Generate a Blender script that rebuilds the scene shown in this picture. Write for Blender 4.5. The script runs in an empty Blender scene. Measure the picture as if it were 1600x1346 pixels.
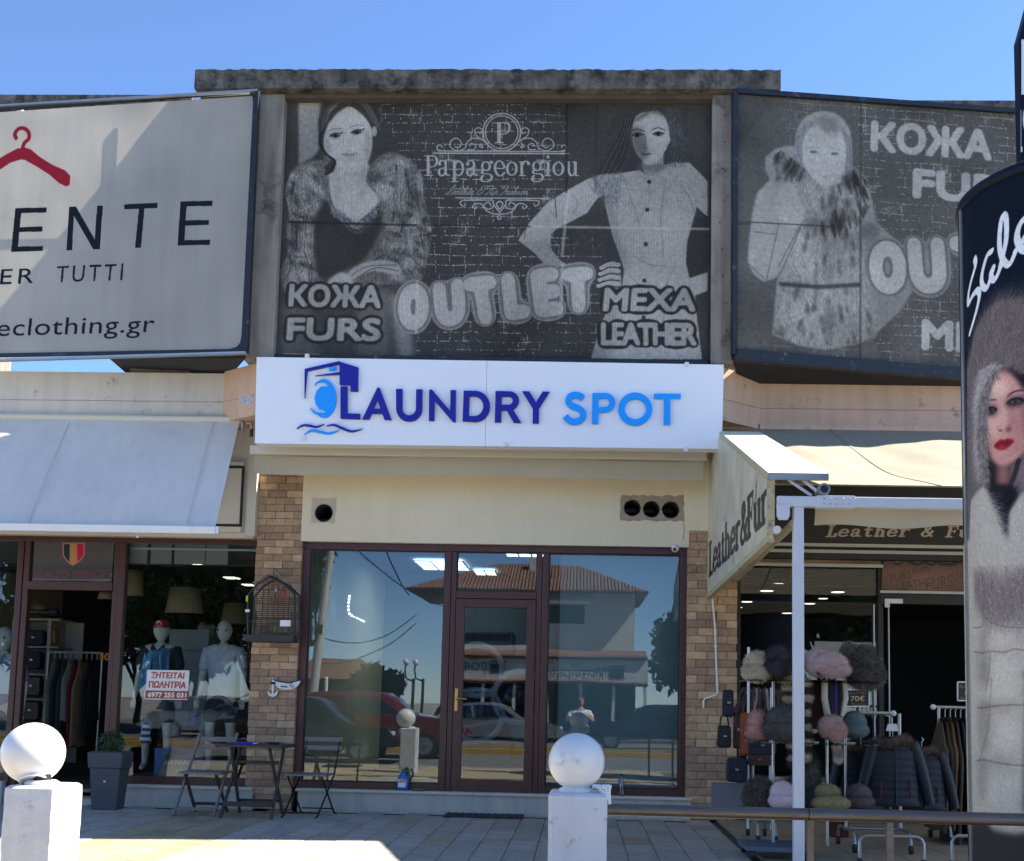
import bpy, bmesh, math, random
import numpy as np
from mathutils import Vector, Matrix, noise as mnoise
random.seed(7); RNG = np.random.default_rng(11)
SC = bpy.context.scene; COL = SC.collection
V = Vector; PI = math.pi

# ------------------------------------------------------------------ camera
FPX, CXP, CYP = 1750.0, 844.0, 920.0          # focal length and principal point, in pixels of a 1600 x 1346 picture
CAM = V((0, -12.07, 1.2)); YAW = math.radians(2.11); PIT = math.radians(5.73); ROL = 0.0215
_f = V((-math.sin(YAW)*math.cos(PIT), math.cos(YAW)*math.cos(PIT), math.sin(PIT)))
_r0 = V((math.cos(YAW), math.sin(YAW), 0)); _u0 = _r0.cross(_f)
_r = _r0*math.cos(ROL) + _u0*math.sin(ROL); _u = _u0*math.cos(ROL) - _r0*math.sin(ROL)
cd = bpy.data.cameras.new('camera'); cam = bpy.data.objects.new('camera', cd); COL.objects.link(cam)
cd.sensor_fit = 'HORIZONTAL'; cd.sensor_width = 36; cd.lens = 36*FPX/1600
cd.shift_x = -(CXP-800)/1600; cd.shift_y = (CYP-673)/1600; cd.clip_start = .05; cd.clip_end = 3000
m = Matrix.Identity(4)
for i in range(3):
    m[i][0] = _r[i]; m[i][1] = _u[i]; m[i][2] = -_f[i]; m[i][3] = CAM[i]
cam.matrix_world = m
SC.camera = cam
SC.render.resolution_x = 1024; SC.render.resolution_y = 861

# ------------------------------------------------------------------ light
SUN = V((.80, .255, 1.0)).normalized()
EL = math.asin(SUN.z); AZ = math.atan2(SUN.x, SUN.y)
world = bpy.data.worlds.new('World'); SC.world = world; world.use_nodes = True
nt = world.node_tree; nt.nodes.clear()
sk = nt.nodes.new('ShaderNodeTexSky'); sk.sky_type = 'NISHITA'; sk.sun_disc = False
sk.sun_elevation = EL; sk.sun_rotation = AZ; sk.air_density = .8; sk.dust_density = 0.0; sk.ozone_density = 6.5; sk.altitude = 1500
bg = nt.nodes.new('ShaderNodeBackground'); bg.inputs[1].default_value = .10
wo = nt.nodes.new('ShaderNodeOutputWorld'); nt.links.new(sk.outputs[0], bg.inputs[0]); nt.links.new(bg.outputs[0], wo.inputs[0])
sl = bpy.data.lights.new('sun', 'SUN'); sl.energy = 5.0; sl.angle = math.radians(.53); sl.color = (1, .95, .87)
so = bpy.data.objects.new('sun', sl); COL.objects.link(so); so.rotation_euler = SUN.to_track_quat('Z', 'Y').to_euler(); so.location = (20, 20, 40)
SC.view_settings.view_transform = 'Standard'; SC.view_settings.look = 'None'; SC.view_settings.gamma = 1; SC.view_settings.exposure = 1.76
SC.view_settings.use_curve_mapping = False
SC.render.engine = 'CYCLES'
SC.cycles.max_bounces = 8; SC.cycles.transparent_max_bounces = 12; SC.cycles.glossy_bounces = 4

# ------------------------------------------------------------------ picture helpers (a pixel of the photograph laid on a real plane)
def ray(px, py):
    return (_f + _r*((px-CXP)/FPX) - _u*((py-CYP)/FPX))
def W(px, py, Y):
    d = ray(px, py); return CAM + d*((Y-CAM.y)/d.y)
def WZ(px, py, Z):
    d = ray(px, py); return CAM + d*((Z-CAM.z)/d.z)
def MIR(px, py, Y):            # a thing seen mirrored in the shop glass (plane y=0), Y = its depth behind the glass
    p = W(px, py, Y); return V((p.x, -p.y, p.z))
class Frame:
    def __init__(s, o, t=0.0):
        s.o = V(o); s.u = V((math.cos(t), math.sin(t), 0)); s.v = V((0, 0, 1)); s.n = s.u.cross(s.v)
    def hit(s, px, py, off=0):
        d = ray(px, py); o = s.o + s.n*off
        return CAM + d*((o-CAM).dot(s.n)/d.dot(s.n))
    def uv(s, p): return ((p-s.o).dot(s.u), (p-s.o).dot(s.v))
    def at(s, u, v, off=0): return s.o + s.u*u + s.v*v + s.n*off

# ------------------------------------------------------------------ mesh builder
class MB:
    def __init__(s): s.v = []; s.f = []; s.sm = []
    def add(s, vs, fs, smooth=False):
        b = len(s.v); s.v += [tuple(v) for v in vs]; s.f += [tuple(b+i for i in f) for f in fs]; s.sm += [smooth]*len(fs); return s
    def box(s, x0, x1, y0, y1, z0, z1):
        if x0 > x1: x0, x1 = x1, x0
        if y0 > y1: y0, y1 = y1, y0
        if z0 > z1: z0, z1 = z1, z0
        vs = [(x, y, z) for z in (z0, z1) for y in (y0, y1) for x in (x0, x1)]
        return s.add(vs, [(0, 2, 3, 1), (4, 5, 7, 6), (0, 1, 5, 4), (2, 6, 7, 3), (0, 4, 6, 2), (1, 3, 7, 5)])
    def obox(s, c, sz, M=None):
        h = [a/2 for a in sz]; vs = []
        for z in (-1, 1):
            for y in (-1, 1):
                for x in (-1, 1):
                    p = V((x*h[0], y*h[1], z*h[2])); p = M @ p if M else p; vs.append(V(c)+p)
        return s.add(vs, [(0, 2, 3, 1), (4, 5, 7, 6), (0, 1, 5, 4), (2, 6, 7, 3), (0, 4, 6, 2), (1, 3, 7, 5)])
    def bar(s, p, q, w, d, n=(0, -1, 0)):
        p = V(p); q = V(q); a = (q-p); L = a.length
        if L < 1e-6: return s
        a /= L; n = V(n); b = a.cross(n)
        if b.length < 1e-4: n = V((1, 0, 0)); b = a.cross(n)
        b.normalize(); n = b.cross(a).normalized()
        M = Matrix((a, b, n)).transposed()
        return s.obox((p+q)/2, (L, w, d), M)
    def prism(s, pts, n, t):          # planar polygon (3D points) pushed back by t along -n
        pts = [V(p) for p in pts]; n = V(n).normalized(); k = len(pts)
        vs = pts + [p-n*t for p in pts]
        fs = [tuple(range(k)), tuple(range(2*k-1, k-1, -1))] + [(i, i+k, (i+1) % k+k, (i+1) % k) for i in range(k)]
        return s.add(vs, fs)
    def cyl(s, p, q, r0, r1=None, n=12, caps=True, smooth=True):
        p = V(p); q = V(q); r1 = r0 if r1 is None else r1; a = (q-p).normalized()
        b = a.orthogonal().normalized(); c = a.cross(b); vs = []
        for P, r in ((p, r0), (q, r1)):
            for i in range(n):
                t = 2*PI*i/n; vs.append(P+(b*math.cos(t)+c*math.sin(t))*r)
        s.add(vs, [(i, (i+1) % n, (i+1) % n+n, i+n) for i in range(n)], smooth)
        if caps: s.add(vs[:n], [tuple(range(n-1, -1, -1))]); s.add(vs[n:], [tuple(range(n))])
        return s
    def tube(s, pts, r, n=8):
        pts = [V(p) for p in pts]; vs = []; k = len(pts); ref = None
        for i, p in enumerate(pts):
            a = (pts[min(i+1, k-1)]-pts[max(i-1, 0)]).normalized()
            if ref is None: ref = a.orthogonal().normalized()
            b = (ref-a*ref.dot(a)); b = b.normalized() if b.length > 1e-5 else a.orthogonal().normalized(); ref = b; c = a.cross(b)
            rr = r[i] if isinstance(r, (list, tuple)) else r
            for j in range(n):
                t = 2*PI*j/n; vs.append(p+(b*math.cos(t)+c*math.sin(t))*rr)
        fs = [(i*n+j, i*n+(j+1) % n, (i+1)*n+(j+1) % n, (i+1)*n+j) for i in range(k-1) for j in range(n)]
        s.add(vs, fs, True); s.add(vs[:n], [tuple(range(n-1, -1, -1))]); s.add(vs[-n:], [tuple(range(n))]); return s
    def lathe(s, prof, c, n=24, sx=1, sy=1):
        c = V(c); vs = []; k = len(prof)
        for r, z in prof:
            for j in range(n):
                t = 2*PI*j/n; vs.append(c+V((r*math.cos(t)*sx, r*math.sin(t)*sy, z)))
        s.add(vs, [(i*n+j, i*n+(j+1) % n, (i+1)*n+(j+1) % n, (i+1)*n+j) for i in range(k-1) for j in range(n)], True)
        if prof[0][0] > 1e-4: s.add(vs[:n], [tuple(range(n-1, -1, -1))])
        if prof[-1][0] > 1e-4: s.add(vs[-n:], [tuple(range(n))])
        return s
    def sphere(s, c, r, n=24, k=14, sc=(1, 1, 1)):
        prof = [(r*math.sin(PI*i/k)*1.0, -r*math.cos(PI*i/k)) for i in range(k+1)]
        prof[0] = (1e-5, -r); prof[-1] = (1e-5, r)
        c = V(c); vs = []
        for rr, z in prof:
            for j in range(n):
                t = 2*PI*j/n; vs.append(c+V((rr*math.cos(t)*sc[0], rr*math.sin(t)*sc[1], z*sc[2])))
        return s.add(vs, [(i*n+j, i*n+(j+1) % n, (i+1)*n+(j+1) % n, (i+1)*n+j) for i in range(k) for j in range(n)], True)
    def grid(s, fn, nu, nv, smooth=True):
        vs = [fn(i/nu, j/nv) for j in range(nv+1) for i in range(nu+1)]
        return s.add(vs, [(j*(nu+1)+i, j*(nu+1)+i+1, (j+1)*(nu+1)+i+1, (j+1)*(nu+1)+i) for j in range(nv) for i in range(nu)], smooth)
    def mesh(s, name):
        me = bpy.data.meshes.new(name); me.from_pydata(s.v, [], s.f); me.polygons.foreach_set('use_smooth', s.sm); me.validate(); me.update(); return me

def wpos(o):
    p = V(o.location)
    while o.parent: o = o.parent; p = p+V(o.location)
    return p
def obj(name, mb, mt, parent=None, local=False, bevel=0, label=None):
    me = mb.mesh(name) if isinstance(mb, MB) else mb
    me.name = name
    if mt is not None:
        me.materials.clear(); me.materials.append(mt)
    o = bpy.data.objects.new(name, me); COL.objects.link(o)
    if parent:
        o.parent = parent
        if not local: o.location = -wpos(parent)
    if bevel:
        b = o.modifiers.new('bevel', 'BEVEL'); b.width = bevel; b.segments = 2; b.limit_method = 'ANGLE'; b.angle_limit = .6
    if label: o['label'] = label
    return o
def thing(name, label, cat, loc=(0, 0, 0), group=None, rz=0):
    o = bpy.data.objects.new(name, None); COL.objects.link(o); o.location = loc; o.rotation_euler = (0, 0, rz); o.empty_display_size = .2
    o['label'] = label; o['category'] = cat
    if group: o['group'] = group
    return o
def tag(o, label, cat, group=None):
    o['label'] = label; o['category'] = cat
    if group: o['group'] = group
    return o
def struct(name, mb, mt, parent=None):
    o = obj(name, mb, mt, parent)
    if not parent: o['kind'] = 'structure'
    return o
def inst(name, me, parent, loc, rot=(0, 0, 0), scale=(1, 1, 1)):
    o = bpy.data.objects.new(name, me); COL.objects.link(o); o.parent = parent; o.location = V(loc)-wpos(parent); o.rotation_euler = rot; o.scale = scale; return o
def dup(root, loc, rz=0, label=None):
    r = root.copy(); COL.objects.link(r); r.location = loc; r.rotation_euler = (0, 0, rz)
    if label: r['label'] = label
    for ch in list(root.children):
        c = ch.copy(); COL.objects.link(c); c.parent = r
        for g in ch.children:
            d = g.copy(); COL.objects.link(d); d.parent = c
    return r

# ------------------------------------------------------------------ materials
def srgb(r, g, b):
    f = lambda c: (c/255/12.92) if c/255 <= .04045 else ((c/255+.055)/1.055)**2.4
    return (f(r), f(g), f(b))
MATS = {}
def mat(name, col, rough=.6, metal=0, var=.15, vs=6, bump=.0, bs=60, rnd=0, streak=0, dirt=0, dirtcol=(.03, .03, .028), ds=3, emit=0, spec=.5, trans=0, image=None, bright=1, coat=0, stretch=None):
    if name in MATS: return MATS[name]
    m = bpy.data.materials.new(name); MATS[name] = m; m.use_nodes = True; t = m.node_tree; N = t.nodes; L = t.links
    P = N['Principled BSDF']; P.inputs['Roughness'].default_value = rough; P.inputs['Metallic'].default_value = metal
    P.inputs['Specular IOR Level'].default_value = spec; P.inputs['Coat Weight'].default_value = coat
    tc = N.new('ShaderNodeTexCoord'); co = tc.outputs['Object']
    def mapped(sc):
        mp = N.new('ShaderNodeMapping'); L.new(co, mp.inputs[0]); mp.inputs['Scale'].default_value = sc; return mp.outputs[0]
    def noise(sc, det=5, vec=None, rg=.6):
        n = N.new('ShaderNodeTexNoise'); n.inputs['Scale'].default_value = sc; n.inputs['Detail'].default_value = det; n.inputs['Roughness'].default_value = rg; L.new(vec or co, n.inputs[0]); return n.outputs[0]
    def ramp(x, a, b, lo=0, hi=1):
        r = N.new('ShaderNodeMapRange'); r.inputs[1].default_value = a; r.inputs[2].default_value = b; r.inputs[3].default_value = lo; r.inputs[4].default_value = hi; L.new(x, r.inputs[0]); return r.outputs[0]
    def mul(c, x):
        n = N.new('ShaderNodeVectorMath'); n.operation = 'SCALE'; L.new(c, n.inputs[0]); L.new(x, n.inputs['Scale']); return n.outputs[0]
    if image:
        ti = N.new('ShaderNodeTexImage'); ti.image = image; ti.extension = 'EXTEND'; uvn = N.new('ShaderNodeUVMap'); L.new(uvn.outputs[0], ti.inputs[0]); c = ti.outputs[0]
    else:
        rg = N.new('ShaderNodeRGB'); rg.outputs[0].default_value = (*col, 1); c = rg.outputs[0]
    if var: c = mul(c, ramp(noise(vs, vec=mapped(stretch) if stretch else None), .25, .75, 1-var, 1+var))
    if rnd:
        oi = N.new('ShaderNodeObjectInfo'); c = mul(c, ramp(oi.outputs['Random'], 0, 1, 1-rnd, 1+rnd))
    if streak:
        c = mul(c, ramp(noise(1, 4, mapped((9, 9, .7))), .42, .72, 1, 1-streak))
    if dirt:
        mx = N.new('ShaderNodeMix'); mx.data_type = 'RGBA'; L.new(ramp(noise(ds, 8, rg=.7), .62-.25*dirt, .72-.12*dirt), mx.inputs[0]); L.new(c, mx.inputs[6]); mx.inputs[7].default_value = (*dirtcol, 1); c = mx.outputs[2]
    L.new(c, P.inputs['Base Color'])
    if bump:
        b = N.new('ShaderNodeBump'); b.inputs['Strength'].default_value = min(1, bump); b.inputs['Distance'].default_value = .01; L.new(noise(bs, 6), b.inputs['Height']); L.new(b.outputs[0], P.inputs['Normal'])
    if emit: L.new(c, P.inputs['Emission Color']); P.inputs['Emission Strength'].default_value = emit
    if trans:
        tr = N.new('ShaderNodeBsdfTranslucent'); L.new(c, tr.inputs[0]); mx = N.new('ShaderNodeMixShader'); mx.inputs[0].default_value = trans
        L.new(P.outputs[0], mx.inputs[1]); L.new(tr.outputs[0], mx.inputs[2]); L.new(mx.outputs[0], N['Material Output'].inputs[0])
    return m
def glass(name, refl=.16, tint=(.8, .87, .88), rough=0.0, wob=.0):
    if name in MATS: return MATS[name]
    m = bpy.data.materials.new(name); MATS[name] = m; m.use_nodes = True; t = m.node_tree; N = t.nodes; L = t.links; N.clear()
    o = N.new('ShaderNodeOutputMaterial'); mx = N.new('ShaderNodeMixShader'); tr = N.new('ShaderNodeBsdfTransparent'); gl = N.new('ShaderNodeBsdfGlossy')
    tr.inputs[0].default_value = (*tint, 1); gl.inputs['Roughness'].default_value = rough
    fr = N.new('ShaderNodeFresnel'); fr.inputs[0].default_value = 1.5; ad = N.new('ShaderNodeMath'); ad.operation = 'ADD'; ad.inputs[1].default_value = refl-.04; ad.use_clamp = True
    L.new(fr.outputs[0], ad.inputs[0]); L.new(ad.outputs[0], mx.inputs[0]); L.new(tr.outputs[0], mx.inputs[1]); L.new(gl.outputs[0], mx.inputs[2]); L.new(mx.outputs[0], o.inputs[0])
    if wob:
        tc = N.new('ShaderNodeTexCoord'); n = N.new('ShaderNodeTexNoise'); n.inputs['Scale'].default_value = 1.1; n.inputs['Detail'].default_value = 1; L.new(tc.outputs['Object'], n.inputs[0])
        b = N.new('ShaderNodeBump'); b.inputs['Strength'].default_value = wob; b.inputs['Distance'].default_value = .01; L.new(n.outputs[0], b.inputs['Height']); L.new(b.outputs[0], gl.inputs['Normal'])
    return m

# ------------------------------------------------------------------ lettering
_TX = {}
def text_tris(s, bold=0.0, spacing=1.0):
    key = (s, bold, spacing)
    if key in _TX: return _TX[key]
    cu = bpy.data.curves.new('t', 'FONT'); cu.body = s; cu.offset = bold; cu.space_character = spacing; cu.resolution_u = 4
    o = bpy.data.objects.new('t', cu); COL.objects.link(o); bpy.context.view_layer.update()
    me = bpy.data.meshes.new_from_object(o.evaluated_get(bpy.context.evaluated_depsgraph_get()))
    me.calc_loop_triangles()
    vs = [(v.co.x, v.co.y) for v in me.vertices]; ts = [tuple(t.vertices) for t in me.loop_triangles]
    bpy.data.objects.remove(o); bpy.data.curves.remove(cu); bpy.data.meshes.remove(me)
    if not vs: vs = [(0, 0), (1, 0), (0, 1)]; ts = []
    a = np.array(vs); lo = a.min(0); hi = a.max(0); a = (a-lo)/np.maximum(hi-lo, 1e-6)
    _TX[key] = (a, ts); return _TX[key]
def mtext(mb, s, bl, br, tl, n=(0, -1, 0), t=0, bold=0.0, spacing=1.0):     # lettering as flat or raised mesh in a parallelogram
    a, ts = text_tris(s, bold, spacing); bl, br, tl, n = V(bl), V(br), V(tl), V(n)
    P = [bl+(br-bl)*float(x)+(tl-bl)*float(y) for x, y in a]
    mb.add(P, ts)
    if t:
        from collections import Counter
        e = Counter()
        for f in ts:
            for i in range(3):
                p, q = f[i], f[(i+1) % 3]; e[(min(p, q), max(p, q))] += 1
        for f in ts:
            for i in range(3):
                p, q = f[i], f[(i+1) % 3]
                if e[(min(p, q), max(p, q))] == 1: mb.add([P[p], P[q], P[q]-n*t, P[p]-n*t], [(3, 2, 1, 0)])
    return mb
def contour_mesh(name, contours, frame_fn, depth):
    # contours (outer and holes, 2D) filled by a 2D curve, with thickness; frame_fn maps (x, y, z) to the world
    cu = bpy.data.curves.new('c', 'CURVE'); cu.dimensions = '2D'; cu.fill_mode = 'BOTH'; cu.extrude = depth/2
    for c in contours:
        sp = cu.splines.new('POLY'); sp.points.add(len(c)-1)
        for i, (x, y) in enumerate(c): sp.points[i].co = (x, y, 0, 1)
        sp.use_cyclic_u = True
    o = bpy.data.objects.new('c', cu); COL.objects.link(o); bpy.context.view_layer.update()
    me = bpy.data.meshes.new_from_object(o.evaluated_get(bpy.context.evaluated_depsgraph_get()))
    bpy.data.objects.remove(o); bpy.data.curves.remove(cu)
    for v in me.vertices: v.co = frame_fn(v.co.x, v.co.y, v.co.z-depth/2)
    me.name = name; return me
def smooth(pts, k=8, closed=True):
    P = [np.array(p, float) for p in pts]; n = len(P); out = []
    rng = range(n) if closed else range(n-1)
    for i in rng:
        if closed: a, b, c, d = P[i-1], P[i], P[(i+1) % n], P[(i+2) % n]
        else: a, b, c, d = P[max(i-1, 0)], P[i], P[i+1], P[min(i+2, n-1)]
        for j in range(k):
            t = j/k; out.append(.5*((2*b)+(c-a)*t+(2*a-5*b+4*c-d)*t*t+(3*b-a-3*c+d)*t**3))
    if not closed: out.append(P[-1])
    return np.array(out)

# ------------------------------------------------------------------ painted prints (posters, sign faces)
class Canvas:
    def __init__(s, w, h, col, p2c):
        s.w, s.h = int(w), int(h); s.a = np.ones((s.h, s.w, 3), np.float32)*np.array(col, np.float32); s.p2c = p2c
    def P(s, pts): return np.array([s.p2c(x, y) for x, y in pts])
    def mask(s, pts, raw=False):
        q = pts if raw else s.P(pts); tog = np.zeros((s.h, s.w+1), np.int16); n = len(q)
        for i in range(n):
            (x0, y0), (x1, y1) = q[i], q[(i+1) % n]
            if y0 == y1: continue
            if y0 > y1: x0, y0, x1, y1 = x1, y1, x0, y0
            r0 = max(0, int(math.ceil(y0-.5))); r1 = min(s.h-1, int(math.ceil(y1-.5))-1)
            if r1 < r0: continue
            r = np.arange(r0, r1+1); x = x0+(r+.5-y0)*(x1-x0)/(y1-y0)
            np.add.at(tog, (r, np.clip(np.ceil(x-.5).astype(int), 0, s.w)), 1)
        return (np.cumsum(tog[:, :s.w], 1) % 2).astype(np.float32)
    @staticmethod
    def blur(m, r):
        r = int(round(r))
        if r < 1: return m
        for _ in range(3):
            for ax in (0, 1):
                p = np.pad(m, [(r+1, r) if k == ax else (0, 0) for k in (0, 1)], mode='edge'); c = np.cumsum(p, ax, dtype=np.float64)
                k = 2*r+1
                m = ((c[k:, :]-c[:-k, :]) if ax == 0 else (c[:, k:]-c[:, :-k]))/k
                m = m[:s_h(m, 0), :]
        return m.astype(np.float32)
    def comp(s, m, col, alpha=1):
        col = np.array(col if hasattr(col, '__len__') else (col,)*3, np.float32); m = (m*alpha)[..., None]
        s.a = s.a*(1-m)+col*m
    def fill(s, pts, col, alpha=1, blur=0, sm=False, clip=None):
        if sm: pts = smooth(pts, 6)
        q = s.P(pts); e = int(blur*3+4)
        x0 = max(0, int(q[:, 0].min())-e); y0 = max(0, int(q[:, 1].min())-e); x1 = min(s.w, int(q[:, 0].max())+e); y1 = min(s.h, int(q[:, 1].max())+e)
        full = np.zeros((s.h, s.w), np.float32)
        if x1 <= x0 or y1 <= y0: return full
        W_, H_ = s.w, s.h; s.w, s.h = x1-x0, y1-y0
        m = s.mask(q-np.array((x0, y0)), raw=True); s.w, s.h = W_, H_
        if blur: m = s.blur(m, blur)
        if clip is not None: m = m*clip[y0:y1, x0:x1]
        c = np.array(col if hasattr(col, '__len__') else (col,)*3, np.float32); k = (m*alpha)[..., None]
        s.a[y0:y1, x0:x1] = s.a[y0:y1, x0:x1]*(1-k)+c*k; full[y0:y1, x0:x1] = m; return full
    def ellipse(s, c, rx, ry, col, alpha=1, blur=0, ang=0, clip=None):
        t = np.linspace(0, 2*PI, 40, endpoint=False); ca, sa = math.cos(ang), math.sin(ang)
        pts = [(c[0]+rx*math.cos(a)*ca-ry*math.sin(a)*sa, c[1]+rx*math.cos(a)*sa+ry*math.sin(a)*ca) for a in t]
        return s.fill(pts, col, alpha, blur, clip=clip)
    def pen(s, pts, w, h=None, ang=0, col=1, sm=True, alpha=1, taper=False):
        if sm and len(pts) > 2: pts = smooth(pts, 10, False)
        q = s.P(pts); h = w if h is None else h
        seg = np.hypot(*np.diff(q, axis=0).T); L = np.concatenate([[0], np.cumsum(seg)]); n = max(2, int(L[-1]/max(.6, min(w, h)*.45)))
        t = np.linspace(0, L[-1], n); X = np.interp(t, L, q[:, 0]); Y = np.interp(t, L, q[:, 1])
        m = np.zeros((s.h, s.w), np.float32); R = int(max(w, h)/2+2); ca, sa = math.cos(ang), math.sin(ang)
        gy, gx = np.mgrid[-R:R+1, -R:R+1]
        for i, (x, y) in enumerate(zip(X, Y)):
            ix, iy = int(x), int(y)
            if ix-R < 0 or iy-R < 0 or ix+R >= s.w or iy+R >= s.h: continue
            k = (math.sin(PI*min(1, max(0, i/(n-1))))**.5*.85+.15) if taper else 1
            dx = gx+ix-x+.5; dy = gy+iy-y+.5; u = (dx*ca+dy*sa)/(w*k/2+.3); v = (-dx*sa+dy*ca)/(h*k/2+.3)
            d = np.clip((1.15-np.sqrt(u*u+v*v))*4, 0, 1); sub = m[iy-R:iy+R+1, ix-R:ix+R+1]; np.maximum(sub, d, out=sub)
        x0 = max(0, int(X.min())-R-1); x1 = min(s.w, int(X.max())+R+2); y0 = max(0, int(Y.min())-R-1); y1 = min(s.h, int(Y.max())+R+2)
        if x1 > x0 and y1 > y0:
            c = np.array(col if hasattr(col, '__len__') else (col,)*3, np.float32); k = (m[y0:y1, x0:x1]*alpha)[..., None]; s.a[y0:y1, x0:x1] = s.a[y0:y1, x0:x1]*(1-k)+c*k
        return m
    def fur(s, region, n, length, ang, spread, cols, alpha=.5, curve=0, steps=14, raw=True, rel=False):
        ys, xs = np.nonzero(region > .5)
        if len(ys) == 0: return
        k = RNG.integers(0, len(ys), n); x = xs[k]+RNG.random(n); y = ys[k]+RNG.random(n)
        a = (ang(x, y) if callable(ang) else ang)+RNG.normal(0, spread, n); ln = length*RNG.uniform(.5, 1.3, n)
        cols = np.array(cols, np.float32); c = cols[RNG.integers(0, len(cols), n)]
        if c.ndim == 1: c = np.repeat(c[:, None], 3, 1)
        cv = curve*RNG.normal(0, 1, n)
        for i in range(steps):
            f = i/steps; aa = a+cv*f; x = x+np.cos(aa)*ln/steps; y = y+np.sin(aa)*ln/steps
            xi = x.astype(int); yi = y.astype(int); ok = (xi >= 0) & (yi >= 0) & (xi < s.w) & (yi < s.h); al = alpha*(1-f*.7)
            if rel: s.a[yi[ok], xi[ok]] *= 1+(c[ok]-1)*al
            else: s.a[yi[ok], xi[ok]] = s.a[yi[ok], xi[ok]]*(1-al)+c[ok]*al
    def text(s, txt, bl, br, tl, col, bold=0, spacing=1, alpha=1, grow=0):
        a, ts = text_tris(txt, bold, spacing); B, R_, T = [s.p2c(*p) for p in (bl, br, tl)]
        q = np.array([(B[0]+(R_[0]-B[0])*x+(T[0]-B[0])*y, B[1]+(R_[1]-B[1])*x+(T[1]-B[1])*y) for x, y in a])
        m = np.zeros((s.h, s.w), np.float32)
        for t in ts:
            p = q[list(t)]; x0, y0 = np.floor(p.min(0)).astype(int); x1, y1 = np.ceil(p.max(0)).astype(int)
            x0, y0 = max(0, x0), max(0, y0); x1, y1 = min(s.w-1, x1), min(s.h-1, y1)
            if x1 < x0 or y1 < y0: continue
            gx, gy = np.meshgrid(np.arange(x0, x1+1)+.5, np.arange(y0, y1+1)+.5)
            d = (p[1, 0]-p[0, 0])*(p[2, 1]-p[0, 1])-(p[2, 0]-p[0, 0])*(p[1, 1]-p[0, 1])
            if abs(d) < 1e-9: continue
            u = ((gx-p[0, 0])*(p[2, 1]-p[0, 1])-(p[2, 0]-p[0, 0])*(gy-p[0, 1]))/d; v = ((p[1, 0]-p[0, 0])*(gy-p[0, 1])-(gx-p[0, 0])*(p[1, 1]-p[0, 1]))/d
            sub = m[y0:y1+1, x0:x1+1]; sub[(u >= -.01) & (v >= -.01) & (u+v <= 1.01)] = 1
        m0 = m
        if grow:
            m = (s.blur(m, grow/2) > .04).astype(np.float32)
            m = s.blur(m, 1)
        s.comp(m, col, alpha); return m0
    def noise(s, amp, r, lo=0):
        n = RNG.normal(0, 1, (s.h, s.w)).astype(np.float32); n = s.blur(n, r) if r else n; n /= max(1e-6, n.std()); s.a = s.a*(1+amp*n[..., None])
    def smear(s, amp, rx, ry):
        n = RNG.normal(0, 1, (s.h//8+2, s.w//8+2)); 
        big = np.kron(n, np.ones((8, 8)))[:s.h, :s.w].astype(np.float32)
        n = s.blur(big, rx); n /= n.std(); s.a = s.a*(1+amp*n[..., None])
    def image(s, name, gain=1):
        s.a = s.a*gain
        im = bpy.data.images.new(name, s.w, s.h, alpha=False); b = np.ones((s.h, s.w, 4), np.float32); b[..., :3] = np.clip(s.a[::-1], 0, 1)
        im.pixels.foreach_set(b.ravel()); im.update(); im.pack(); return im
def s_h(m, a): return m.shape[a]
def plane_canvas(fr, u0, u1, v0, v1, ppm, col):
    w = (u1-u0)*ppm; h = (v1-v0)*ppm
    def p2c(px, py):
        u, v = fr.uv(fr.hit(px, py)); return ((u-u0)*ppm, (v1-v)*ppm)
    return Canvas(w, h, col, p2c)
def sheet(name, fr, quad, ext, mt, parent, off=0, back=.012):
    # thin printed sheet: quad = four corner points on the frame (bl, br, tr, tl), ext = (u0, u1, v0, v1) of its canvas
    n = fr.n; P = [V(p)+n*off for p in quad]; vs = P+[p-n*back for p in P]
    me = bpy.data.meshes.new(name); me.from_pydata([tuple(v) for v in vs], [], [(0, 1, 2, 3), (7, 6, 5, 4), (0, 4, 5, 1), (1, 5, 6, 2), (2, 6, 7, 3), (3, 7, 4, 0)])
    ul = me.uv_layers.new(name='UVMap'); u0, u1, v0, v1 = ext
    for lp in me.loops:
        u, v = fr.uv(me.vertices[lp.vertex_index].co); ul.data[lp.index].uv = ((u-u0)/(u1-u0), (v-v0)/(v1-v0))
    return obj(name, me, mt, parent)
def quad_ext(fr, quad):
    us = [fr.uv(V(p)) for p in quad]; return (min(u[0] for u in us), max(u[0] for u in us), min(u[1] for u in us), max(u[1] for u in us))
def skin(name, joints, edges, radii, sub=2, root=0):
    me = bpy.data.meshes.new(name); me.from_pydata(joints, edges, []); o = bpy.data.objects.new('s', me); COL.objects.link(o)
    o.modifiers.new('s', 'SKIN'); lay = me.skin_vertices[0] if me.skin_vertices else None
    if lay is None:
        bm = bmesh.new(); bm.from_mesh(me); bm.verts.layers.skin.verify(); bm.to_mesh(me); bm.free(); lay = me.skin_vertices[0]
    for i, r in enumerate(radii):
        r = r if hasattr(r, '__len__') else (r, r); lay.data[i].radius = r; lay.data[i].use_root = (i == root)
    sb = o.modifiers.new('u', 'SUBSURF'); sb.levels = sub
    bpy.context.view_layer.update()
    r = bpy.data.meshes.new_from_object(o.evaluated_get(bpy.context.evaluated_depsgraph_get())); bpy.data.objects.remove(o)
    r.polygons.foreach_set('use_smooth', [True]*len(r.polygons)); r.name = name; return r
def mb_from(me, M=None, mb=None):
    mb = mb or MB(); mb.add([(M @ v.co if M else v.co) for v in me.vertices], [tuple(p.vertices) for p in me.polygons], True); return mb
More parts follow.
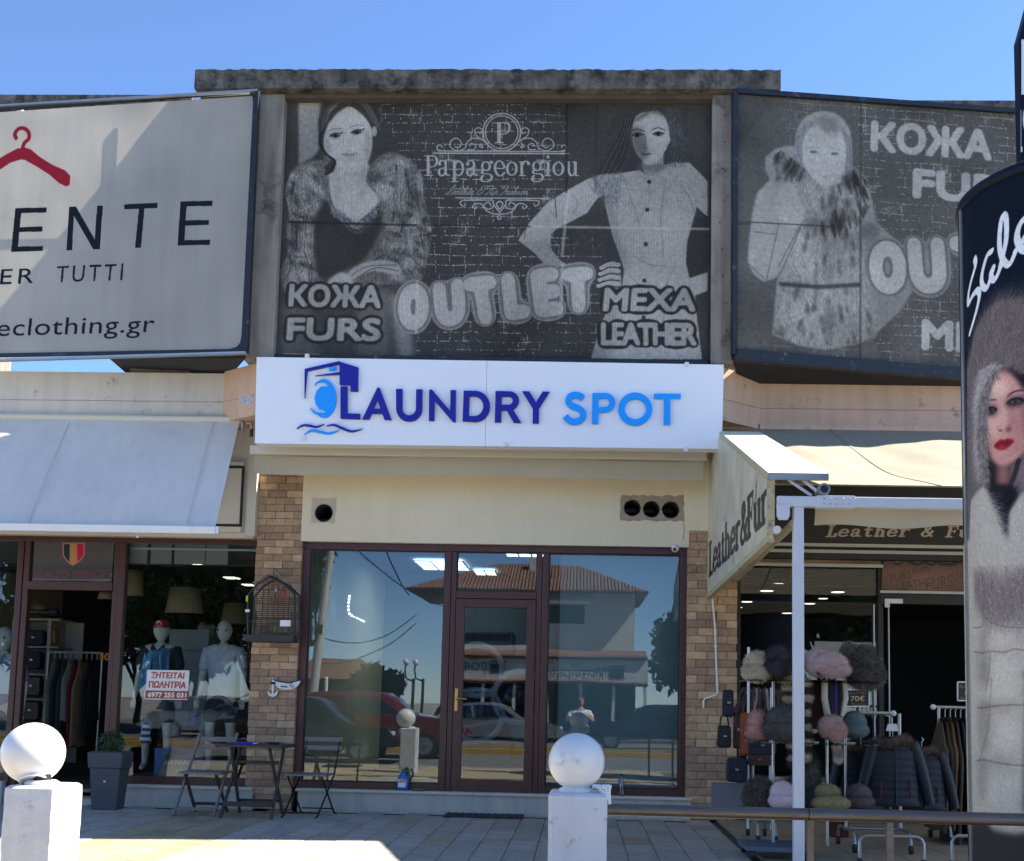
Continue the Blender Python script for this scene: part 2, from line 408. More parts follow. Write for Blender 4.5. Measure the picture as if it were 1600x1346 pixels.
# ================================================================== materials
M_pave = mat('paver_stone', srgb(166, 158, 144), .85, var=.2, vs=5, bump=1, bs=60, rnd=.12, dirt=.25, dirtcol=(.09, .085, .08), ds=14)
M_pave2 = mat('paver_stone_brown', srgb(162, 146, 116), .85, var=.16, vs=5, bump=1, bs=60, rnd=.14, dirt=.25, dirtcol=(.09, .08, .07), ds=14)
M_tile = mat('terrace_tile', srgb(150, 138, 118), .6, var=.12, vs=4, bump=.2, bs=60, rnd=.07)
M_grout = mat('grout', srgb(88, 84, 78), .95, var=.2, vs=9, bump=.4)
M_asph = mat('asphalt', (.15, .147, .14), .9, var=.2, vs=3, bump=.6, bs=120)
M_ground = mat('ground_soil', (.26, .24, .20), .95, var=.25, vs=.6)
M_kerb = mat('kerb_concrete', srgb(165, 160, 150), .85, var=.15, bump=.4)
M_yel = mat('kerb_yellow', srgb(200, 150, 50), .8, var=.2, dirt=.2)
M_grass = mat('verge_grass', (.09, .10, .04), .95, var=.35, vs=5)
M_conc = mat('weathered_concrete', srgb(150, 141, 128), .92, var=.22, vs=3, bump=.7, bs=35, streak=.45, dirt=.28, dirtcol=(.05, .05, .046), ds=2.2)
M_cap = mat('lichen_concrete', srgb(112, 105, 96), .95, var=.45, vs=5, bump=1, bs=18, streak=.5, dirt=.75, dirtcol=(.02, .021, .02), ds=6)
M_pale_conc = mat('pale_concrete', srgb(205, 199, 188), .85, var=.07, vs=1.2, bump=.3, bs=50, streak=.12, dirt=.1, dirtcol=(.30, .28, .25), ds=5)
M_peach = mat('peach_plaster', srgb(214, 178, 150), .85, var=.08, vs=2, bump=.35, bs=45, streak=.14, dirt=.12, dirtcol=(.33, .24, .18), ds=6)
M_cream = mat('cream_render', srgb(230, 219, 189), .8, var=.05, vs=1.1, bump=.3, bs=60, streak=.04)
M_cream2 = mat('cream_trim', srgb(208, 201, 184), .6, var=.03, vs=2)
M_patch = mat('bare_mortar', srgb(168, 152, 134), .95, var=.14, vs=9, bump=.7, bs=50)
M_black = mat('void_black', (.006, .006, .007), .9, var=0)
M_blk = mat('black_metal', (.018, .019, .022), .45, var=.15)
M_blkframe = mat('dark_frame_paint', srgb(30, 33, 38), .45, var=.15, dirt=.15, dirtcol=(.15, .15, .15), ds=8)
M_edge = mat('aluminium_edge', srgb(170, 172, 170), .35, .8, var=.1)
M_brown = mat('brown_frame', srgb(74, 42, 36), .38, var=.14, vs=3, stretch=(12, 12, 1))
M_marble = mat('sill_marble', srgb(196, 190, 178), .5, var=.08, vs=3)
M_sill = mat('sill_wall', srgb(190, 184, 172), .8, var=.07, bump=.3, streak=.2)
M_mortar = mat('brick_mortar', srgb(128, 98, 72), .95, var=.2, vs=12, bump=.6)
BR = [mat('stone_brick_%s' % n, srgb(*c), .85, var=.2, vs=14, bump=1, bs=38, rnd=.14) for n, c in (('tan', (174, 144, 112)), ('rose', (158, 130, 106)), ('sand', (188, 160, 126)))]
M_signw = mat('sign_white', srgb(240, 243, 246), .35, var=.012, vs=1.5)
M_navy = mat('letter_navy', srgb(2, 10, 150), .5, var=.03)
M_azure = mat('letter_azure', srgb(0, 158, 255), .5, var=.03)
M_lsig = mat('letter_white_edge', srgb(240, 240, 240), .4, var=0)
M_alu = mat('white_aluminium', srgb(214, 220, 228), .35, var=.03, spec=.5)
M_awn = mat('awning_cloth_grey', srgb(224, 219, 210), .85, var=.05, vs=1.3, streak=.08, trans=.12)
M_awn2 = mat('awning_cloth_beige', srgb(168, 158, 136), .85, var=.05, vs=1.5, streak=.08, trans=.3)
M_white = mat('white_paint', srgb(226, 226, 222), .55, var=.03, vs=3, bump=.15, dirt=.06, dirtcol=(.35, .34, .3), ds=7)
M_clear = glass('shop_glass', .09, (.72, .80, .84), wob=.09)
M_clearL = glass('shop_glass_side', .055, (.9, .94, .94), wob=.04)
M_lit = mat('ceiling_light', (1, .93, .78), .5, var=0, emit=1.1)
M_litw = mat('panel_light', (.92, 1, 1), .5, var=0, emit=2)

# ================================================================== ground
struct('ground', MB().add([(-400, -400, -.5), (400, -400, -.5), (400, 400, -.5), (-400, 400, -.5)], [(0, 1, 2, 3)]), M_ground)
struct('road', MB().box(-60, 60, -19.4, -8.15, -.48, -.32), M_asph)
struct('far_road', MB().box(-60, 60, -30, -21.6, -.48, -.32), M_asph)
struct('median_verge', MB().box(-60, 60, -21.4, -19.6, -.48, -.2), M_grass)
mk = MB(); mk.box(-60, 60, -19.6, -19.4, -.48, -.17); mk.box(-60, 60, -21.6, -21.4, -.48, -.17); struct('median_kerb', mk, M_yel)
struct('far_pavement', MB().box(-60, 60, -46, -30, -.48, -.2), mat('far_paving', (.14, .135, .125), .9, var=.2))
struct('kerb', MB().box(-14, 14, -8.15, -7.98, -.49, -.001), M_kerb)
pv = struct('pavement', MB().box(-14, 14, -7.98, 9, -.49, -.03), M_grout)
def paver_mesh(name, w, l, h, g, seed):
    rr = random.Random(seed); mb = MB(); x, y = w/2-g, l/2-g; c = .006
    j = lambda: rr.uniform(-.0015, .0015)
    vs = [(-x, -y, -h), (x, -y, -h), (x, y, -h), (-x, y, -h), (-x, -y, -c), (x, -y, -c), (x, y, -c), (-x, y, -c)]
    top = [(-x+c, -y+c, j()), (x-c, -y+c, j()), (x-c, y-c, j()), (-x+c, y-c, j())]
    mb.add(vs+top, [(0, 1, 5, 4), (1, 2, 6, 5), (2, 3, 7, 6), (3, 0, 4, 7), (4, 5, 9, 8), (5, 6, 10, 9), (6, 7, 11, 10), (7, 4, 8, 11), (8, 9, 10, 11)])
    return mb.mesh(name)
pm = [paver_mesh('paver', .243, .48, .028, .0022, i) for i in range(3)]; pm2 = [paver_mesh('paver', .243, .48, .028, .0022, 9+i) for i in range(3)]
for a in pm: a.materials.append(M_pave)
for a in pm2: a.materials.append(M_pave2)
for i in range(29):
    for j in range(10):
        x = -5.55+i*.243; y = -.40-j*.48-(.24 if i % 2 else 0)
        brown = -3.95 < x < -2.9 or (i*7+j*3) % 23 == 0
        inst('paver', random.choice(pm2 if brown else pm), pv, (x, y, random.uniform(-.002, .001)), (0, 0, random.choice((0, PI))))
struct('outer_pavement', MB().box(-5.67, 1.45, -7.98, -5.45, -.03, -.004), M_pave2, pv)
struct('left_pavement', MB().box(-14, -5.68, -7.98, -.2, -.03, -.004), M_pave, pv)
tr = struct('shop_terrace', MB().box(1.45, 14, -7.98, 0, -.029, -.02), M_grout)
tm = paver_mesh('floor_tile', .40, .40, .02, .0025, 3); tm.materials.append(M_tile)
for i in range(9):
    for j in range(15):
        inst('floor_tile', tm, tr, (1.66+i*.40, -.22-j*.40, 0))
# ================================================================== main building shell
XL, XR = -9.0, 8.5
shell = thing('shop_building', 'flat roofed concrete shop building with peach and off-white fascia above three shopfronts', 'building')
# coordinates read off the photograph at the facade
ZC = W(700, 848, 0).z                                     # top of window frames
fx0 = W(400, 600, -.85).x; fx1 = W(1130, 620, -.85).x
YF = -.42; YC = -.80                                      # side fascia and centre bay fronts
zt = W(352, 584, YF).z; zb = W(352, 660, YF).z
def fascia(name, x0, x1, m, y=YF):
    mb = MB(); h = zt-zb
    mb.box(x0, x1, y, y+.6, zb+h*.42, zt); mb.box(x0, x1, y+.012, y+.6, zb+h*.40, zb+h*.42); mb.box(x0, x1, y+.0, y+.6, zb+.05, zb+h*.40); mb.box(x0, x1, y-.03, y+.6, zb-.02, zb+.05)
    return obj(name, mb, m, shell)
xl = W(350, 600, YF).x; xr = W(1187, 600, YF).x
fascia('left_fascia', XL, xl, M_pale_conc); fascia('right_fascia', xr, XR, M_peach)
def chamfer(name, xa, xb, m):
    mb = MB(); h = zt-zb
    def P(z0, z1, d):
        s = 1 if xb > xa else -1
        pts = [(xa, YF-d), (xb, YC-d), (xb, YC+.5), (xa, YF+.5)]
        if s > 0: pts = pts[::-1]
        mb.prism([V((x, y, z1)) for x, y in pts], (0, 0, 1), z1-z0)
    P(zb+h*.42, zt+.02, 0); P(zb+h*.40, zb+h*.42, -.012); P(zb-.0, zb+h*.40, 0)
    return obj(name, mb, m, shell)
chamfer('left_return', xl, fx0+.04, M_peach); chamfer('right_return', xr, fx1-.04, M_peach)
obj('centre_fascia', MB().box(fx0+.04, fx1-.04, YC, YC+.5, zb-.05, zt+.02), M_peach, shell)
# soffit / upper walls
zs = zb-.02
obj('left_upper_wall', MB().box(XL, W(400, 700, -.2).x, -.16, .3, W(200, 838, -.16).z, zs), M_cream2, shell)
obj('right_upper_wall', MB().box(W(1075, 700, -.14).x, XR, -.16, .3, 3.05, zs), M_cream, shell)
obj('roof_slab', MB().box(XL, XR, YF+.6, 9, zt-.12, zt-.02), M_conc, shell)
obj('rear_wall', MB().box(XL, XR, 8.8, 9, 0, zt-.12), M_conc, shell)
obj('left_party_wall', MB().box(W(398, 1000, 0).x, W(467, 1000, 0).x, .31, 8.8, 0, zt-.12), M_cream, shell)
obj('right_party_wall', MB().box(W(1076, 1000, 0).x, W(1100, 1000, 0).x+.1, .31, 8.8, 0, zt-.12), M_cream, shell)
obj('west_wall', MB().box(XL, XL+.2, 0, 8.8, 0, zt-.12), M_cream, shell); obj('east_wall', MB().box(XR-.2, XR, 0, 8.8, 0, zt-.12), M_cream, shell)
M_floor = mat('shop_floor', srgb(110, 104, 96), .4, var=.08)
obj('interior_floor', MB().box(XL, XR, .16, 8.8, .10, .14), M_floor, shell)
M_ceil = mat('shop_ceiling', srgb(120, 122, 124), .9, var=.03)
obj('interior_ceiling', MB().box(W(440, 900, 0).x, W(1100, 900, 0).x, .32, 8.8, 3.32, 3.36), M_ceil, shell)
# centre bay wall above the window with the vent holes: board with real holes
bz0 = W(500, 846, -.12).z; bx0 = W(472, 800, -.12).x; bx1 = W(1077, 800, -.12).x; bz1 = W(700, 738, -.12).z+.35
def circ(cx, cz, r, n=28, jit=0):
    return [(cx+r*math.cos(2*PI*i/n)*(1+random.uniform(-jit, jit)), cz+r*math.sin(2*PI*i/n)*(1+random.uniform(-jit, jit))) for i in range(n)]
holes = []
for px, py, r in ((506, 802, .100), (988, 794, .094), (1018, 796, .094), (1048, 797, .096)):
    p = W(px, py, -.12); holes.append((p.x, p.z, r))
cont = [[(bx0, bz0), (bx1, bz0), (bx1, bz1), (bx0, bz1)]]+[circ(x, z, r, jit=.03) for x, z, r in holes]
bw = contour_mesh('centre_render_wall', cont, lambda x, y, z: V((x, -.12-z-.0, y)), .24)
obj('centre_render_wall', bw, M_cream, shell)
# bare mortar patch around the three right holes, with ragged rim of torn plaster
p0 = W(970, 774, -.12); p1 = W(1068, 812, -.12)
def rag(x0, x1, z0, z1, k=14, j=.012):
    pts = []
    for i in range(k): pts.append((x0+(x1-x0)*i/k, z0+random.uniform(-j, j)))
    for i in range(6): pts.append((x1+random.uniform(-j, j), z0+(z1-z0)*i/6))
    for i in range(k): pts.append((x1-(x1-x0)*i/k, z1+random.uniform(-j, j)))
    for i in range(6): pts.append((x0+random.uniform(-j, j), z1-(z1-z0)*i/6))
    return pts
ou = rag(p0.x, p1.x, p1.z-.02, p0.z)
hs = [circ(x, z, r*.985, jit=.03) for x, z, r in holes[1:]]
mp = contour_mesh('mortar_patch', [ou]+hs, lambda x, y, z: V((x, -.124-z, y)), .02)
obj('mortar_patch', mp, M_patch, shell)
q0 = W(488, 778, -.12); q1 = W(524, 818, -.12)
mp = contour_mesh('mortar_patch', [rag(q0.x, q1.x, q1.z, q0.z, 6, .006), circ(holes[0][0], holes[0][1], .099)], lambda x, y, z: V((x, -.1225-z, y)), .02)
obj('mortar_patch', mp, mat('filler_patch', srgb(200, 188, 162), .9, var=.06, bump=.4), shell)
for k, (x, z, r) in enumerate(holes):
    mb = MB(); n = 24
    for y0, y1, ra in ((-.13 if k == 0 else -.10, .5, r*.97),):
        vs = []
        for y in (y0, y1):
            for rr in (ra, ra-.006):
                for i in range(n): vs.append((x+rr*math.cos(2*PI*i/n), y, z+rr*math.sin(2*PI*i/n)))
        fs = []
        for i in range(n):
            j = (i+1) % n; fs += [(i, j, n+j, n+i), (n+i, n+j, 3*n+j, 3*n+i), (i, 2*n+i, 2*n+j, j)]
        mb.add(vs, fs, True); mb.add([(x+(r)*math.cos(2*PI*i/n), .48, z+r*math.sin(2*PI*i/n)) for i in range(n)], [tuple(range(n))])
    obj('vent_pipe', mb, M_blk, shell)
# hairline cracks and damage as thin raised edges
mb = MB(); a = W(1068, 815, -.123)
mb.tube([V((a.x, -.122, a.z)), V((a.x+.01, -.122, a.z-.1)), V((a.x-.005, -.122, a.z-.2))], .0025, 4); obj('plaster_crack', mb, M_mortar, shell)

# ---------------- stone brick pillars
def pillar(label, x0, x1, z1, y0=-.11, retw=.2, side=1, parts=True, z0=0.0, bh=.078, bl=.205):
    t = thing('stone_brick_pillar', label, 'pillar', ((x0+x1)/2, y0, z0))
    obj('mortar_core', MB().box(x0+.012, x1-.012, y0+.012, .31, z0, z1), M_mortar, t)
    rows = int((z1-z0)/bh); n = 0
    for r in range(rows+1):
        za = z0+r*bh; zbb = min(za+bh-.006, z1)
        if zbb-za < .02: continue
        x = x0-(bl*((r % 2)*.5+random.uniform(-.06, .06)))
        while x < x1-.001:
            xa = max(x, x0); xb = min(x+bl-.006, x1)
            if xb-xa > .03:
                mb = MB(); nx, nz = 3, 2; d = random.uniform(-.004, .008)
                w, h = xb-xa, zbb-za
                fr = [[V((xa+w*i/nx, y0-d-(random.uniform(0, .007) if 0 < i < nx and 0 < j < nz else random.uniform(-.002, .002)), za+h*j/nz)) for i in range(nx+1)] for j in range(nz+1)]
                vs = [p for row in fr for p in row]; fs = [(j*(nx+1)+i, j*(nx+1)+i+1, (j+1)*(nx+1)+i+1, (j+1)*(nx+1)+i) for j in range(nz) for i in range(nx)]
                mb.add(vs, fs)
                yb = y0+.02; bk = [V((xa, yb, za)), V((xb, yb, za)), V((xb, yb, zbb)), V((xa, yb, zbb))]
                rim = [0, 1, 2, 3, 7, 11, 10, 9, 8, 4]
                f = [vs[0], vs[3], vs[11], vs[8]]
                mb.add(f+bk, [(0, 4, 5, 1), (1, 5, 6, 2), (2, 6, 7, 3), (3, 7, 4, 0)])
                obj('brick', mb, random.choice(BR), t); n += 1
            x += bl
        # return face bricks
        xs = x1 if side > 0 else x0
        mb = MB(); cut = y0+.02+random.uniform(.05, .11)
        mb.box(xs-.012 if side > 0 else xs, xs if side > 0 else xs+.012, y0+.021, cut, za, zbb); mb.box(xs-.012 if side > 0 else xs, xs+.001 if side > 0 else xs+.012, cut+.006, -.012, za, zbb)
        obj('brick', mb, random.choice(BR), t)
    return t
plx0 = W(391, 1100, -.11).x; plx1 = W(464, 1100, -.11).x
PL = pillar('stone brick pillar left of the laundry window with birdcage hanging on it', W(398, 900, -.11).x, W(470, 900, -.11).x, W(430, 738, -.11).z+.05)
PR = pillar('stone brick pillar right of the laundry window behind the Leather and Fur side panel', W(1074, 900, -.11).x, W(1152, 900, -.11).x, W(1090, 745, -.11).z+.05, side=-1, bl=.215, bh=.084)

# ================================================================== laundry shopfront
SG = thing('laundry_shopfront', 'brown framed laundry shopfront with two large panes beside a glazed door', 'shopfront', (W(770, 1240, 0).x, 0, .18))
x0 = W(478, 900, 0).x; x1 = W(1069, 900, 0).x; zt0 = bz0; zs0 = W(700, 1236, -.03).z
m1 = W(703, 1000, -.03).x; m2 = W(845, 1000, -.03).x; ztr = W(770, 936, -.03).z
FW = .055
def frame_bar(xa, xb, za, zb_, y0=-.05, y1=.05, p=SG, nm='frame_bar', m=None): return obj(nm, MB().box(xa, xb, y0, y1, za, zb_), m or M_brown, p, bevel=.006)
frame_bar(x0-.03, x1+.04, zt0-.075, zt0+.0); frame_bar(x0-.03, x0+FW, zs0, zt0-.0755); frame_bar(x1-FW+.01, x1+.04, zs0, zt0-.0755)
frame_bar(m1-.075, m1-.005, zs0, zt0-.0755); frame_bar(m1+.0, m1+.055, zs0, zt0-.0755, -.045)
frame_bar(m2-.055, m2-.0, zs0, zt0-.0755, -.045); frame_bar(m2+.005, m2+.075, zs0, zt0-.0755)
frame_bar(x0+FW, m1-.0755, zs0, zs0+.07); frame_bar(m2+.0755, x1-FW+.0095, zs0, zs0+.07); frame_bar(m1+.0555, m2-.0555, ztr+.0, ztr+.08)
for xa, xb, za, zb_ in ((x0+FW, m1-.075, zs0+.07, zt0-.075), (m2+.075, x1-FW+.01, zs0+.07, zt0-.075), (m1+.055, m2-.055, ztr+.08, zt0-.075)):
    obj('glass_pane', MB().box(xa-.01, xb+.01, -.004, .006, za-.01, zb_+.01), M_clear, SG)
    g = MB(); t_ = .012
    g.box(xa, xa+t_, -.018, -.0045, za, zb_); g.box(xb-t_, xb, -.018, -.0045, za, zb_); g.box(xa+t_, xb-t_, -.018, -.0045, za, za+t_); g.box(xa+t_, xb-t_, -.018, -.0045, zb_-t_, zb_)
    obj('gasket', g, M_blk, SG)
DR = obj('door', (lambda g: (g.box(m1+.06, m1+.155, -.058, .035, zs0+.01, ztr-.006), g.box(m2-.155, m2-.06, -.058, .035, zs0+.01, ztr-.006), g.box(m1+.1551, m2-.1551, -.058, .035, zs0+.01, zs0+.125), g.box(m1+.1551, m2-.1551, -.058, .035, ztr-.095, ztr-.006), g)[-1])(MB()), M_brown, SG, bevel=.005)
obj('door_glass', MB().box(m1+.15, m2-.15, -.02, -.01, zs0+.12, ztr-.09), M_clear, DR)
M_brass = mat('brass', srgb(190, 160, 100), .3, .9, var=.05)
hz = W(706, 1092, -.06).z
g = MB(); hx = m1+.09; g.box(hx-.016, hx+.016, -.064, -.0585, hz-.13, hz+.11); g.cyl((hx, -.064, hz), (hx, -.11, hz), .011); g.tube([(hx, -.108, hz), (hx+.05, -.112, hz+.003), (hx+.115, -.106, hz)], .009)
obj('handle', g, M_brass, DR, bevel=.002)
obj('sill_wall', MB().box(W(470, 1250, 0).x, W(1080, 1250, 0).x-.02, -.14, .16, -.02, zs0-.03), M_sill, SG)
for xa, xb in ((W(466, 1250, 0).x, m1+.3), (m1+.304, x1+.09)): obj('sill_slab', MB().box(xa, xb, -.17, .16, zs0-.03, zs0-.001), M_marble, SG, bevel=.004)
# interior of the laundry
M_inw = mat('laundry_wall', srgb(92, 108, 116), .8, var=.04)
rm = obj('laundry_back_wall', MB().box(x0-.3, x1+.3, 5.2, 5.3, .14, 3.32), M_inw, shell)
obj('laundry_ceiling', MB().box(x0-.15, x1+.2, .17, 5.2, 3.12, 3.16), mat('laundry_ceiling', srgb(84, 98, 108), .8, var=.03), shell)
BP = thing('window_blind', 'pale frosted blind hanging behind the right laundry pane', 'blind', (W(960, 1100, .22).x, .22, .3))
obj('blind_cloth', MB().box(W(874, 1000, .22).x, x1+.2, .20, .21, .2, 3.1), mat('blind_cloth', srgb(214, 228, 220), .9, var=.03, vs=2, trans=.2), BP)
obj('bottom_rail', MB().box(W(874, 1000, .22).x, x1+.15, .185, .225, .16, .2), M_alu, BP)
def lightpanel(px0, py0, px1, py1, z, label, nx, ny):
    a = WZ((px0+px1)/2, py0, z); b = WZ((px0+px1)/2, py1, z); xa = WZ(px0, (py0+py1)/2, z).x; xb = WZ(px1, (py0+py1)/2, z).x
    t = thing('ceiling_light_panel', label, 'ceiling light', ((xa+xb)/2, (a.y+b.y)/2, z), 'square ceiling lights inside the laundry')
    ya, yb = sorted((a.y, b.y))
    obj('diffuser', MB().box(xa, xb, ya, yb, z-.01, z-.002), M_litw, t)
    g = MB()
    for i in range(nx+1): x = xa+(xb-xa)*i/nx; g.box(x-.012, x+.012, ya, yb, z-.022, z-.0101)
    for i in range(ny+1): y = ya+(yb-ya)*i/ny; g.box(xa, xb, y-.012, y+.012, z-.0225, z-.0102)
    obj('grid', g, M_alu, t)
for i, a in enumerate(((655, 875, 728, 889, 3.1, 'large gridded ceiling light seen through the upper right of the left laundry pane', 3, 3), (742, 890, 775, 897, 3.1, 'small ceiling light low in the glass above the laundry door', 2, 1), (790, 860, 850, 868, 3.1, 'bright ceiling light at top of the glass above the laundry door', 3, 2), (706, 914, 760, 925, 3.1, 'gridded ceiling light at the bottom left of the glass above the door', 3, 2), (812, 911, 880, 917, 3.1, 'long thin ceiling light crossing the right door post', 2, 1))): lightpanel(*a)
M_mach = mat('machine_steel', srgb(110, 114, 118), .35, .6, var=.05)
def drum(x, y, z, r, w, h, label):
    t = thing('tumble_dryer', label, 'dryer', (x, y, z-h/2))
    obj('cabinet', MB().box(x-w/2, x+w/2, y, y+.7, z-h/2, z+h/2), M_mach, t, bevel=.01)
    obj('door_ring', MB().lathe([(r, 0), (r*1.02, .03), (r*.9, .05), (r*.82, .05), (r*.8, .0)], (0, 0, 0), 32), M_alu, t, local=True); o = t.children[-1]; o.rotation_euler = (PI/2, 0, 0); o.location = (0, -.002, h/2)
    o = obj('drum_window', MB().lathe([(r*.8, 0), (r*.7, .03), (1e-4, .05)], (0, 0, 0), 28), mat('drum_glass', (.01, .012, .015), .08, var=0), t, local=True); o.rotation_euler = (PI/2, 0, 0); o.location = (0, -.004, h/2)
    obj('control_panel', MB().box(x-w/2+.03, x+w/2-.03, y-.008, y-.001, z+h/2-.12, z+h/2-.03), M_blk, t)
for k, (px, py, lab) in enumerate(((812, 1090, 'steel dryer with dark round window at the right of the glazed door'), (745, 1048, 'round dryer drum at upper left inside the glazed door'), (745, 1118, 'washing machine low down behind the laundry door handle'))):
    p = W(px, py, 2.2); drum(p.x, 2.2, p.z, .36, .9, 1.0 if k else 1.1, lab)

pts = [W(x, y, 1.6) for x, y in ((546, 932), (545, 940), (544, 950), (546, 960), (553, 964), (560, 967), (566, 970), (573, 973))]
t = thing('reflection_string', 'small L shaped string of glowing white beads imitating a reflection in the left laundry pane', 'lights', pts[3]); obj('cord', MB().tube(pts, .006, 5), M_alu, t)  # glowing beads imitate an L shaped reflection in the pane
for i in range(13): q = pts[min(i*7//12, 6)].lerp(pts[min(i*7//12+1, 7)], (i*7/12) % 1); obj('glow_bead', MB().sphere(q, .016 if i < 7 else .012, 8, 5), mat('bead_glow', (1, 1, 1), .4, var=0, emit=1.2), t)
# ================================================================== centre awning cassette
YA = -.62
t = thing('retracted_awning', 'cream retracted awning box spanning the laundry front under the white sign', 'awning', (W(750, 750, YA).x, YA, W(750, 750, YA).z))
za = W(395, 697, YA).z; zc = W(395, 711, YA).z; zd = W(395, 736, YA).z
xa = W(392, 700, YA).x; xb = W(1104, 730, YA).x
obj('front_rail', MB().box(xa, xb, YA-.04, YA+.04, zc, za), M_cream2, t, bevel=.008)
g = MB(); n = 60
def val(u, v):
    return V((xa+.03+(xb-xa-.06)*u, YA+.02+.012*math.sin(u*23)*v+.02*v, zc-(zc-zd+.02)*v-.01*math.sin(u*9)))
g.grid(val, n, 4); obj('valance_cloth', g, mat('valance_cloth', srgb(200, 192, 170), .85, var=.04, vs=1.5, trans=.3), t)
obj('cassette', MB().box(xa+.02, xb-.03, YA+.05, -.2, zc+.03, zs), mat('cassette_paint', srgb(176, 166, 148), .7, var=.05), t)
obj('cassette_underside', MB().box(xa+.25, xb-.3, YA+.05, -.13, zd+.12, zc+.029), mat('cassette_underside_paint', srgb(190, 180, 158), .7, var=.05), t)  # underside in plain paint, a little paler than the cassette
# white trim at left of the pillar
obj('corner_trim', MB().box(W(384, 800, -.2).x, W(399, 800, -.2).x, -.2, .0, W(390, 838, -.2).z, zs), M_cream2, shell)
# box with black rectangle behind the left awning
t = thing('framed_panel', 'cream panel with thin black rectangular outline beside the left awning', 'panel', (W(350, 780, -.2).x, -.2, W(350, 835, -.2).z))
px = W(384, 780, -.2).x; bx = W(250, 780, -.2).x; z1 = W(350, 722, -.2).z; z0 = W(350, 832, -.2).z
obj('panel_board', MB().box(bx, px-.03, -.23, -.161, z0, z1), M_cream2, t, bevel=.008)
g = MB(); a = W(382, 728, -.24); b = W(300, 822, -.24); w = .028
g.box(b.x, a.x, -.236, -.2305, a.z-w, a.z); g.box(b.x, a.x, -.236, -.2305, b.z, b.z+w); g.box(a.x-w, a.x, -.236, -.2305, b.z+w, a.z-w)
obj('black_outline', g, M_blk, t)

# ================================================================== LAUNDRY SPOT sign
YS = -1.0; FS = Frame((0, YS, 0))
sg = thing('laundry_sign', 'white fascia sign with navy and light blue raised lettering LAUNDRY SPOT and washing machine logo', 'sign', (W(765, 690, YS).x, YS, W(765, 695, YS).z))
bl, br, tr_, tl = [FS.hit(*p) for p in ((398, 693), (1128, 702), (1131, 570), (401, 558))]
mid = .497
def lerp(a, b, t): return a+(b-a)*t
for a, b in ((0, mid-.0003), (mid+.0003, 1)):
    pts = [lerp(bl, br, a), lerp(bl, br, b), lerp(tl, tr_, b), lerp(tl, tr_, a)]
    obj('sign_panel', MB().prism(pts, (0, -1, 0), .16), M_signw, sg, bevel=.001)
g = MB()
for px, py in ((475, 686), (480, 557), (790, 696), (1073, 570), (1072, 703)):
    c = FS.hit(px, py); g = MB(); g.box(c.x-.02, c.x+.02, YS-.02, YS+.03, c.z-.022, c.z+.022); obj('bracket_clip', g, M_white, sg, bevel=.003)
pass
def S2(pts): return [(p.x, p.z) for p in (FS.hit(*q) for q in pts)]
def crop5(pts): return [(380+x/4, 540+y/4) for x, y in pts]
def crop6(pts): return [(760+x/4, 540+y/4) for x, y in pts]
def arc(cx, cy, rx, ry, a0, a1, n=14): return [(cx+rx*math.cos(math.radians(a0+(a1-a0)*i/n)), cy+ry*math.sin(math.radians(a0+(a1-a0)*i/n))) for i in range(n+1)]
def letter(name, contours, m, off=.035, label=None):
    cs = [S2(c) for c in contours]
    f = lambda x, y, z: V((x, YS-off-.0-z-.02+.02, y))
    back = contour_mesh('halo', cs, lambda x, y, z: V((x, YS-.012-z, y)), .02)
    o = obj(name, contour_mesh(name, cs, lambda x, y, z: V((x, YS-off-z, y)), .03), m, sg)
    if label: o['label'] = label
    return o
L5 = []
letter('letter_l', [crop5([(612, 262), (655, 262), (655, 430), (733, 432), (733, 466), (612, 462)])], M_navy)
letter('letter_a', [crop5([(748, 466), (842, 270), (856, 270), (930, 471), (886, 469), (872, 432), (806, 430), (790, 467)]), crop5([(818, 400), (862, 401), (842, 345)])], M_navy)
letter('letter_u', [crop5([(958, 278), (998, 278)]+arc(1040, 400, 42, 42, 180, 0)+[(1084, 280), (1122, 280)]+arc(1040, 402, 81, 78, 0, 180))], M_navy)
letter('letter_n', [crop5([(1163, 475), (1165, 282), (1182, 282), (1296, 415), (1298, 285), (1331, 285), (1329, 483), (1312, 482), (1198, 348), (1196, 476)])], M_navy)
letter('letter_d', [crop5([(1373, 478), (1380, 288)]+arc(1452, 386, 92, 97, -90, 90)), crop5([(1412, 447), (1416, 322)]+arc(1448, 385, 54, 62, -88, 88))], M_navy)
letter('letter_r', [crop6([(54, 485), (58, 290)]+arc(145, 350, 60, 58, -90, 60)+[(168, 405), (218, 489), (172, 487), (128, 410), (94, 409), (92, 486)]), crop6([(96, 376), (97, 324)]+arc(140, 350, 26, 26, -90, 90))], M_navy)
letter('letter_y', [crop6([(224, 292), (270, 293), (311, 362), (352, 294), (396, 295), (329, 400), (328, 492), (290, 491), (291, 400)])], M_navy)
def sband(pts, w):
    P = smooth(pts, 8, False); out = []; inn = []
    for i in range(len(P)):
        d = P[min(i+1, len(P)-1)]-P[max(i-1, 0)]; d = d/np.hypot(*d); n = np.array((-d[1], d[0])); out.append(tuple(P[i]+n*w/2)); inn.append(tuple(P[i]-n*w/2))
    return out+inn[::-1]
letter('letter_s', [crop6(sband([(606, 336), (572, 315), (530, 320), (512, 352), (535, 383), (580, 400), (606, 432), (590, 470), (545, 482), (512, 468), (494, 446)], 38))], M_azure)
letter('letter_p', [crop6([(658, 494), (663, 303)]+arc(745, 363, 60, 60, -90, 90)+[(700, 424), (698, 495)]), crop6([(699, 392), (701, 335)]+arc(740, 363, 27, 28, -90, 90))], M_azure)
letter('letter_o', [crop6(arc(929, 403, 106, 103, 0, 350, 36)), crop6(arc(930, 403, 66, 64, 0, 350, 30))], M_azure)
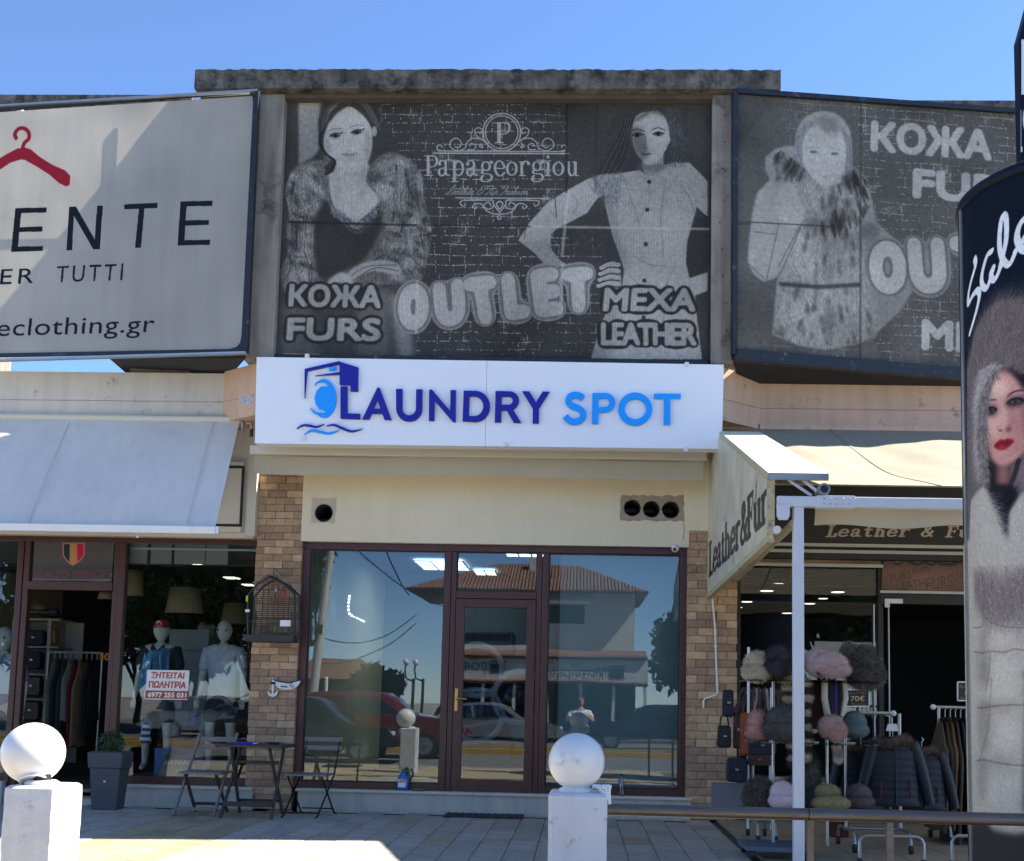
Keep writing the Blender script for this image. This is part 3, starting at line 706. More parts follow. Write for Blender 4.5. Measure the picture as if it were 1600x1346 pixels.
letter('letter_t', [crop6([(1046, 307), (1213, 308), (1213, 337), (1148, 338), (1147, 501), (1106, 500), (1109, 338), (1046, 337)])], M_azure)
# logo
def lp(name, c, m, label=None): letter(name, [crop5(x) for x in c], m, .03, label)
lp('logo_machine_side', [[(606, 106), (722, 143), (720, 292), (674, 291), (674, 253), (606, 250)]], M_navy)
lp('logo_machine_outline', [[(388, 152), (605, 103), (605, 122), (404, 165), (387, 335)]], M_navy)
lp('logo_panel_line', [[(450, 194), (604, 172), (605, 186)]], M_navy)
lp('logo_display', [[(540, 143), (584, 138), (584, 157), (540, 161)]], M_azure)
lp('logo_drum', [arc(508, 335, 76, 120, -138, 120, 30)+[(440, 425), (420, 395), (455, 420), (500, 428), (530, 415)]+[(475, 400), (456, 370), (450, 330), (462, 290), (490, 262), (535, 262), (520, 240), (490, 232), (455, 240)]], M_azure)
def wave(pts, w): 
    P = smooth(pts, 8, False); n = len(P); a = []; b = []
    for i in range(n):
        d = P[min(i+1, n-1)]-P[max(i-1, 0)]; d = d/np.hypot(*d); nn = np.array((-d[1], d[0])); k = w*max(.05, math.sin(PI*(i+.3)/(n-.4))); a.append(tuple(P[i]+nn*k/2)); b.append(tuple(P[i]-nn*k/2))
    return a+b[::-1]
lp('logo_wave', [wave([(337, 525), (375, 503), (420, 505), (460, 512), (510, 496)], 13)], M_navy)
lp('logo_wave', [wave([(522, 507), (570, 500), (620, 520), (680, 540), (748, 525)], 15)], M_navy)
lp('logo_wave', [wave([(385, 560), (430, 535), (480, 543), (540, 553), (600, 535)], 15)], M_azure)

# ================================================================== upper concrete frame
YB = -.78
cap = thing('concrete_roof_frame', 'weathered concrete goalpost frame with black lichen round the centre billboard', 'roof frame', (W(765, 560, -.9).x, -.7, zt))
ct = [W(305, 107, -1.0), W(1220, 110, -1.0)]; cb = W(305, 138, -1.0).z
zct = (ct[0].z+ct[1].z)/2
g = MB(); nx = 120; rn = random.Random(3)
tops = [zct+rn.uniform(-.012, .006) for _ in range(nx+1)]
for i in range(nx):
    xa_ = ct[0].x+(ct[1].x-ct[0].x)*i/nx; xb_ = ct[0].x+(ct[1].x-ct[0].x)*(i+1)/nx
    g.add([(xa_, -1.0, cb), (xb_, -1.0, cb), (xb_, -1.0, tops[i+1]), (xa_, -1.0, tops[i]), (xa_, -.74, cb), (xb_, -.74, cb), (xb_, -.74, tops[i+1]), (xa_, -.74, tops[i])],
          [(0, 1, 2, 3), (3, 2, 6, 7), (1, 0, 4, 5), (5, 4, 7, 6)]+([(0, 3, 7, 4)] if i == 0 else [])+([(1, 5, 6, 2)] if i == nx-1 else []))
obj('cap_beam', g, M_cap, cap)
obj('cap_sun_block', MB().box(W(437, 350, -.9).x, W(1111, 350, -.9).x, -.739, .1, cb-.35, cb-.002), M_cap, cap)  # hidden block added to stop sun leaking above the board
obj('cap_sun_block', MB().box(ct[0].x+.01, ct[1].x-.01, -.739, .1, cb, zct-.02), M_cap, cap)  # depth added behind the cap against the same sun leak
c1a = W(408, 350, -.9).x; c1b = W(440, 350, -.86).x
obj('column', MB().box(W(388, 350, -.9).x, W(436, 350, -.9).x, -.9, .1, zt+.02, cb-.001), M_conc, cap, bevel=.012)
obj('column', MB().box(W(1112, 350, -.9).x, W(1145, 350, -.9).x, -.9, .1, zt+.02, cb-.001), M_conc, cap, bevel=.012)
obj('lintel', MB().box(W(436, 350, -.9).x+.001, W(1112, 350, -.9).x-.001, -.90, -.741, cb-.05, cb-.001), mat('stained_lintel', srgb(92, 76, 64), .9, var=.3, vs=4, bump=.6), cap)
g = MB()
for i in range(9):
    c = W(1132+random.uniform(-8, 8), 180+i*42, -.9); g.sphere((c.x, -.90, c.z), .008, 8, 5)
obj('form_tie_hole', g, M_black, cap)
# side roof edges seen above the boards
t = thing('roof_edge', 'dark roof edge of concrete showing above the left billboard', 'roof edge', (W(80, 160, 1.2).x, 1.2, zt))
a = W(-60, 148, 1.2); b = W(300, 150, 1.2); obj('edge_beam', MB().box(a.x-3, b.x, 1.2, 1.6, a.z-.28, a.z), M_cap, t)
obj('rear_column', MB().box(a.x+.3, a.x+.7, 1.25, 1.55, zt-.1, a.z-.281), M_conc, t)
obj('rear_column', MB().box(b.x-.5, b.x-.1, 1.25, 1.55, zt-.1, a.z-.281), M_conc, t)
t = thing('roof_edge', 'dark roof edge of concrete showing above the right billboard', 'roof edge', (W(1500, 160, 1.2).x, 1.2, zt))
a = W(1370, 157, 1.2); obj('edge_beam', MB().box(W(1230, 157, 1.2).x, a.x+5, 1.2, 1.6, a.z-.3, a.z), M_cap, t)
obj('rear_column', MB().box(W(1200, 157, 1.2).x, W(1230, 157, 1.2).x-.001, 1.25, 1.55, zt-.1, a.z-.1), M_conc, t)
# unseen roof block added behind the left board to cast shade across the vinyl
t = thing('roof_shade_block', 'unseen concrete block added on roof behind the boards to shade the vinyl', 'shade block', (-1.8, 3.4, zt))
obj('shade_block_wall', MB().box(-3.6, 2.2, 2.2, 2.5, zt-.02, 7.9), M_conc, t); obj('shade_block_side', MB().box(-3.6, -3.35, .35, 2.199, zt-.02, 7.75), M_conc, t)
t = thing('awning_sun_block', 'unseen concrete slab added behind the left billboard to keep sun off the awning', 'sun block', (-4.6, -.3, zt)); obj('sun_block_slab', MB().box(-4.95, -4.3, -.35, -.25, zt-.02, 6.7), M_conc, t)  # unseen slab added to block a sun patch on the left awning
# cable bits left of the sign
t = thing('cable_clamp', 'small metal clamps with hanging black connector left of the white sign', 'clamp', W(385, 672, -.5))
g = MB(); a = W(379, 668, -.5); g.tube([a+V((-.03, 0, .05)), a+V((0, 0, .05)), a, a+V((-.01, 0, -.06))], .014, 8); g.tube([a+V((.04, 0, .04)), a+V((.09, 0, .05)), a+V((.1, 0, -.02))], .012, 8); obj('clamp', g, M_edge, t)
obj('connector', MB().cyl(a+V((.1, 0, -.02)), a+V((.1, 0, -.1)), .016), M_blk, t)
g = MB(); a = W(386, 627, -.84)
for i in range(26):
    q = a+V((random.uniform(-.05, .05), random.uniform(-.04, .0), random.uniform(-.05, .05))); g.tube([q, q+V((random.uniform(-.03, .03), random.uniform(-.02, .0), random.uniform(-.03, .03))), q+V((random.uniform(-.05, .05), random.uniform(-.02, .01), random.uniform(-.05, .05)))], .004, 4)
tag(obj('plastic_rag', g, mat('pale_blue_plastic', srgb(190, 215, 235), .3, var=.1)), 'scrunched pale blue plastic stuck on the peach return left of the sign', 'plastic')
# ================================================================== printed billboards
G = lambda v: np.array((v*1.05, v*1.01, v*.94), np.float32)/255
def A_(pts): return [(400+x/2.6925, 80+y/2.6925) for x, y in pts]
def B_(pts): return [(780+x/2.6925, 80+y/2.6925) for x, y in pts]
def C_(pts): return [(1120+x/2.5875, 80+y/2.5875) for x, y in pts]
def E_(pts): return [(640+x/5.714, 150+y/5.714) for x, y in pts]       # zoomed logo
def R5(pts): return [(1450+x/3.54, 220+y/3.54) for x, y in pts]
def R6(pts): return [(1480+x/4.483, 560+y/4.483) for x, y in pts]
def R2(pts): return [(1340+x/4.808, 800+y/4.808) for x, y in pts]
def R4(pts): return [(1340+x/4.707, 1060+y/4.707) for x, y in pts]
def brick_print(c, clip, bw, bh, light, dark, seed=0, dens=1.0):
    # faded brick wall printed in two tones: broken pale mortar lines
    r = np.random.default_rng(seed); H, Wd = c.h, c.w
    low = c.blur(np.kron(r.normal(0, 1, (H//24+2, Wd//24+2)), np.ones((24, 24)))[:H, :Wd].astype(np.float32), 14); low /= low.std()
    fine = c.blur(r.normal(0, 1, (H, Wd)).astype(np.float32), 1.2); fine /= fine.std()
    m = np.zeros((H, Wd), np.float32); rows = int(H/bh)+1
    for j in range(rows):
        y = int(j*bh+r.uniform(-1, 1)); xs = np.arange(Wd); wob = (np.sin(xs/37+j)*1.6+np.cumsum(r.normal(0, .12, Wd))).astype(int)
        for t in range(3):
            yy = np.clip(y+wob+t, 0, H-1); m[yy, xs] = 1
        x = (j % 2)*bw/2+r.uniform(-6, 6)
        while x < Wd:
            ww = int(r.integers(2, 4)); y0 = max(0, min(y, H-1)); y1 = min(int(y+bh), H); k = int(x); m[y0:y1, max(0, k):max(0, min(Wd, k+ww))] = 1; x += bw*r.uniform(.7, 1.3)
    vis = np.clip((low*.55+fine*.75+.15*dens-.05)*1.4, 0, 1); m = m*vis
    sp = np.clip((low-1.1)*.9, 0, 1)*np.clip(fine*.8+.2, 0, 1)*.6
    m = np.clip(m+sp*dens, 0, 1)*clip; c.comp(m, light, .95)

# ---------------- centre board
YBD = -.80
FB = Frame((0, YBD, 0)); qB = [FB.hit(*p) for p in ((424, 552), (1110, 563), (1115, 150), (440, 148))]; eB = quad_ext(FB, qB)
cv = plane_canvas(FB, *eB, 300, G(62))
ones = np.ones((cv.h, cv.w), np.float32)
wall = cv.mask(A_([(500, 190), (1200, 190), (1200, 1400), (600, 1400), (560, 900), (700, 800), (640, 500)])); wall2 = cv.mask(B_([(-120, 190), (290, 190), (290, 1400), (-120, 1400)]))
wall = np.maximum(wall, wall2); wall3 = cv.mask(B_([(285, 720), (430, 720), (430, 1400), (285, 1400)]))
brick_print(cv, np.maximum(wall, wall3*.7), 52, 31, G(150), G(55), 5, 1.1)
cv.fill(B_([(225, 190), (890, 190), (890, 700), (225, 700)]), G(64), .55, 30)
# woman in fur coat (left)
cv.fill(A_([(178, 198), (275, 198), (262, 300), (275, 400), (240, 445), (180, 480)]), G(128), .95, 3)
coat = A_([(180, 480), (240, 458), (300, 470), (312, 540), (312, 620), (350, 690), (420, 760), (500, 700), (512, 640), (500, 590), (455, 530), (500, 458), (560, 425), (620, 440), (680, 490), (705, 560), (712, 640), (737, 740), (730, 830), (715, 900), (690, 970), (600, 975), (450, 990), (300, 965), (250, 985), (180, 1000), (130, 1020), (105, 960), (110, 900), (135, 850), (130, 740), (140, 680), (125, 600), (130, 560), (155, 500)])
cv.fill(A_([(130, 1000), (600, 965), (665, 1300), (110, 1300)]), G(66), .95, 4)
for pts, v in (([(430, 1000), (560, 1000), (560, 1290), (425, 1290)], 100), ([(560, 1020), (640, 1050), (665, 1290), (600, 1290)], 135), ([(120, 1050), (230, 1080), (270, 1290), (110, 1290)], 92)):
    cv.fill(A_(pts), G(v), .7, 9)
mcoat = cv.fill(coat, G(92), 1, 2, True)
lobes = [((210, 560), 45, 90, 122), ((160, 640), 30, 40, 62), ((250, 650), 34, 70, 105), ((170, 800), 38, 60, 70), ((210, 900), 80, 60, 128), ((270, 830), 45, 70, 100), ((560, 500), 60, 45, 136), ((540, 590), 50, 45, 150), ((610, 560), 28, 110, 124), ((650, 640), 28, 90, 66), ((570, 720), 40, 90, 104), ((680, 740), 40, 70, 122), ((620, 800), 50, 80, 96), ((670, 880), 55, 70, 126), ((520, 790), 40, 60, 84), ((180, 960), 60, 40, 132), ((500, 530), 45, 16, 56), ((600, 470), 60, 22, 128)]
for (x, y), rx, ry, v in lobes:
    cx, cy = A_([(x, y)])[0]; cv.ellipse((cx, cy), rx/2.69, ry/2.69, G(v), .75, 9, clip=mcoat)
for ln in ([(300, 640), (240, 720), (230, 830)], [(590, 480), (590, 640), (560, 760)], [(630, 520), (640, 640), (610, 760)], [(670, 560), (690, 680), (730, 770)], [(140, 680), (200, 700)], [(132, 860), (240, 870)], [(730, 770), (650, 790), (620, 850)], [(500, 880), (600, 830), (690, 870)]):
    cv.pen(A_(ln), 7, col=G(50), alpha=.6)
cv.fur(mcoat, 14000, 16, PI/2, .5, [.72, .85, 1.15, 1.3], .45, rel=True)

rp = np.random.default_rng(21)
for (xa_p, xb_p, ya_p, yb_p, nxp, nyp) in ((545, 725, 470, 930, 3, 9), (125, 290, 500, 960, 3, 9)):
    for j in range(nyp):
        for i in range(nxp):
            x = lerp(xa_p, xb_p, (i+.5)/nxp)+rp.normal(0, 24); y = lerp(ya_p, yb_p, (j+.5)/nyp)+rp.normal(0, 26); sz_ = rp.uniform(.6, 1.5); an_ = rp.uniform(.2, 1.4)
            c0 = A_([(x, y)])[0]; c1_ = A_([(x+14, y+30)])[0]
            cv.ellipse(c1_, 12*sz_, 4*sz_, G(40), .6, 3, an_, clip=mcoat); cv.ellipse(c0, 13*sz_, 7, G(rp.integers(112, 160)), .6, 5, an_, clip=mcoat)
for k_ in range(26):
    x = rp.choice([rp.uniform(560, 720), rp.uniform(125, 280)]); y = rp.uniform(480, 900); cv.pen(A_([(x, y), (x+rp.normal(0, 20), y+60), (x+rp.normal(0, 34), y+130)]), 4, 3, col=G(rp.choice([38, 46, 150])), alpha=.4, taper=True)
cv.fur(mcoat, 16000, 13, PI/2+.2, .5, [.6, .8, 1.2, 1.4], .5, rel=True)
dress = cv.fill(A_([(300, 640), (350, 700), (420, 765), (500, 705), (512, 650), (530, 720), (500, 800), (450, 880), (360, 930), (280, 960), (250, 900), (240, 760), (270, 660)]), G(52), .95, 5, True)
cv.fill(A_([(380, 960), (400, 920), (450, 892), (500, 880), (580, 885), (610, 915), (600, 942), (500, 925), (440, 945), (400, 985)]), G(148), .9, 2, True)
for ln in ([(400, 945), (470, 905), (590, 900)], [(410, 965), (500, 912), (600, 925)]): cv.pen(A_(ln), 3, col=G(70), alpha=.7)
cv.fill(A_([(290, 1000), (310, 960), (360, 930), (400, 950), (390, 985), (330, 1010)]), G(160), .9, 3, True)
cv.fill(A_([(322, 480), (468, 470), (462, 545), (508, 605), (508, 650), (440, 708), (420, 722), (395, 706), (350, 680), (322, 640), (308, 560)]), G(158), 1, 2, True)
cv.fill(A_([(286, 400), (288, 335), (322, 268), (388, 234), (440, 262), (484, 320), (489, 385), (480, 440), (462, 482), (430, 510), (382, 520), (330, 498), (302, 450)]), G(165), 1, 1, True)
cv.fill(A_([(335, 500), (430, 512), (470, 480), (462, 520), (400, 530)]), G(140), .6, 5, True)
cv.fur(cv.mask(A_([(312, 640), (420, 722), (510, 650), (512, 690), (425, 755), (320, 690)])), 900, 7, 0, 3, [.22, .5, .6], .8)
cv.fill(A_([(262, 400), (262, 300), (285, 225), (318, 192), (470, 192), (512, 240), (532, 290), (516, 330), (492, 352), (482, 300), (445, 252), (400, 215), (385, 232), (340, 262), (305, 305), (288, 350), (276, 400), (300, 440), (338, 462), (330, 505), (298, 522), (284, 490), (310, 462), (270, 420)]), G(58), 1, 1.5, False)
for ln in ([(300, 260), (350, 215), (385, 205)], [(280, 330), (300, 270), (340, 230)], [(410, 200), (470, 230), (505, 290)], [(520, 240), (530, 290), (505, 320)]): cv.pen(A_(ln), 4, col=G(100), alpha=.6)
cv.fill(A_([(384, 192), (398, 192), (396, 225), (386, 225)]), G(120), .7, 2)

cv.ellipse(A_([(395, 300)])[0], 22, 16, G(176), .5, 8); cv.ellipse(A_([(470, 400)])[0], 5, 26, G(128), .6, 5); cv.ellipse(A_([(300, 420)])[0], 5, 22, G(124), .6, 5); cv.ellipse(A_([(385, 455)])[0], 22, 4, G(140), .6, 4); cv.pen(A_([(372, 345), (366, 385), (374, 402)]), 2.2, col=G(132), alpha=.5)
cv.ellipse(A_([(340, 560)])[0], 5, 34, G(130), .5, 5); cv.ellipse(A_([(450, 560)])[0], 6, 30, G(136), .5, 5); cv.pen(A_([(400, 560), (402, 640), (410, 700)]), 3, col=G(138), alpha=.5)
cv.pen(A_([(345, 205), (300, 250), (284, 320), (270, 380), (292, 430), (330, 462), (318, 500), (292, 520)]), 9, 5, col=G(44), alpha=.9)
for k_ in range(9): cv.pen(A_([(385-8*k_, 200+2*k_), (330-6*k_, 232+5*k_), (300-3*k_, 290+6*k_)]), 1.4, col=G(104 if k_ % 2 else 84), alpha=.6)
for k_ in range(9): cv.pen(A_([(400+8*k_, 202+k_), (455+6*k_, 240+4*k_), (492+4*k_, 300+4*k_)]), 1.4, col=G(104 if k_ % 2 else 84), alpha=.6)
cv.ellipse(A_([(498, 338)])[0], 4, 8, G(150), .9, 1)
for ex, ey, tl_ in ((334, 356, 0), (424, 342, -.12)):
    cx, cy = A_([(ex, ey)])[0]; cv.ellipse((cx, cy-1), 10, 5, G(120), .6, 3, tl_); cv.ellipse((cx, cy), 7.6, 2.6, G(64), .85, 1, tl_); cv.ellipse((cx, cy+.4), 3.2, 3, G(40), 1, 1); cv.pen(A_([(ex-24, ey+2), (ex-4, ey-9), (ex+24, ey-10), (ex+30, ey-15)]), 4, 3, col=G(36), alpha=.9); cv.pen(A_([(ex-28, ey-22), (ex, ey-30), (ex+28, ey-28)]), 3.4, 2.4, col=G(96), alpha=.75)

cv.fill(A_([(358, 434), (380, 428), (394, 431), (408, 427), (428, 428), (410, 444), (385, 446)]), G(128), .75, 1); cv.pen(A_([(360, 434), (392, 436), (426, 429)]), 1.6, col=G(96), alpha=.7); cv.pen(A_([(380, 398), (392, 402), (402, 397)]), 2.2, col=G(130), alpha=.5)
# woman with hand on hip (right)
cv.fill(B_([(470, 200), (800, 200), (790, 470), (560, 560), (420, 520), (480, 420)]), G(56), .6, 12)
bl_ = B_([(520, 512), (590, 500), (612, 516), (650, 522), (690, 480), (740, 466), (800, 470), (830, 500), (876, 548), (876, 696), (830, 660), (812, 720), (790, 800), (785, 890), (800, 950), (820, 1000), (832, 1130), (852, 1296), (385, 1296), (430, 1140), (470, 1060), (515, 1000), (525, 920), (500, 840), (480, 790), (462, 720), (448, 660), (440, 605), (412, 620), (370, 680), (300, 718), (240, 748), (216, 772), (216, 830), (255, 880), (290, 902), (205, 912), (150, 850), (80, 796), (128, 720), (200, 640), (280, 588), (372, 538), (430, 518)])
mb_ = cv.fill(bl_, G(146), 1, 1.2, False)
cv.fill(B_([(385, 1296), (430, 1140), (470, 1060), (500, 1060), (450, 1296)]), G(100), .5, 12, clip=mb_); cv.fill(B_([(440, 600), (480, 790), (520, 900), (540, 900), (500, 760), (470, 620)]), G(90), .5, 8, clip=mb_)
cv.fill(B_([(80, 796), (216, 800), (290, 902), (205, 912)]), G(120), .6, 6, clip=mb_); cv.fill(B_([(700, 520), (790, 560), (780, 900), (740, 1250), (640, 1250), (700, 800)]), G(158), .5, 20, clip=mb_)
cv.fur(mb_*cv.mask(B_([(380, 480), (880, 480), (880, 700), (420, 660)])), 700, 12, 1.2, 2.5, [.25, .4, .65], .35, 1.5)
cv.fur(cv.mask(B_([(390, 520), (520, 500), (500, 640), (430, 640)])), 900, 22, 1.3, .6, [.22, .25, .6], .6, 1.2)
cv.fill(B_([(830, 700), (876, 700), (876, 930), (800, 950), (786, 890), (792, 800)]), G(56), 1, 1); cv.fill(B_([(800, 955), (876, 930), (876, 1008), (818, 1030)]), G(150), 1, 1)
cv.pen(B_([(830, 660), (860, 690), (876, 700)]), 4, col=G(50), alpha=.8); cv.pen(B_([(235, 620), (240, 700)]), 3, col=G(60), alpha=.7); cv.pen(B_([(115, 720), (105, 790)]), 3, col=G(60), alpha=.6)
for f_ in range(4): cv.pen(A_([(392, 950+f_*6), (360, 958+f_*12), (322, 985+f_*10), (300, 1010+f_*7)]), 9, 8, col=G(154), alpha=.95)
for f_ in range(3): cv.pen(A_([(372, 962+f_*9), (330, 988+f_*10)]), 1.6, col=G(96), alpha=.7)
hand = cv.fill(B_([(440, 985), (450, 945), (460, 895), (485, 885), (505, 920), (512, 990), (460, 1005)]), G(120), 1, 1, True)
for f_ in range(4): cv.pen(B_([(500, 898+f_*27), (462, 896+f_*26), (430-4*f_, 912+f_*25)]), 15, 12, col=G(150), alpha=.95)
for f_ in range(4): cv.pen(B_([(505, 912+f_*27), (462, 910+f_*27), (424-4*f_, 928+f_*25)]), 3, col=G(56), alpha=.85)
for x, y in ((630, 550), (622, 667), (616, 812), (610, 965), (607, 1120)): cx, cy = B_([(x, y)])[0]; cv.ellipse((cx, cy), 3.4, 3.4, G(50), .95, 1)
cv.fill(B_([(600, 470), (660, 490), (650, 520), (612, 518)]), G(120), 1, 3)
cv.fill(B_([(598, 440), (690, 420), (690, 482), (662, 512), (650, 524), (612, 518), (606, 490)]), G(132), 1, 2)
cv.ellipse(B_([(640, 488)])[0], 24, 7, G(92), .7, 5)
cv.fill(B_([(564, 395), (558, 345), (568, 290), (590, 264), (630, 254), (676, 254), (702, 290), (716, 335), (714, 380), (700, 415), (680, 448), (652, 474), (624, 478), (600, 458), (578, 430)]), G(152), 1, 1, True)
for k_ in range(14): cv.pen(B_([(650+5*k_, 235-k_), (715+4*k_, 300+3*k_), (728+4*k_, 400+4*k_), (706+6*k_, 470)]), 1.6, col=G(96 if k_ % 3 == 0 else 46), alpha=.6)
for k_ in range(12): cv.pen(B_([(650-6*k_, 232), (575-4*k_, 270), (552-4*k_, 350), (540-8*k_, 440), (500-8*k_, 520)]), 1.8, col=G(78 if k_ % 3 == 0 else 44), alpha=.7)
cv.ellipse(B_([(712, 372)])[0], 3, 6, G(150), .9, 1)
for ln in ([(520, 520), (560, 640), (600, 760)], [(700, 540), (680, 700), (690, 860)], [(560, 860), (640, 900), (700, 900)], [(540, 930), (600, 1000)], [(740, 900), (700, 1000), (690, 1200)], [(300, 600), (330, 640), (300, 700)], [(200, 660), (240, 700)], [(370, 545), (400, 600)], [(480, 1100), (470, 1290)], [(760, 560), (800, 620), (820, 680)]): cv.pen(B_(ln), 6, 4, col=G(112), alpha=.45, taper=True)
cv.fill(B_([(556, 320), (600, 330), (615, 380), (625, 420), (606, 462), (580, 436), (560, 390)]), G(84), .8, 5, True)
cv.fill(B_([(560, 300), (620, 252), (690, 250), (700, 275), (640, 262), (590, 290)]), G(60), .7, 4, True)
for ex, ey in ((580, 354), (668, 349)):
    cx, cy = B_([(ex, ey)])[0]; cv.ellipse((cx, cy), 8, 3, G(70), .9, 1); cv.ellipse((cx, cy), 3, 3, G(28), 1, 1); cv.pen(B_([(ex-22, ey+2), (ex, ey-9), (ex+24, ey-2)]), 3.4, 2.6, col=G(38), alpha=.9); cv.pen(B_([(ex-26, ey-18), (ex, ey-26), (ex+28, ey-16)]), 3.8, 2.6, col=G(54), alpha=.8)
cv.pen(B_([(600, 432), (614, 436), (634, 432)]), 5, col=G(66), alpha=.85); cv.pen(B_([(610, 350), (615, 385), (606, 405), (620, 410)]), 3, col=G(70), alpha=.7)
cv.fur(cv.mask(B_([(690, 250), (745, 210), (790, 400), (780, 470), (700, 480), (722, 380)])), 900, 20, 1.3, .4, [.2, .22, .3, .45], .6, .8)
# logo
Lc = G(146)
def circle(c, cx, cy, r, w, col): 
    t = np.linspace(0, 2*PI, 50); c.pen([(cx+r*math.cos(a), cy+r*math.sin(a)) for a in t], w, col=col, sm=False)
ox, oy = E_([(822, 325)])[0]
circle(cv, ox, oy, 29.5, 4, Lc); circle(cv, ox, oy, 25.5, 3, Lc)
for a in range(200, 345, 12): cv.ellipse((ox+34*math.cos(math.radians(a)), oy+34*math.sin(math.radians(a))), .9, .9, Lc)
cv.pen(E_([(798, 245), (798, 415)]), 11, 4, col=Lc); cv.pen(E_([(768, 243), (840, 240), (885, 255), (888, 300), (860, 335), (810, 340)]), 7, 3, col=Lc); cv.pen(E_([(765, 418), (832, 418)]), 4, col=Lc)
def both(pts, w=3.2, cx=822, **k):
    cv.pen(E_(pts), w, col=Lc, **k); cv.pen(E_([(2*cx-x, y) for x, y in pts]), w, col=Lc, **k)
both([(700, 440), (640, 390), (560, 380), (510, 420), (490, 470), (420, 490), (360, 450), (375, 395), (425, 380), (460, 420), (440, 460), (405, 455)])
both([(660, 400), (600, 360), (580, 310), (610, 285), (645, 300), (635, 335), (610, 325)]); both([(520, 480), (575, 480), (585, 440), (545, 425), (535, 450)]); both([(290, 492), (250, 480), (245, 450), (275, 440), (290, 460)]); both([(640, 430), (622, 450), (650, 462), (640, 430)])
cv.pen(E_([(290, 493), (1380, 497)]), 3.2, col=Lc); cv.pen(E_([(215, 512), (1412, 516)]), 4.5, col=Lc)
cv.pen(E_([(410, 910), (1235, 915)]), 3.2, col=Lc)
both([(735, 930), (480, 935), (455, 965), (485, 985), (497, 960)], cx=803); both([(745, 935), (745, 990), (700, 1010), (660, 980), (700, 950), (725, 975)], cx=803); both([(803, 1055), (740, 1050), (680, 1020), (640, 965), (590, 965), (560, 990), (590, 1005), (600, 985)], cx=803); both([(803, 1040), (770, 1000), (745, 960)], cx=803)
cv.pen(E_([(803, 940), (775, 965), (803, 1010), (832, 965), (803, 940)]), 4, col=Lc); cv.pen(E_([(800, 1062), (785, 1088), (800, 1102), (815, 1088), (800, 1062)]), 3, col=Lc)
# name in a high-contrast serif, drawn with a broad nib
def glyphs(c, seq, nw, nh, col, f, ang=0):
    for st in seq:
        k = st[0] if isinstance(st[0], str) else None; pts = st[1:] if k else st
        if k == 'v': c.pen(f(pts), nw, nh, ang, col, sm=False)
        elif k == 'h': c.pen(f(pts), nh*1.1, nh*1.1, 0, col, sm=False)
        elif k == 'd': p = f(pts)[0]; c.ellipse(p, 2.6, 2.6, col)
        else: c.pen(f(list(pts)), nw*.82, nh, ang, col)
def o_(x, y=650, rx=42, ry=58): return [(x+rx*math.cos(t), y+ry*math.sin(t)) for t in np.linspace(0, 2*PI, 18)]
def a_(x): return [[(x-38, 600), (x-20, 580), (x+5, 580), (x+22, 605), (x+22, 690), (x+40, 710), (x+52, 705)], [(x+20, 640), (x-30, 655), (x-38, 690), (x-15, 714), (x+18, 690)], ('d', (x-34, 608))]
def g_(x): return [o_(x-4, 628, 34, 40), [(x+20, 600), (x+40, 585), (x+48, 592)], [(x-30, 660), (x-36, 690), (x+30, 700), (x+48, 730), (x+20, 762), (x-30, 762), (x-48, 740), (x-30, 710)], ('d', (x+46, 592))]
seq = [('v', (165, 540), (165, 705)), ('h', (130, 535), (200, 535)), ('h', (130, 710), (205, 710)), [(170, 535), (225, 540), (243, 585), (220, 628), (172, 634)]]
seq += a_(300)+[('v', (400, 590), (400, 760)), ('h', (375, 588), (400, 588)), ('h', (375, 765), (430, 765)), [(404, 605), (440, 582), (472, 620), (470, 680), (440, 712), (404, 695)]]+a_(552)+g_(685)
seq += [[(760, 645), (840, 645), (830, 600), (798, 580), (768, 605), (762, 660), (790, 710), (820, 710), (845, 685)]]+[o_(912)]+[('v', (1000, 590), (1000, 708)), ('h', (978, 590), (1000, 590)), ('h', (978, 712), (1030, 712)), [(1004, 620), (1025, 585), (1055, 590)], ('d', (1060, 605))]+g_(1140)
seq += [('v', (1235, 590), (1235, 708)), ('h', (1212, 590), (1235, 590)), ('h', (1212, 712), (1258, 712)), ('d', (1234, 545))]+[o_(1327)]
seq += [[(1420, 590), (1420, 670), (1440, 712), (1475, 695)], ('v', (1478, 590), (1478, 700)), ('h', (1400, 590), (1420, 590)), ('h', (1458, 590), (1478, 590)), ('h', (1478, 710), (1504, 710))]
glyphs(cv, seq, 8.5, 2.6, Lc, E_)
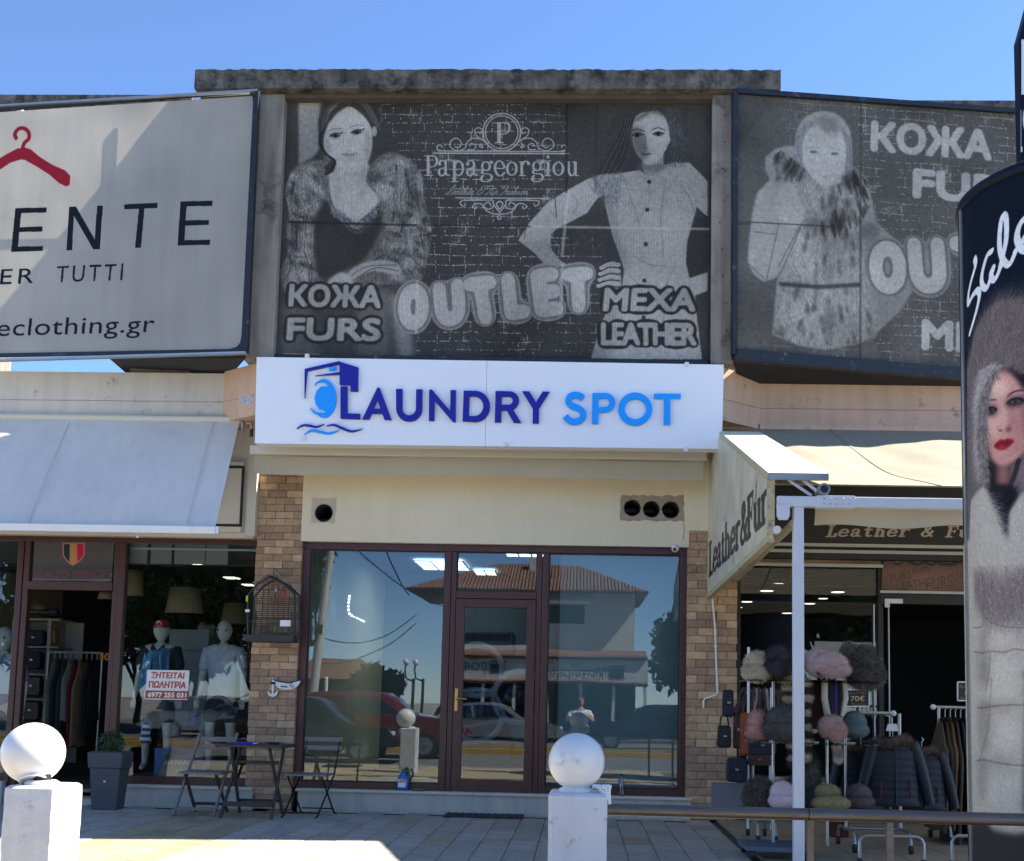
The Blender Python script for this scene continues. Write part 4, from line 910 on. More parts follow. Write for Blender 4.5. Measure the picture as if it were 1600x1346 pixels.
# script line
def script(c, words, x, y, s, col, f, sl=-.45, w=2.2):
    S = {'l': [(0, 0), (18, -10), (26, -50), (16, -58), (8, -30), (10, 0), (22, 0)], 'e': [(0, -4), (16, -14), (14, -26), (4, -20), (4, -2), (22, -2)], 'a': [(18, -24), (4, -20), (2, -2), (14, -6), (20, -24), (18, -2), (28, -4)],
         't': [(0, -4), (14, -44), (8, -4), (20, -2)], 'h': [(0, -2), (16, -50), (10, -50), (4, 0), (14, -22), (20, -18), (18, 0), (28, -4)], 'r': [(0, -2), (8, -24), (16, -20), (14, 0), (24, -4)], 'u': [(0, -4), (6, -24), (6, -2), (16, -4), (20, -24), (18, 0), (28, -4)],
         's': [(0, -2), (12, -26), (16, -8), (6, 0), (22, -4)], 'i': [(0, -4), (8, -22), (8, -2), (18, -4)], 'o': [(4, -10), (10, -24), (18, -10), (10, 0), (4, -10), (16, -22), (24, -20)], 'n': [(0, -2), (6, -24), (6, 0), (16, -22), (20, -2), (32, -6)],
         'L': [(-14, -10), (-6, -2), (20, -30), (30, -62), (18, -58), (10, -20), (0, 0), (18, -4), (28, -2)], 'F': [(-8, -2), (4, 0), (20, -30), (26, -58), (-4, -52), (-14, -40)], 'E': [(30, -50), (14, -56), (10, -38), (20, -32), (2, -26), (0, -2), (24, -6), (36, -30)], 'T': [(0, -60), (50, -58)]}
    for ch in words:
        if ch == ' ': x += 22*s; continue
        p = S.get(ch)
        if not p: x += 14*s; continue
        q = [(x+(px-py*(-sl))*s if False else x+(px+py*sl)*s, y+py*s) for px, py in p]; c.pen(f(q), w, col=col)
        if ch == 'F': c.pen(f([(x+(-10-56*sl)*s*0+x*0+ (0)*s, y-56*s), (x+60*s, y-58*s)]), w, col=col)
        x += (max(px for px, py in p)+1)*s
script(cv, 'Leather E Fur Fashion', 330, 880, 1.32, G(120), E_, -.5, 1.9)
# lettering on the board
def board_text(c, txt, bl, br, tl, fillc, edge, g1, bold=.0, sp=1.0):
    c.text(txt, bl, br, tl, edge, 0, sp, grow=g1+3); c.text(txt, bl, br, tl, fillc, 0, sp, grow=4)
bt = lambda f, *p: f(list(p))
board_text(cv, 'КОЖА', *A_([(140, 1070), (520, 1078), (146, 982)]), G(142), G(48), 12)
board_text(cv, 'FURS', *A_([(132, 1212), (518, 1216), (138, 1124)]), G(142), G(48), 12)
board_text(cv, 'MEXA', *B_([(440, 1088), (820, 1090), (448, 1000)]), G(138), G(46), 13)
board_text(cv, 'LEATHER', *B_([(432, 1232), (826, 1234), (432, 1145)]), G(138), G(46), 13, .02, .92)
def outlet(c, chars, g0, g1_):
    for ch, bl, br, tl in chars: c.text(ch, bl, br, tl, G(128), .0, grow=34)
    for ch, bl, br, tl in chars: c.text(ch, bl, br, tl, G(100), .0, grow=26)
    for ch, bl, br, tl in chars: c.text(ch, bl, br, tl, G(152), .0, grow=17)
ol = [('O', (630, 513), (664, 506), (628, 453)), ('U', (688, 506), (722, 500), (683, 447)), ('T', (740, 502), (778, 498), (730, 441)), ('L', (796, 494), (822, 490), (790, 434)), ('E', (843, 489), (874, 485), (835, 428)), ('T', (886, 484), (922, 481), (884, 426))]
outlet(cv, ol, 0, 0)
# corrugation ripple and support bar lines, drawn as tone in the print
x = np.arange(cv.w); cv.a *= (1+.035*np.sin(x*2*PI/9.0))[None, :, None]
for (p, q, w_, v, al) in ((((885, 150), (885, 300)), None, 5, 40, .6), (((932, 150), (930, 300)), None, 5, 45, .3), (((664, 150), (662, 440)), None, 5, 50, .25), (((452, 347), (650, 352)), None, 4.5, 38, .7), (((668, 352), (830, 354)), None, 4, 45, .5), (((830, 354), (1110, 358)), None, 5, 168, .55), (((888, 300), (878, 400)), None, 6, 175, .5), (((652, 440), (650, 520)), None, 5, 172, .5), (((878, 415), (876, 490)), None, 6, 172, .45)):
    cv.pen(list(p), w_*1.6, col=G(v), sm=False, alpha=al)
cv.smear(.05, 50, 50); cv.noise(.035, 0); cv.noise(.03, 2)
im = cv.image('centre_board_print', 1.16)
M_bd = mat('centre_board_print', (1, 1, 1), .75, var=.03, vs=.8, image=im, spec=.08, trans=.12)
t = thing('centre_billboard', 'centre billboard with two women printed in grey on bricks and the words OUTLET and FURS', 'billboard', (W(765, 560, YBD).x, YBD, qB[0].z), 'billboards on the roof fascia')
sheet('vinyl_print', FB, qB, eB, M_bd, t)
g = MB(); cs = [FB.hit(*p, off=.01) for p in ((420, 559), (1113, 570), (1118, 146), (436, 144))]
for i, nm in ((0, 'bottom'), (1, 'r'), (2, 't'), (3, 'l')):
    a, b = cs[i], cs[(i+1) % 4]; obj('frame_bar', MB().bar(a, b, .065 if i in (0, 2) else .09, .07), M_blkframe, t)
for x_ in (-2.6, -1.6, -.4, .6):
    obj('rear_strut', MB().box(x_, x_+.04, YBD+.03, YBD+.07, cs[0].z, cs[2].z), M_blk, t)

# ---------------- right board
tR = math.radians(8.5); o0 = W(1146, 350, -1.0)
FR = Frame(o0, tR); qR = [FR.hit(*p) for p in ((1150, 553), (1700, 597), (1700, 184.5), (1149, 144.5))]; eR = quad_ext(FR, qR)
cv = plane_canvas(FR, *eR, 290, G(84))
br_clip = cv.mask([(1340, 130), (1720, 130), (1720, 620), (1340, 620)]); br2 = cv.mask([(1140, 130), (1345, 130), (1345, 620), (1140, 620)])
brick_print(cv, br_clip+br2*.5, 46, 27, G(140), G(70), 8, 1.2)
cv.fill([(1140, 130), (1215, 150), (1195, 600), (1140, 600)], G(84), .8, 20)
body = C_([(320, 385), (280, 384), (235, 395), (195, 430), (195, 480), (215, 520), (165, 570), (145, 640), (130, 760), (125, 850), (150, 905), (190, 932), (245, 915), (235, 1000), (225, 1145), (330, 1190), (440, 1208), (560, 1185), (640, 1160), (655, 1130), (740, 1050), (790, 970), (770, 820), (720, 760), (645, 690), (625, 590), (600, 510), (560, 470), (540, 470)])
mbody = cv.fill(body, G(132), 1, 1.5, False)
fz = cv.mask(C_([(200, 440), (260, 400), (350, 470), (430, 545), (500, 520), (560, 470), (610, 530), (625, 620), (580, 700), (600, 920), (660, 1130), (560, 1185), (330, 1190), (230, 1140), (250, 960), (345, 700), (365, 650), (330, 560), (240, 560)]))
cv.comp(cv.blur(fz, 3)*mbody, G(138), .9)
for (x, y), rx, ry, v in (((320, 480), 50, 45, 84), ((540, 520), 50, 40, 80), ((400, 590), 50, 60, 146), ((490, 640), 60, 60, 108), ((430, 700), 90, 25, 96), ((360, 840), 60, 90, 150), ((450, 860), 20, 100, 105), ((540, 850), 50, 90, 140), ((350, 1080), 60, 90, 150), ((455, 1100), 16, 90, 96), ((560, 1080), 60, 80, 142), ((620, 730), 40, 40, 92), ((240, 580), 20, 60, 100)):
    c0 = C_([(x, y)])[0]; cv.ellipse(c0, rx/2.59, ry/2.59, G(v), .7, 8, clip=mbody)
cxm, cym = cv.p2c(*C_([(440, 700)])[0])
rp = np.random.default_rng(5)
for _ in range(150):
    x, y = rp.uniform(230, 640), rp.uniform(420, 1190); c0 = C_([(x, y)])[0]; lg = rp.uniform(9, 22)
    cv.ellipse(c0, 3.2, lg*.6, G(rp.choice([56, 70, 160, 166, 170])), .5, 3, (440-x)/600., clip=fz*mbody)
for c_x, c_y, r_x, r_y in ((300, 470, 60, 60), (560, 520, 40, 50), (500, 700, 60, 60), (590, 560, 20, 90)):
    for _ in range(16): c0 = C_([(c_x+rp.normal(0, r_x*.5), c_y+rp.normal(0, r_y*.5))])[0]; cv.ellipse(c0, 2.4, 12, G(48), .6, 2, (440-c_x)/400., clip=fz*mbody)
cv.fur(fz*mbody, 16000, 22, lambda x, y: PI/2+(x-cxm)/500., .35, [.66, .8, 1.1, 1.25], .5, rel=True)
cv.fill(C_([(250, 932), (420, 945), (580, 935), (585, 952), (420, 962), (255, 950)]), G(62), .9, 2)
sl_ = cv.mask(C_([(215, 520), (165, 570), (125, 850), (190, 932), (250, 900), (360, 650), (320, 540), (260, 530)])); cv.comp(cv.blur(sl_, 4)*mbody, G(140), .9)
for ln in ([(150, 730), (230, 740)], [(130, 860), (190, 920)], [(250, 700), (200, 930)], [(365, 650), (260, 890), (205, 935)], [(345, 690), (250, 870)]): cv.pen(C_(ln), 4, col=G(88), alpha=.6)
cv.fill(C_([(250, 560), (280, 530), (320, 545), (330, 600), (360, 650), (330, 710), (260, 690), (240, 620)]), G(152), .9, 3, True)
cv.fill(C_([(600, 745), (720, 770), (790, 960), (740, 1050), (665, 1110), (640, 1000), (620, 990)]), G(118), .7, 6)
cv.fill(C_([(635, 1150), (665, 1250), (600, 1250), (580, 1190)]), G(98), .8, 5)
cv.fill(C_([(320, 400), (322, 330), (350, 275), (400, 248), (460, 246), (510, 275), (540, 330), (546, 420), (545, 470), (510, 500), (480, 540), (350, 470)]), G(140), 1, 2, True)
cv.fur(cv.mask(C_([(320, 400), (322, 330), (360, 272), (400, 280), (345, 360), (350, 470)]))+cv.mask(C_([(500, 290), (540, 340), (546, 450), (520, 490), (518, 380)])), 1800, 40, 1.5, .15, [.3, .4, .6], .5)
cv.fill(C_([(345, 400), (352, 350), (380, 310), (440, 300), (500, 325), (520, 380), (520, 440), (505, 490), (470, 530), (440, 548), (410, 535), (372, 490), (350, 450)]), G(156), 1, 2, True)
cv.fill(C_([(400, 275), (440, 262), (480, 280), (490, 325), (450, 335), (420, 315)]), G(104), .7, 8, True)
for ex, ey in ((390, 408), (476, 415)):
    c0 = C_([(ex, ey)])[0]; cv.ellipse(c0, 6, 2.2, G(84), .85, 1); cv.pen(C_([(ex-18, ey-16), (ex, ey-20), (ex+18, ey-15)]), 2, col=G(118), alpha=.6)
cv.pen(C_([(425, 505), (445, 508), (462, 503)]), 3, col=G(128), alpha=.6)
Lr = G(158)
cv.text('КОЖА', *C_([(628, 400), (1104, 437), (632, 286)]), Lr, 0, grow=6); cv.text('FURS', *C_([(798, 588), (1240, 625), (800, 480)]), Lr, 0, grow=6)
oq = [('O', (1366, 452), (1410, 454), (1364, 382)), ('U', (1430, 452), (1474, 452), (1424, 378)), ('T', (1496, 452), (1550, 454), (1490, 376)), ('L', (1566, 456), (1600, 457), (1566, 382))]
for a_2, c_2, g_2 in ((None, 118, 26), (None, 96, 17), (None, 156, 9)):
    for ch, b1, b2, b3 in oq: cv.text(ch, b1, b2, b3, G(c_2), 0, grow=g_2+8)
cv.text('MEXA', *C_([(834, 1200), (1290, 1225), (836, 1090)]), Lr, 0, grow=6)
for p, w_, v, al in ((((1345, 160), (1344, 560)), 7, 58, .5), (((1150, 346), (1300, 354)), 5, 60, .6), (((1150, 350), (1172, 350)), 4, 55, .7)): cv.pen(list(p), w_, col=G(v), sm=False, alpha=al)
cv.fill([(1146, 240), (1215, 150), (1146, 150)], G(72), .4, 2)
cv.smear(.05, 40, 40); cv.noise(.04, 0); cv.noise(.03, 2)
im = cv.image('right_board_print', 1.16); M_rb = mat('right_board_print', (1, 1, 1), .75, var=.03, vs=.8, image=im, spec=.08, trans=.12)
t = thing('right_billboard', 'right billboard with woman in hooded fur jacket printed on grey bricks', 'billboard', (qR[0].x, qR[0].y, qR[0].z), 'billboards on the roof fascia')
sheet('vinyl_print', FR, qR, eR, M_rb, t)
cs = [FR.hit(*p, off=.0) for p in ((1147, 555), (1703, 602), (1703, 184), (1148, 144))]
for i in range(4): obj('frame_bar', MB().bar(cs[i], cs[(i+1) % 4], .05 if i else .12, .08, FR.n), M_blkframe, t)
xq = W(1145, 350, -.9).x+.004
obj('sun_gap_plate', MB().box(xq, xq+.03, -.97, -.45, cs[0].z+.03, cs[3].z-.01), M_blkframe, t)  # plate added to close the sun leak between board and column
obj('soffit_tray', MB().prism([cs[0]+V((-.02, .03, -.03)), cs[1]+V((-.1, .03, -.03)), cs[1]+V((-.3, 1.5, -.16)), cs[0]+V((.35, 1.3, -.25))][::-1], (0, 0, -1), .05), mat('soffit_metal', srgb(44, 44, 46), .8, var=.2), t)

# ---------------- left board
tL = -math.radians(5.7); o0 = W(395, 350, -1.08)
FL = Frame(o0, tL); qL = [FL.hit(*p) for p in ((-160, 562), (381, 548), (399, 150), (-160, 186))]; eL = quad_ext(FL, qL)
cv = plane_canvas(FL, *eL, 250, np.array((206, 202, 194))/255)
red = np.array((170, 40, 62))/255; ink = np.array((30, 32, 42))/255
D = lambda pts: [(x/2.5886, 80+y/2.5886) for x, y in pts]
cv.pen(D([(65, 352), (60, 335), (75, 315), (98, 313), (116, 330), (116, 355), (98, 372), (92, 392)]), 10, col=red)
cv.fill(D([(-10, 480), (-10, 440), (30, 415), (72, 394), (100, 390), (125, 398), (160, 428), (215, 462), (262, 482), (284, 505), (282, 540), (268, 548), (240, 535), (200, 500), (150, 468), (100, 440), (85, 438), (40, 452), (0, 480), (-60, 530), (-90, 500)]), red)
def dt(s, a, b, c_, bold, sp=1): cv.text(s, *D([a, b, c_]), ink, bold, sp)
for ch, a, b, c_ in (('E', (45, 812), (172, 808), (62, 636)), ('N', (268, 805), (404, 800), (280, 630)), ('T', (546, 796), (572, 795), (0, 0)), ('E', (718, 786), (848, 783), (730, 608))):
    if ch == 'T': cv.fill(D([(546, 796), (570, 795), (584, 637), (636, 634), (638, 614), (502, 620), (503, 640), (562, 637)]), ink)
    elif ch == 'E':
        (ax, ay), (bx_, by_), (tx_, ty_) = a, b, c_
        M2 = lambda u, v: (ax+(bx_-ax)*u+(tx_-ax)*v, ay+(by_-ay)*u+(ty_-ay)*v)
        cv.fill(D([M2(0, 0), M2(1, 0), M2(1, .115), M2(.2, .115), M2(.2, .45), M2(.93, .45), M2(.93, .565), M2(.2, .565), M2(.2, .885), M2(1, .885), M2(1, 1), M2(0, 1)]), ink)
    else:
        M2 = lambda u, v: (a[0]+(b[0]-a[0])*u+(c_[0]-a[0])*v, a[1]+(b[1]-a[1])*u+(c_[1]-a[1])*v)
        cv.fill(D([M2(0, 0), M2(0, 1), M2(.2, 1), M2(.83, .22), M2(.83, 1), M2(1, 1), M2(1, 0), M2(.8, 0), M2(.16, .79), M2(.17, 0)]), ink)
cv.text('R', *D([(-140, 818), (-20, 815), (-125, 645)]), ink, .012)
dt('PER', (-75, 945), (134, 938), (-68, 885), .0, 1.25); dt('TUTTI', (226, 936), (494, 926), (232, 870), .0, 1.3)
dt('enteclothing.gr', (-190, 1180), (620, 1158), (-180, 1090), .0, 1.05)
cv.smear(.012, 30, 60); cv.noise(.012, 0)
a0 = cv.a.copy(); im = cv.image('left_board_print')
M_lb = mat('left_board_print', (1, 1, 1), .6, var=.03, vs=.9, image=im, trans=.55, streak=.06)
t = thing('left_billboard', 'left billboard of pale translucent vinyl with red coat hanger and black word ending in ENTE', 'billboard', (qL[1].x, qL[1].y, qL[1].z), 'billboards on the roof fascia')
sheet('vinyl_print', FL, qL, eL, M_lb, t, back=.004)
cs = [FL.hit(*p, off=.02) for p in ((-165, 568), (386, 552), (404, 143), (-165, 177))]
for i in range(4): obj('frame_bar', MB().bar(cs[i], cs[(i+1) % 4], .022, .06, FL.n), M_edge if i != 1 else M_blkframe, t)
def inner(px0, py0): return FL.hit(px0, py0, off=.012)
g = contour_mesh('dark_border', [[FL.uv(FL.hit(*p)) for p in ((-165, 563), (383, 551), (402, 146), (-165, 180))], [FL.uv(FL.hit(*p)) for p in [(-165, 556), (360, 546), (370, 543), (376, 536), (378, 526), (396, 162), (395, 152), (390, 147), (380, 147), (-165, 187)]]], lambda x, y, z: FL.at(x, y, .012+z), .008)
obj('dark_border', g, M_blkframe, t)
for px_ in (32, 221):
    a = FL.hit(px_, 170, -.12); b = FL.hit(px_-22 if px_ < 100 else px_-14, 550, -.12); obj('rear_strut', MB().bar(a, b, .05, .05, FL.n), M_white, t)
for py_ in (350,): obj('rear_strut', MB().bar(FL.hit(-160, py_, -.1), FL.hit(380, py_-8, -.1), .03, .03, FL.n), M_white, t)
q = [cs[1]+V((-.05, .12, -.02)), FL.hit(170, 560, -.15), V((xl-1.3, .6, zt+.12)), V((xl+.05, YF+.1, zt+.03))]
obj('soffit_tray', MB().prism(q[::-1], (0, 0, -1), .04), mat('soffit_metal', srgb(44, 44, 46), .8, var=.2), t)
# ================================================================== awnings
t = thing('left_awning', 'pale grey fabric awning lowered over the clothes shop left of the laundry', 'awning', (W(180, 660, -.5).x, -.5, W(180, 660, -.5).z))
zA = W(375, 658, -.47); zB0 = W(336, 830, -1.32); xw = -8.6
def aw(u, v):
    x = xw+(lerp(zA.x, zB0.x, v)-xw)*u; y = lerp(-.47, -1.32, v); z = lerp(zA.z, zB0.z+.03, v)
    return V((x, y-.03*math.sin(PI*v)-.014*math.sin(u*46+v*3)*math.sin(PI*v)**.7-.008*math.sin(u*90+v*7)*(1-v), z-.03*math.sin(PI*v)-.016*math.sin(u*22+v)*(1-v)*v*2))
obj('awning_cloth', MB().grid(aw, 80, 14), M_awn, t)
for px_a, px_b in ((110, 42), (335, 292)):
    a = W(px_a, 660, -.48); b = W(px_b, 828, -1.34); g = MB(); P = [a.lerp(b, k/8)+V((0, -.016-.03*math.sin(PI*k/8), -.012*math.sin(PI*k/8))) for k in range(9)]
    for k in range(8): g.bar(P[k], P[k+1], .010, .003, (0, -1, .4))
    obj('cloth_seam', g, mat('seam_thread', srgb(196, 193, 187), .9, var=.05), t)
obj('front_bar', MB().box(xw, zB0.x+.02, -1.37, -1.30, zB0.z-.035, zB0.z+.04), M_white, t, bevel=.008)
obj('end_cap', MB().box(zB0.x+.021, zB0.x+.045, -1.36, -1.31, zB0.z-.03, zB0.z+.04), M_white, t)
obj('roller_tube', MB().cyl((xw, -.46, zA.z+.02), (zA.x+.02, -.46, zA.z+.02), .035), M_cream2, t)
obj('screw_cap', MB().sphere(W(215, 839, -1.34), .014, 8, 6), M_white, t)

# right awning with its beam, post and side panel
XP = W(1103, 935, 0).x
pBB = W(1103, 935, 0); YFr = -4.05
pBF = W(1206, 842, YFr); pTF = W(1203, 746, YFr); pTB = W(1129, 679, -1.22)
xp = (pBB.x+pBF.x)/2
FPn = Frame((xp, 0, 0), 0); FPn.u = V((0, -1, 0)); FPn.v = V((0, 0, 1)); FPn.n = V((-1, 0, 0))
poly = [(0.16, pBB.z), (-YFr, pBF.z), (-YFr, pTF.z), (1.22, pTB.z), (.16, pTB.z+.03)]
def Pp(u, v, off=0): return V((xp-off, -u, v))
eP = (0, -YFr, pBB.z-.05, pTB.z+.1)
def pc(px, py):
    d = ray(px, py); q = CAM+d*((xp-CAM.x)/d.x); return ((-q.y-eP[0])*260, (eP[3]-q.z)*260)
cv = Canvas((eP[1]-eP[0])*260, (eP[3]-eP[2])*260, np.array((206, 200, 176))/255, pc)
ik = np.array((38, 36, 34))/255
H8 = lambda pts: [(1080+x/3.077, 540+y/3.077) for x, y in pts]
R1 = lambda pts: [(1100+x/4.807, 800+y/4.807) for x, y in pts]
def serif_v(x, y0, y1, w=20, h=7, sl=-.9): cv.pen(R1([(x, y0), (x+(y1-y0)*.02, y1)]), w, h, col=ik, sm=False)
def cell(xa, za_, xb, zb__): return None
# letters laid out along the panel: u from the wall outwards, heights growing with distance in the print itself
def PL_(u, v): return ((u-eP[0])*260, (eP[3]-v)*260)
cv.p2c = lambda u, v: PL_(u, v)
u0_, u1_ = .30, 3.75; zb_l = lambda u: 1.2+1.23+.02*u
base = W(1112, 905, -.3).z; top_l = W(1182, 757, -3.6).z
def gl(u, w, strokes, hgt=1.0):
    for st in strokes:
        k = st[0]; pts = [(u+x*w, base+.03+(y*(top_l-base-.03))*hgt) for x, y in st[1:]]
        if k == 'v': cv.pen(pts, 36, 12, 0, ik, sm=False)
        elif k == 'h': cv.pen(pts, 12, 12, 0, ik, sm=False)
        else: cv.pen(pts, 30, 12, 0, ik)
o1 = [('c', *[(.5+.36*math.cos(a), .33+.30*math.sin(a)) for a in np.linspace(0, 2*PI, 16)])]
GL = {'L': [('v', (.3, 0), (.3, .98)), ('h', (.05, 1), (.6, 1)), ('h', (.05, .02), (.95, .02)), ('h', (.93, 0), (.93, .25))], 'e': [('c', (.15, .36), (.85, .36), (.75, .6), (.45, .64), (.15, .42), (.2, .1), (.5, .02), (.85, .12))],
      'a': [('c', (.15, .5), (.35, .64), (.68, .6), (.7, .4), (.7, .06), (.95, .04)), ('c', (.7, .38), (.25, .3), (.15, .12), (.4, .02), (.68, .12))], 't': [('v', (.45, .1), (.45, .82)), ('h', (.1, .62), (.85, .62)), ('c', (.45, .15), (.55, .02), (.85, .08))],
      'h': [('v', (.22, .02), (.22, 1)), ('h', (.02, .02), (.42, .02)), ('c', (.25, .5), (.5, .64), (.75, .5)), ('v', (.76, .02), (.76, .5)), ('h', (.58, .02), (.98, .02))], 'r': [('v', (.3, .02), (.3, .62)), ('h', (.05, .02), (.6, .02)), ('h', (.05, .62), (.3, .62)), ('c', (.33, .45), (.55, .64), (.9, .6))],
      '&': [('c', (.95, .5), (.7, .1), (.35, .02), (.12, .2), (.3, .45), (.65, .7), (.6, .95), (.38, .95), (.32, .75), (.55, .4), (.98, .02))], 'F': [('v', (.28, .02), (.28, .98)), ('h', (.05, .98), (.95, .98)), ('h', (.93, .75), (.93, .98)), ('h', (.3, .52), (.75, .52)), ('h', (.75, .42), (.75, .62)), ('h', (.05, .02), (.6, .02))],
      'u': [('v', (.22, .15), (.22, .62)), ('h', (.02, .62), (.22, .62)), ('c', (.22, .18), (.4, .02), (.72, .14)), ('v', (.76, .02), (.76, .62)), ('h', (.56, .62), (.76, .62)), ('h', (.76, .02), (.98, .02))]}
u = .28
for ch, w_ in (('L', .40), ('e', .34), ('a', .34), ('t', .28), ('h', .40), ('e', .34), ('r', .32), ('&', .40), ('F', .36), ('u', .38), ('r', .32)): gl(u, w_*.92, GL[ch]); u += w_*.96
cv.smear(.03, 20, 40); im = cv.image('side_panel_print')
M_pp = mat('side_panel_print', (1, 1, 1), .4, var=.04, vs=2, image=im, dirt=.05)
t = thing('right_awning', 'beige awning on white aluminium frame over the fur shop with sloping side panel', 'awning', (xp, 0, pBB.z))
me = bpy.data.meshes.new('side_panel'); vs = [tuple(Pp(a, b, .012)) for a, b in poly]+[tuple(Pp(a, b, -.012)) for a, b in poly]; n = len(poly)
me.from_pydata(vs, [], [tuple(range(n))[::-1], tuple(range(n, 2*n))]+[(i, (i+1) % n, (i+1) % n+n, i+n) for i in range(n)])
ul = me.uv_layers.new(name='UVMap')
for lp_ in me.loops:
    c_ = me.vertices[lp_.vertex_index].co; ul.data[lp_.index].uv = ((-c_.y-eP[0])/(eP[1]-eP[0]), (c_.z-eP[2])/(eP[3]-eP[2]))
obj('side_panel', me, M_pp, t, label='cream side panel with black serif lettering Leather&Fur')
def edge(a, b, w=.05, d=.05): obj('panel_edge', MB().bar(Pp(*a), Pp(*b), w, d, (-1, 0, 0)), mat('panel_edge_paint', srgb(190, 178, 140), .5, var=.15, dirt=.2, dirtcol=(.2, .1, .05), ds=9), t)
edge(poly[0], poly[1]); edge((poly[1][0], poly[1][1]+.03), (poly[2][0], poly[2][1]-.02)); edge(poly[2], poly[3])
for k in range(3): z_ = lerp(poly[1][1], poly[2][1], (k+.5)/3); obj('screw', MB().sphere(Pp(-YFr+.02, z_, .02), .012, 8, 6), M_edge, t)
cT = [pTB+V((0, 0, .03)), W(1187, 671, -1.22), W(1293, 744, YFr), pTF+V((0, 0, .03))]
cT = [V((xp-.02, -1.22, pTB.z+.03)), V((W(1187, 672, -1.22).x, -1.22, pTB.z+.03)), V((W(1293, 744, YFr).x, YFr-.02, pTF.z+.03)), V((xp-.02, YFr-.02, pTF.z+.03))]
obj('panel_cover', MB().prism(cT, (0, -.3, 1), .03), mat('lichen_white_metal', srgb(216, 214, 186), .5, var=.06, dirt=.25, dirtcol=(.3, .32, .2), ds=6), t)
obj('cover_lip', MB().bar(cT[3]+V((0, -.01, -.03)), cT[2]+V((0, -.01, -.03)), .05, .02), M_edge, t)
# cloth
zb1 = W(1400, 770, YFr).z; ztop = zb-.02; xr1 = 7.2
def aw2(u, v):
    x = (xp+.05)+(xr1-xp)*u; y = lerp(-.5, YFr+.03, v); z = lerp(ztop, zb1+.06, v)
    return V((x, y, z-.09*math.sin(PI*v)-.025*math.sin(u*30+v*3)*math.sin(PI*v)-.01*math.sin(u*70-v*9)*math.sin(PI*v)))
obj('awning_cloth', MB().grid(aw2, 60, 24), M_awn2, t)
for uu in (.20, .62):
    P = [aw2(uu, k/20)+V((0, 0, .004)) for k in range(21)]; g = MB()
    for k in range(20): g.bar(P[k], P[k+1], .02, .004, (0, 0, 1))
    obj('cloth_seam', g, mat('seam_thread2', srgb(150, 140, 118), .9, var=.05), t)
bx_ = W(1213, 780, YFr).x; zt_ = W(1230, 777, YFr).z; zlo = W(1230, 793, YFr).z
obj('front_beam', MB().box(bx_, xr1, YFr-.05, YFr+.03, zlo, zt_), M_alu, t, bevel=.006)
obj('beam_sleeve', MB().box(bx_+.28, bx_+.55, YFr-.056, YFr+.036, zlo-.006, zt_+.006), M_alu, t, bevel=.003)
g = MB()
for k in range(5): g.sphere((bx_+.33+k*.045, YFr-.057, lerp(zlo, zt_, .28)), .006, 6, 4); g.sphere((bx_+.33+k*.045, YFr-.057, lerp(zlo, zt_, .75)), .006, 6, 4)
obj('rivets', g, M_edge, t); t.children[-1]['kind'] = 'stuff'
def val2(u, v):
    return V((bx_+.30+(xr1-bx_)*u, YFr+.10+.02*v+.03*math.sin(u*31+v)*v, zlo+.02-(.125+.01*math.sin(u*17))*v+.015*math.sin(u*45)*v))
obj('valance_cloth', MB().grid(val2, 90, 6), mat('valance_beige', srgb(206, 196, 172), .85, var=.04, vs=1.5, trans=.3), t)
a = W(1222, 800, YFr); obj('bracket', MB().prism([V((a.x-.045, YFr-.06, zlo+.01)), V((a.x+.045, YFr-.06, zlo+.01)), V((a.x+.045, YFr-.06, zlo-.07)), V((a.x+.03, YFr-.06, zlo-.1)), V((a.x-.03, YFr-.06, zlo-.1)), V((a.x-.045, YFr-.06, zlo-.07))][::-1], (0, -1, 0), .03), M_alu, t, bevel=.003)
a = W(1213, 829, YFr); obj('roller_end', MB().cyl((a.x, YFr-.04, a.z), (a.x, YFr+.06, a.z), .028), M_white, t)
obj('arm_tube', MB().cyl(W(1240, 818, YFr+.1), W(1150, 905, -.8), .03), mat('arm_paint', srgb(196, 186, 160), .5), t)
a = W(1286, 766, YFr-.02); g = MB(); g.cyl(a+V((0, -.04, 0)), a+V((0, .1, 0)), .045); obj('end_joint', g, M_edge, t); obj('joint_bore', MB().cyl(a+V((0, -.045, 0)), a+V((0, -.03, 0)), .028), M_blk, t)
for k in range(2): obj('support_wire', MB().cyl(W(1232+k*22, 750, YFr+.02), W(1268+k*18, 775, YFr), .012), M_alu, t)
a = W(1247, 900, YFr); obj('post', MB().box(a.x-.036, a.x+.036, YFr-.036, YFr+.036, 0, zlo), M_alu, t, bevel=.005)
obj('base_plate', MB().box(a.x-.09, a.x+.09, YFr-.09, YFr+.09, -.005, .012), M_alu, t)

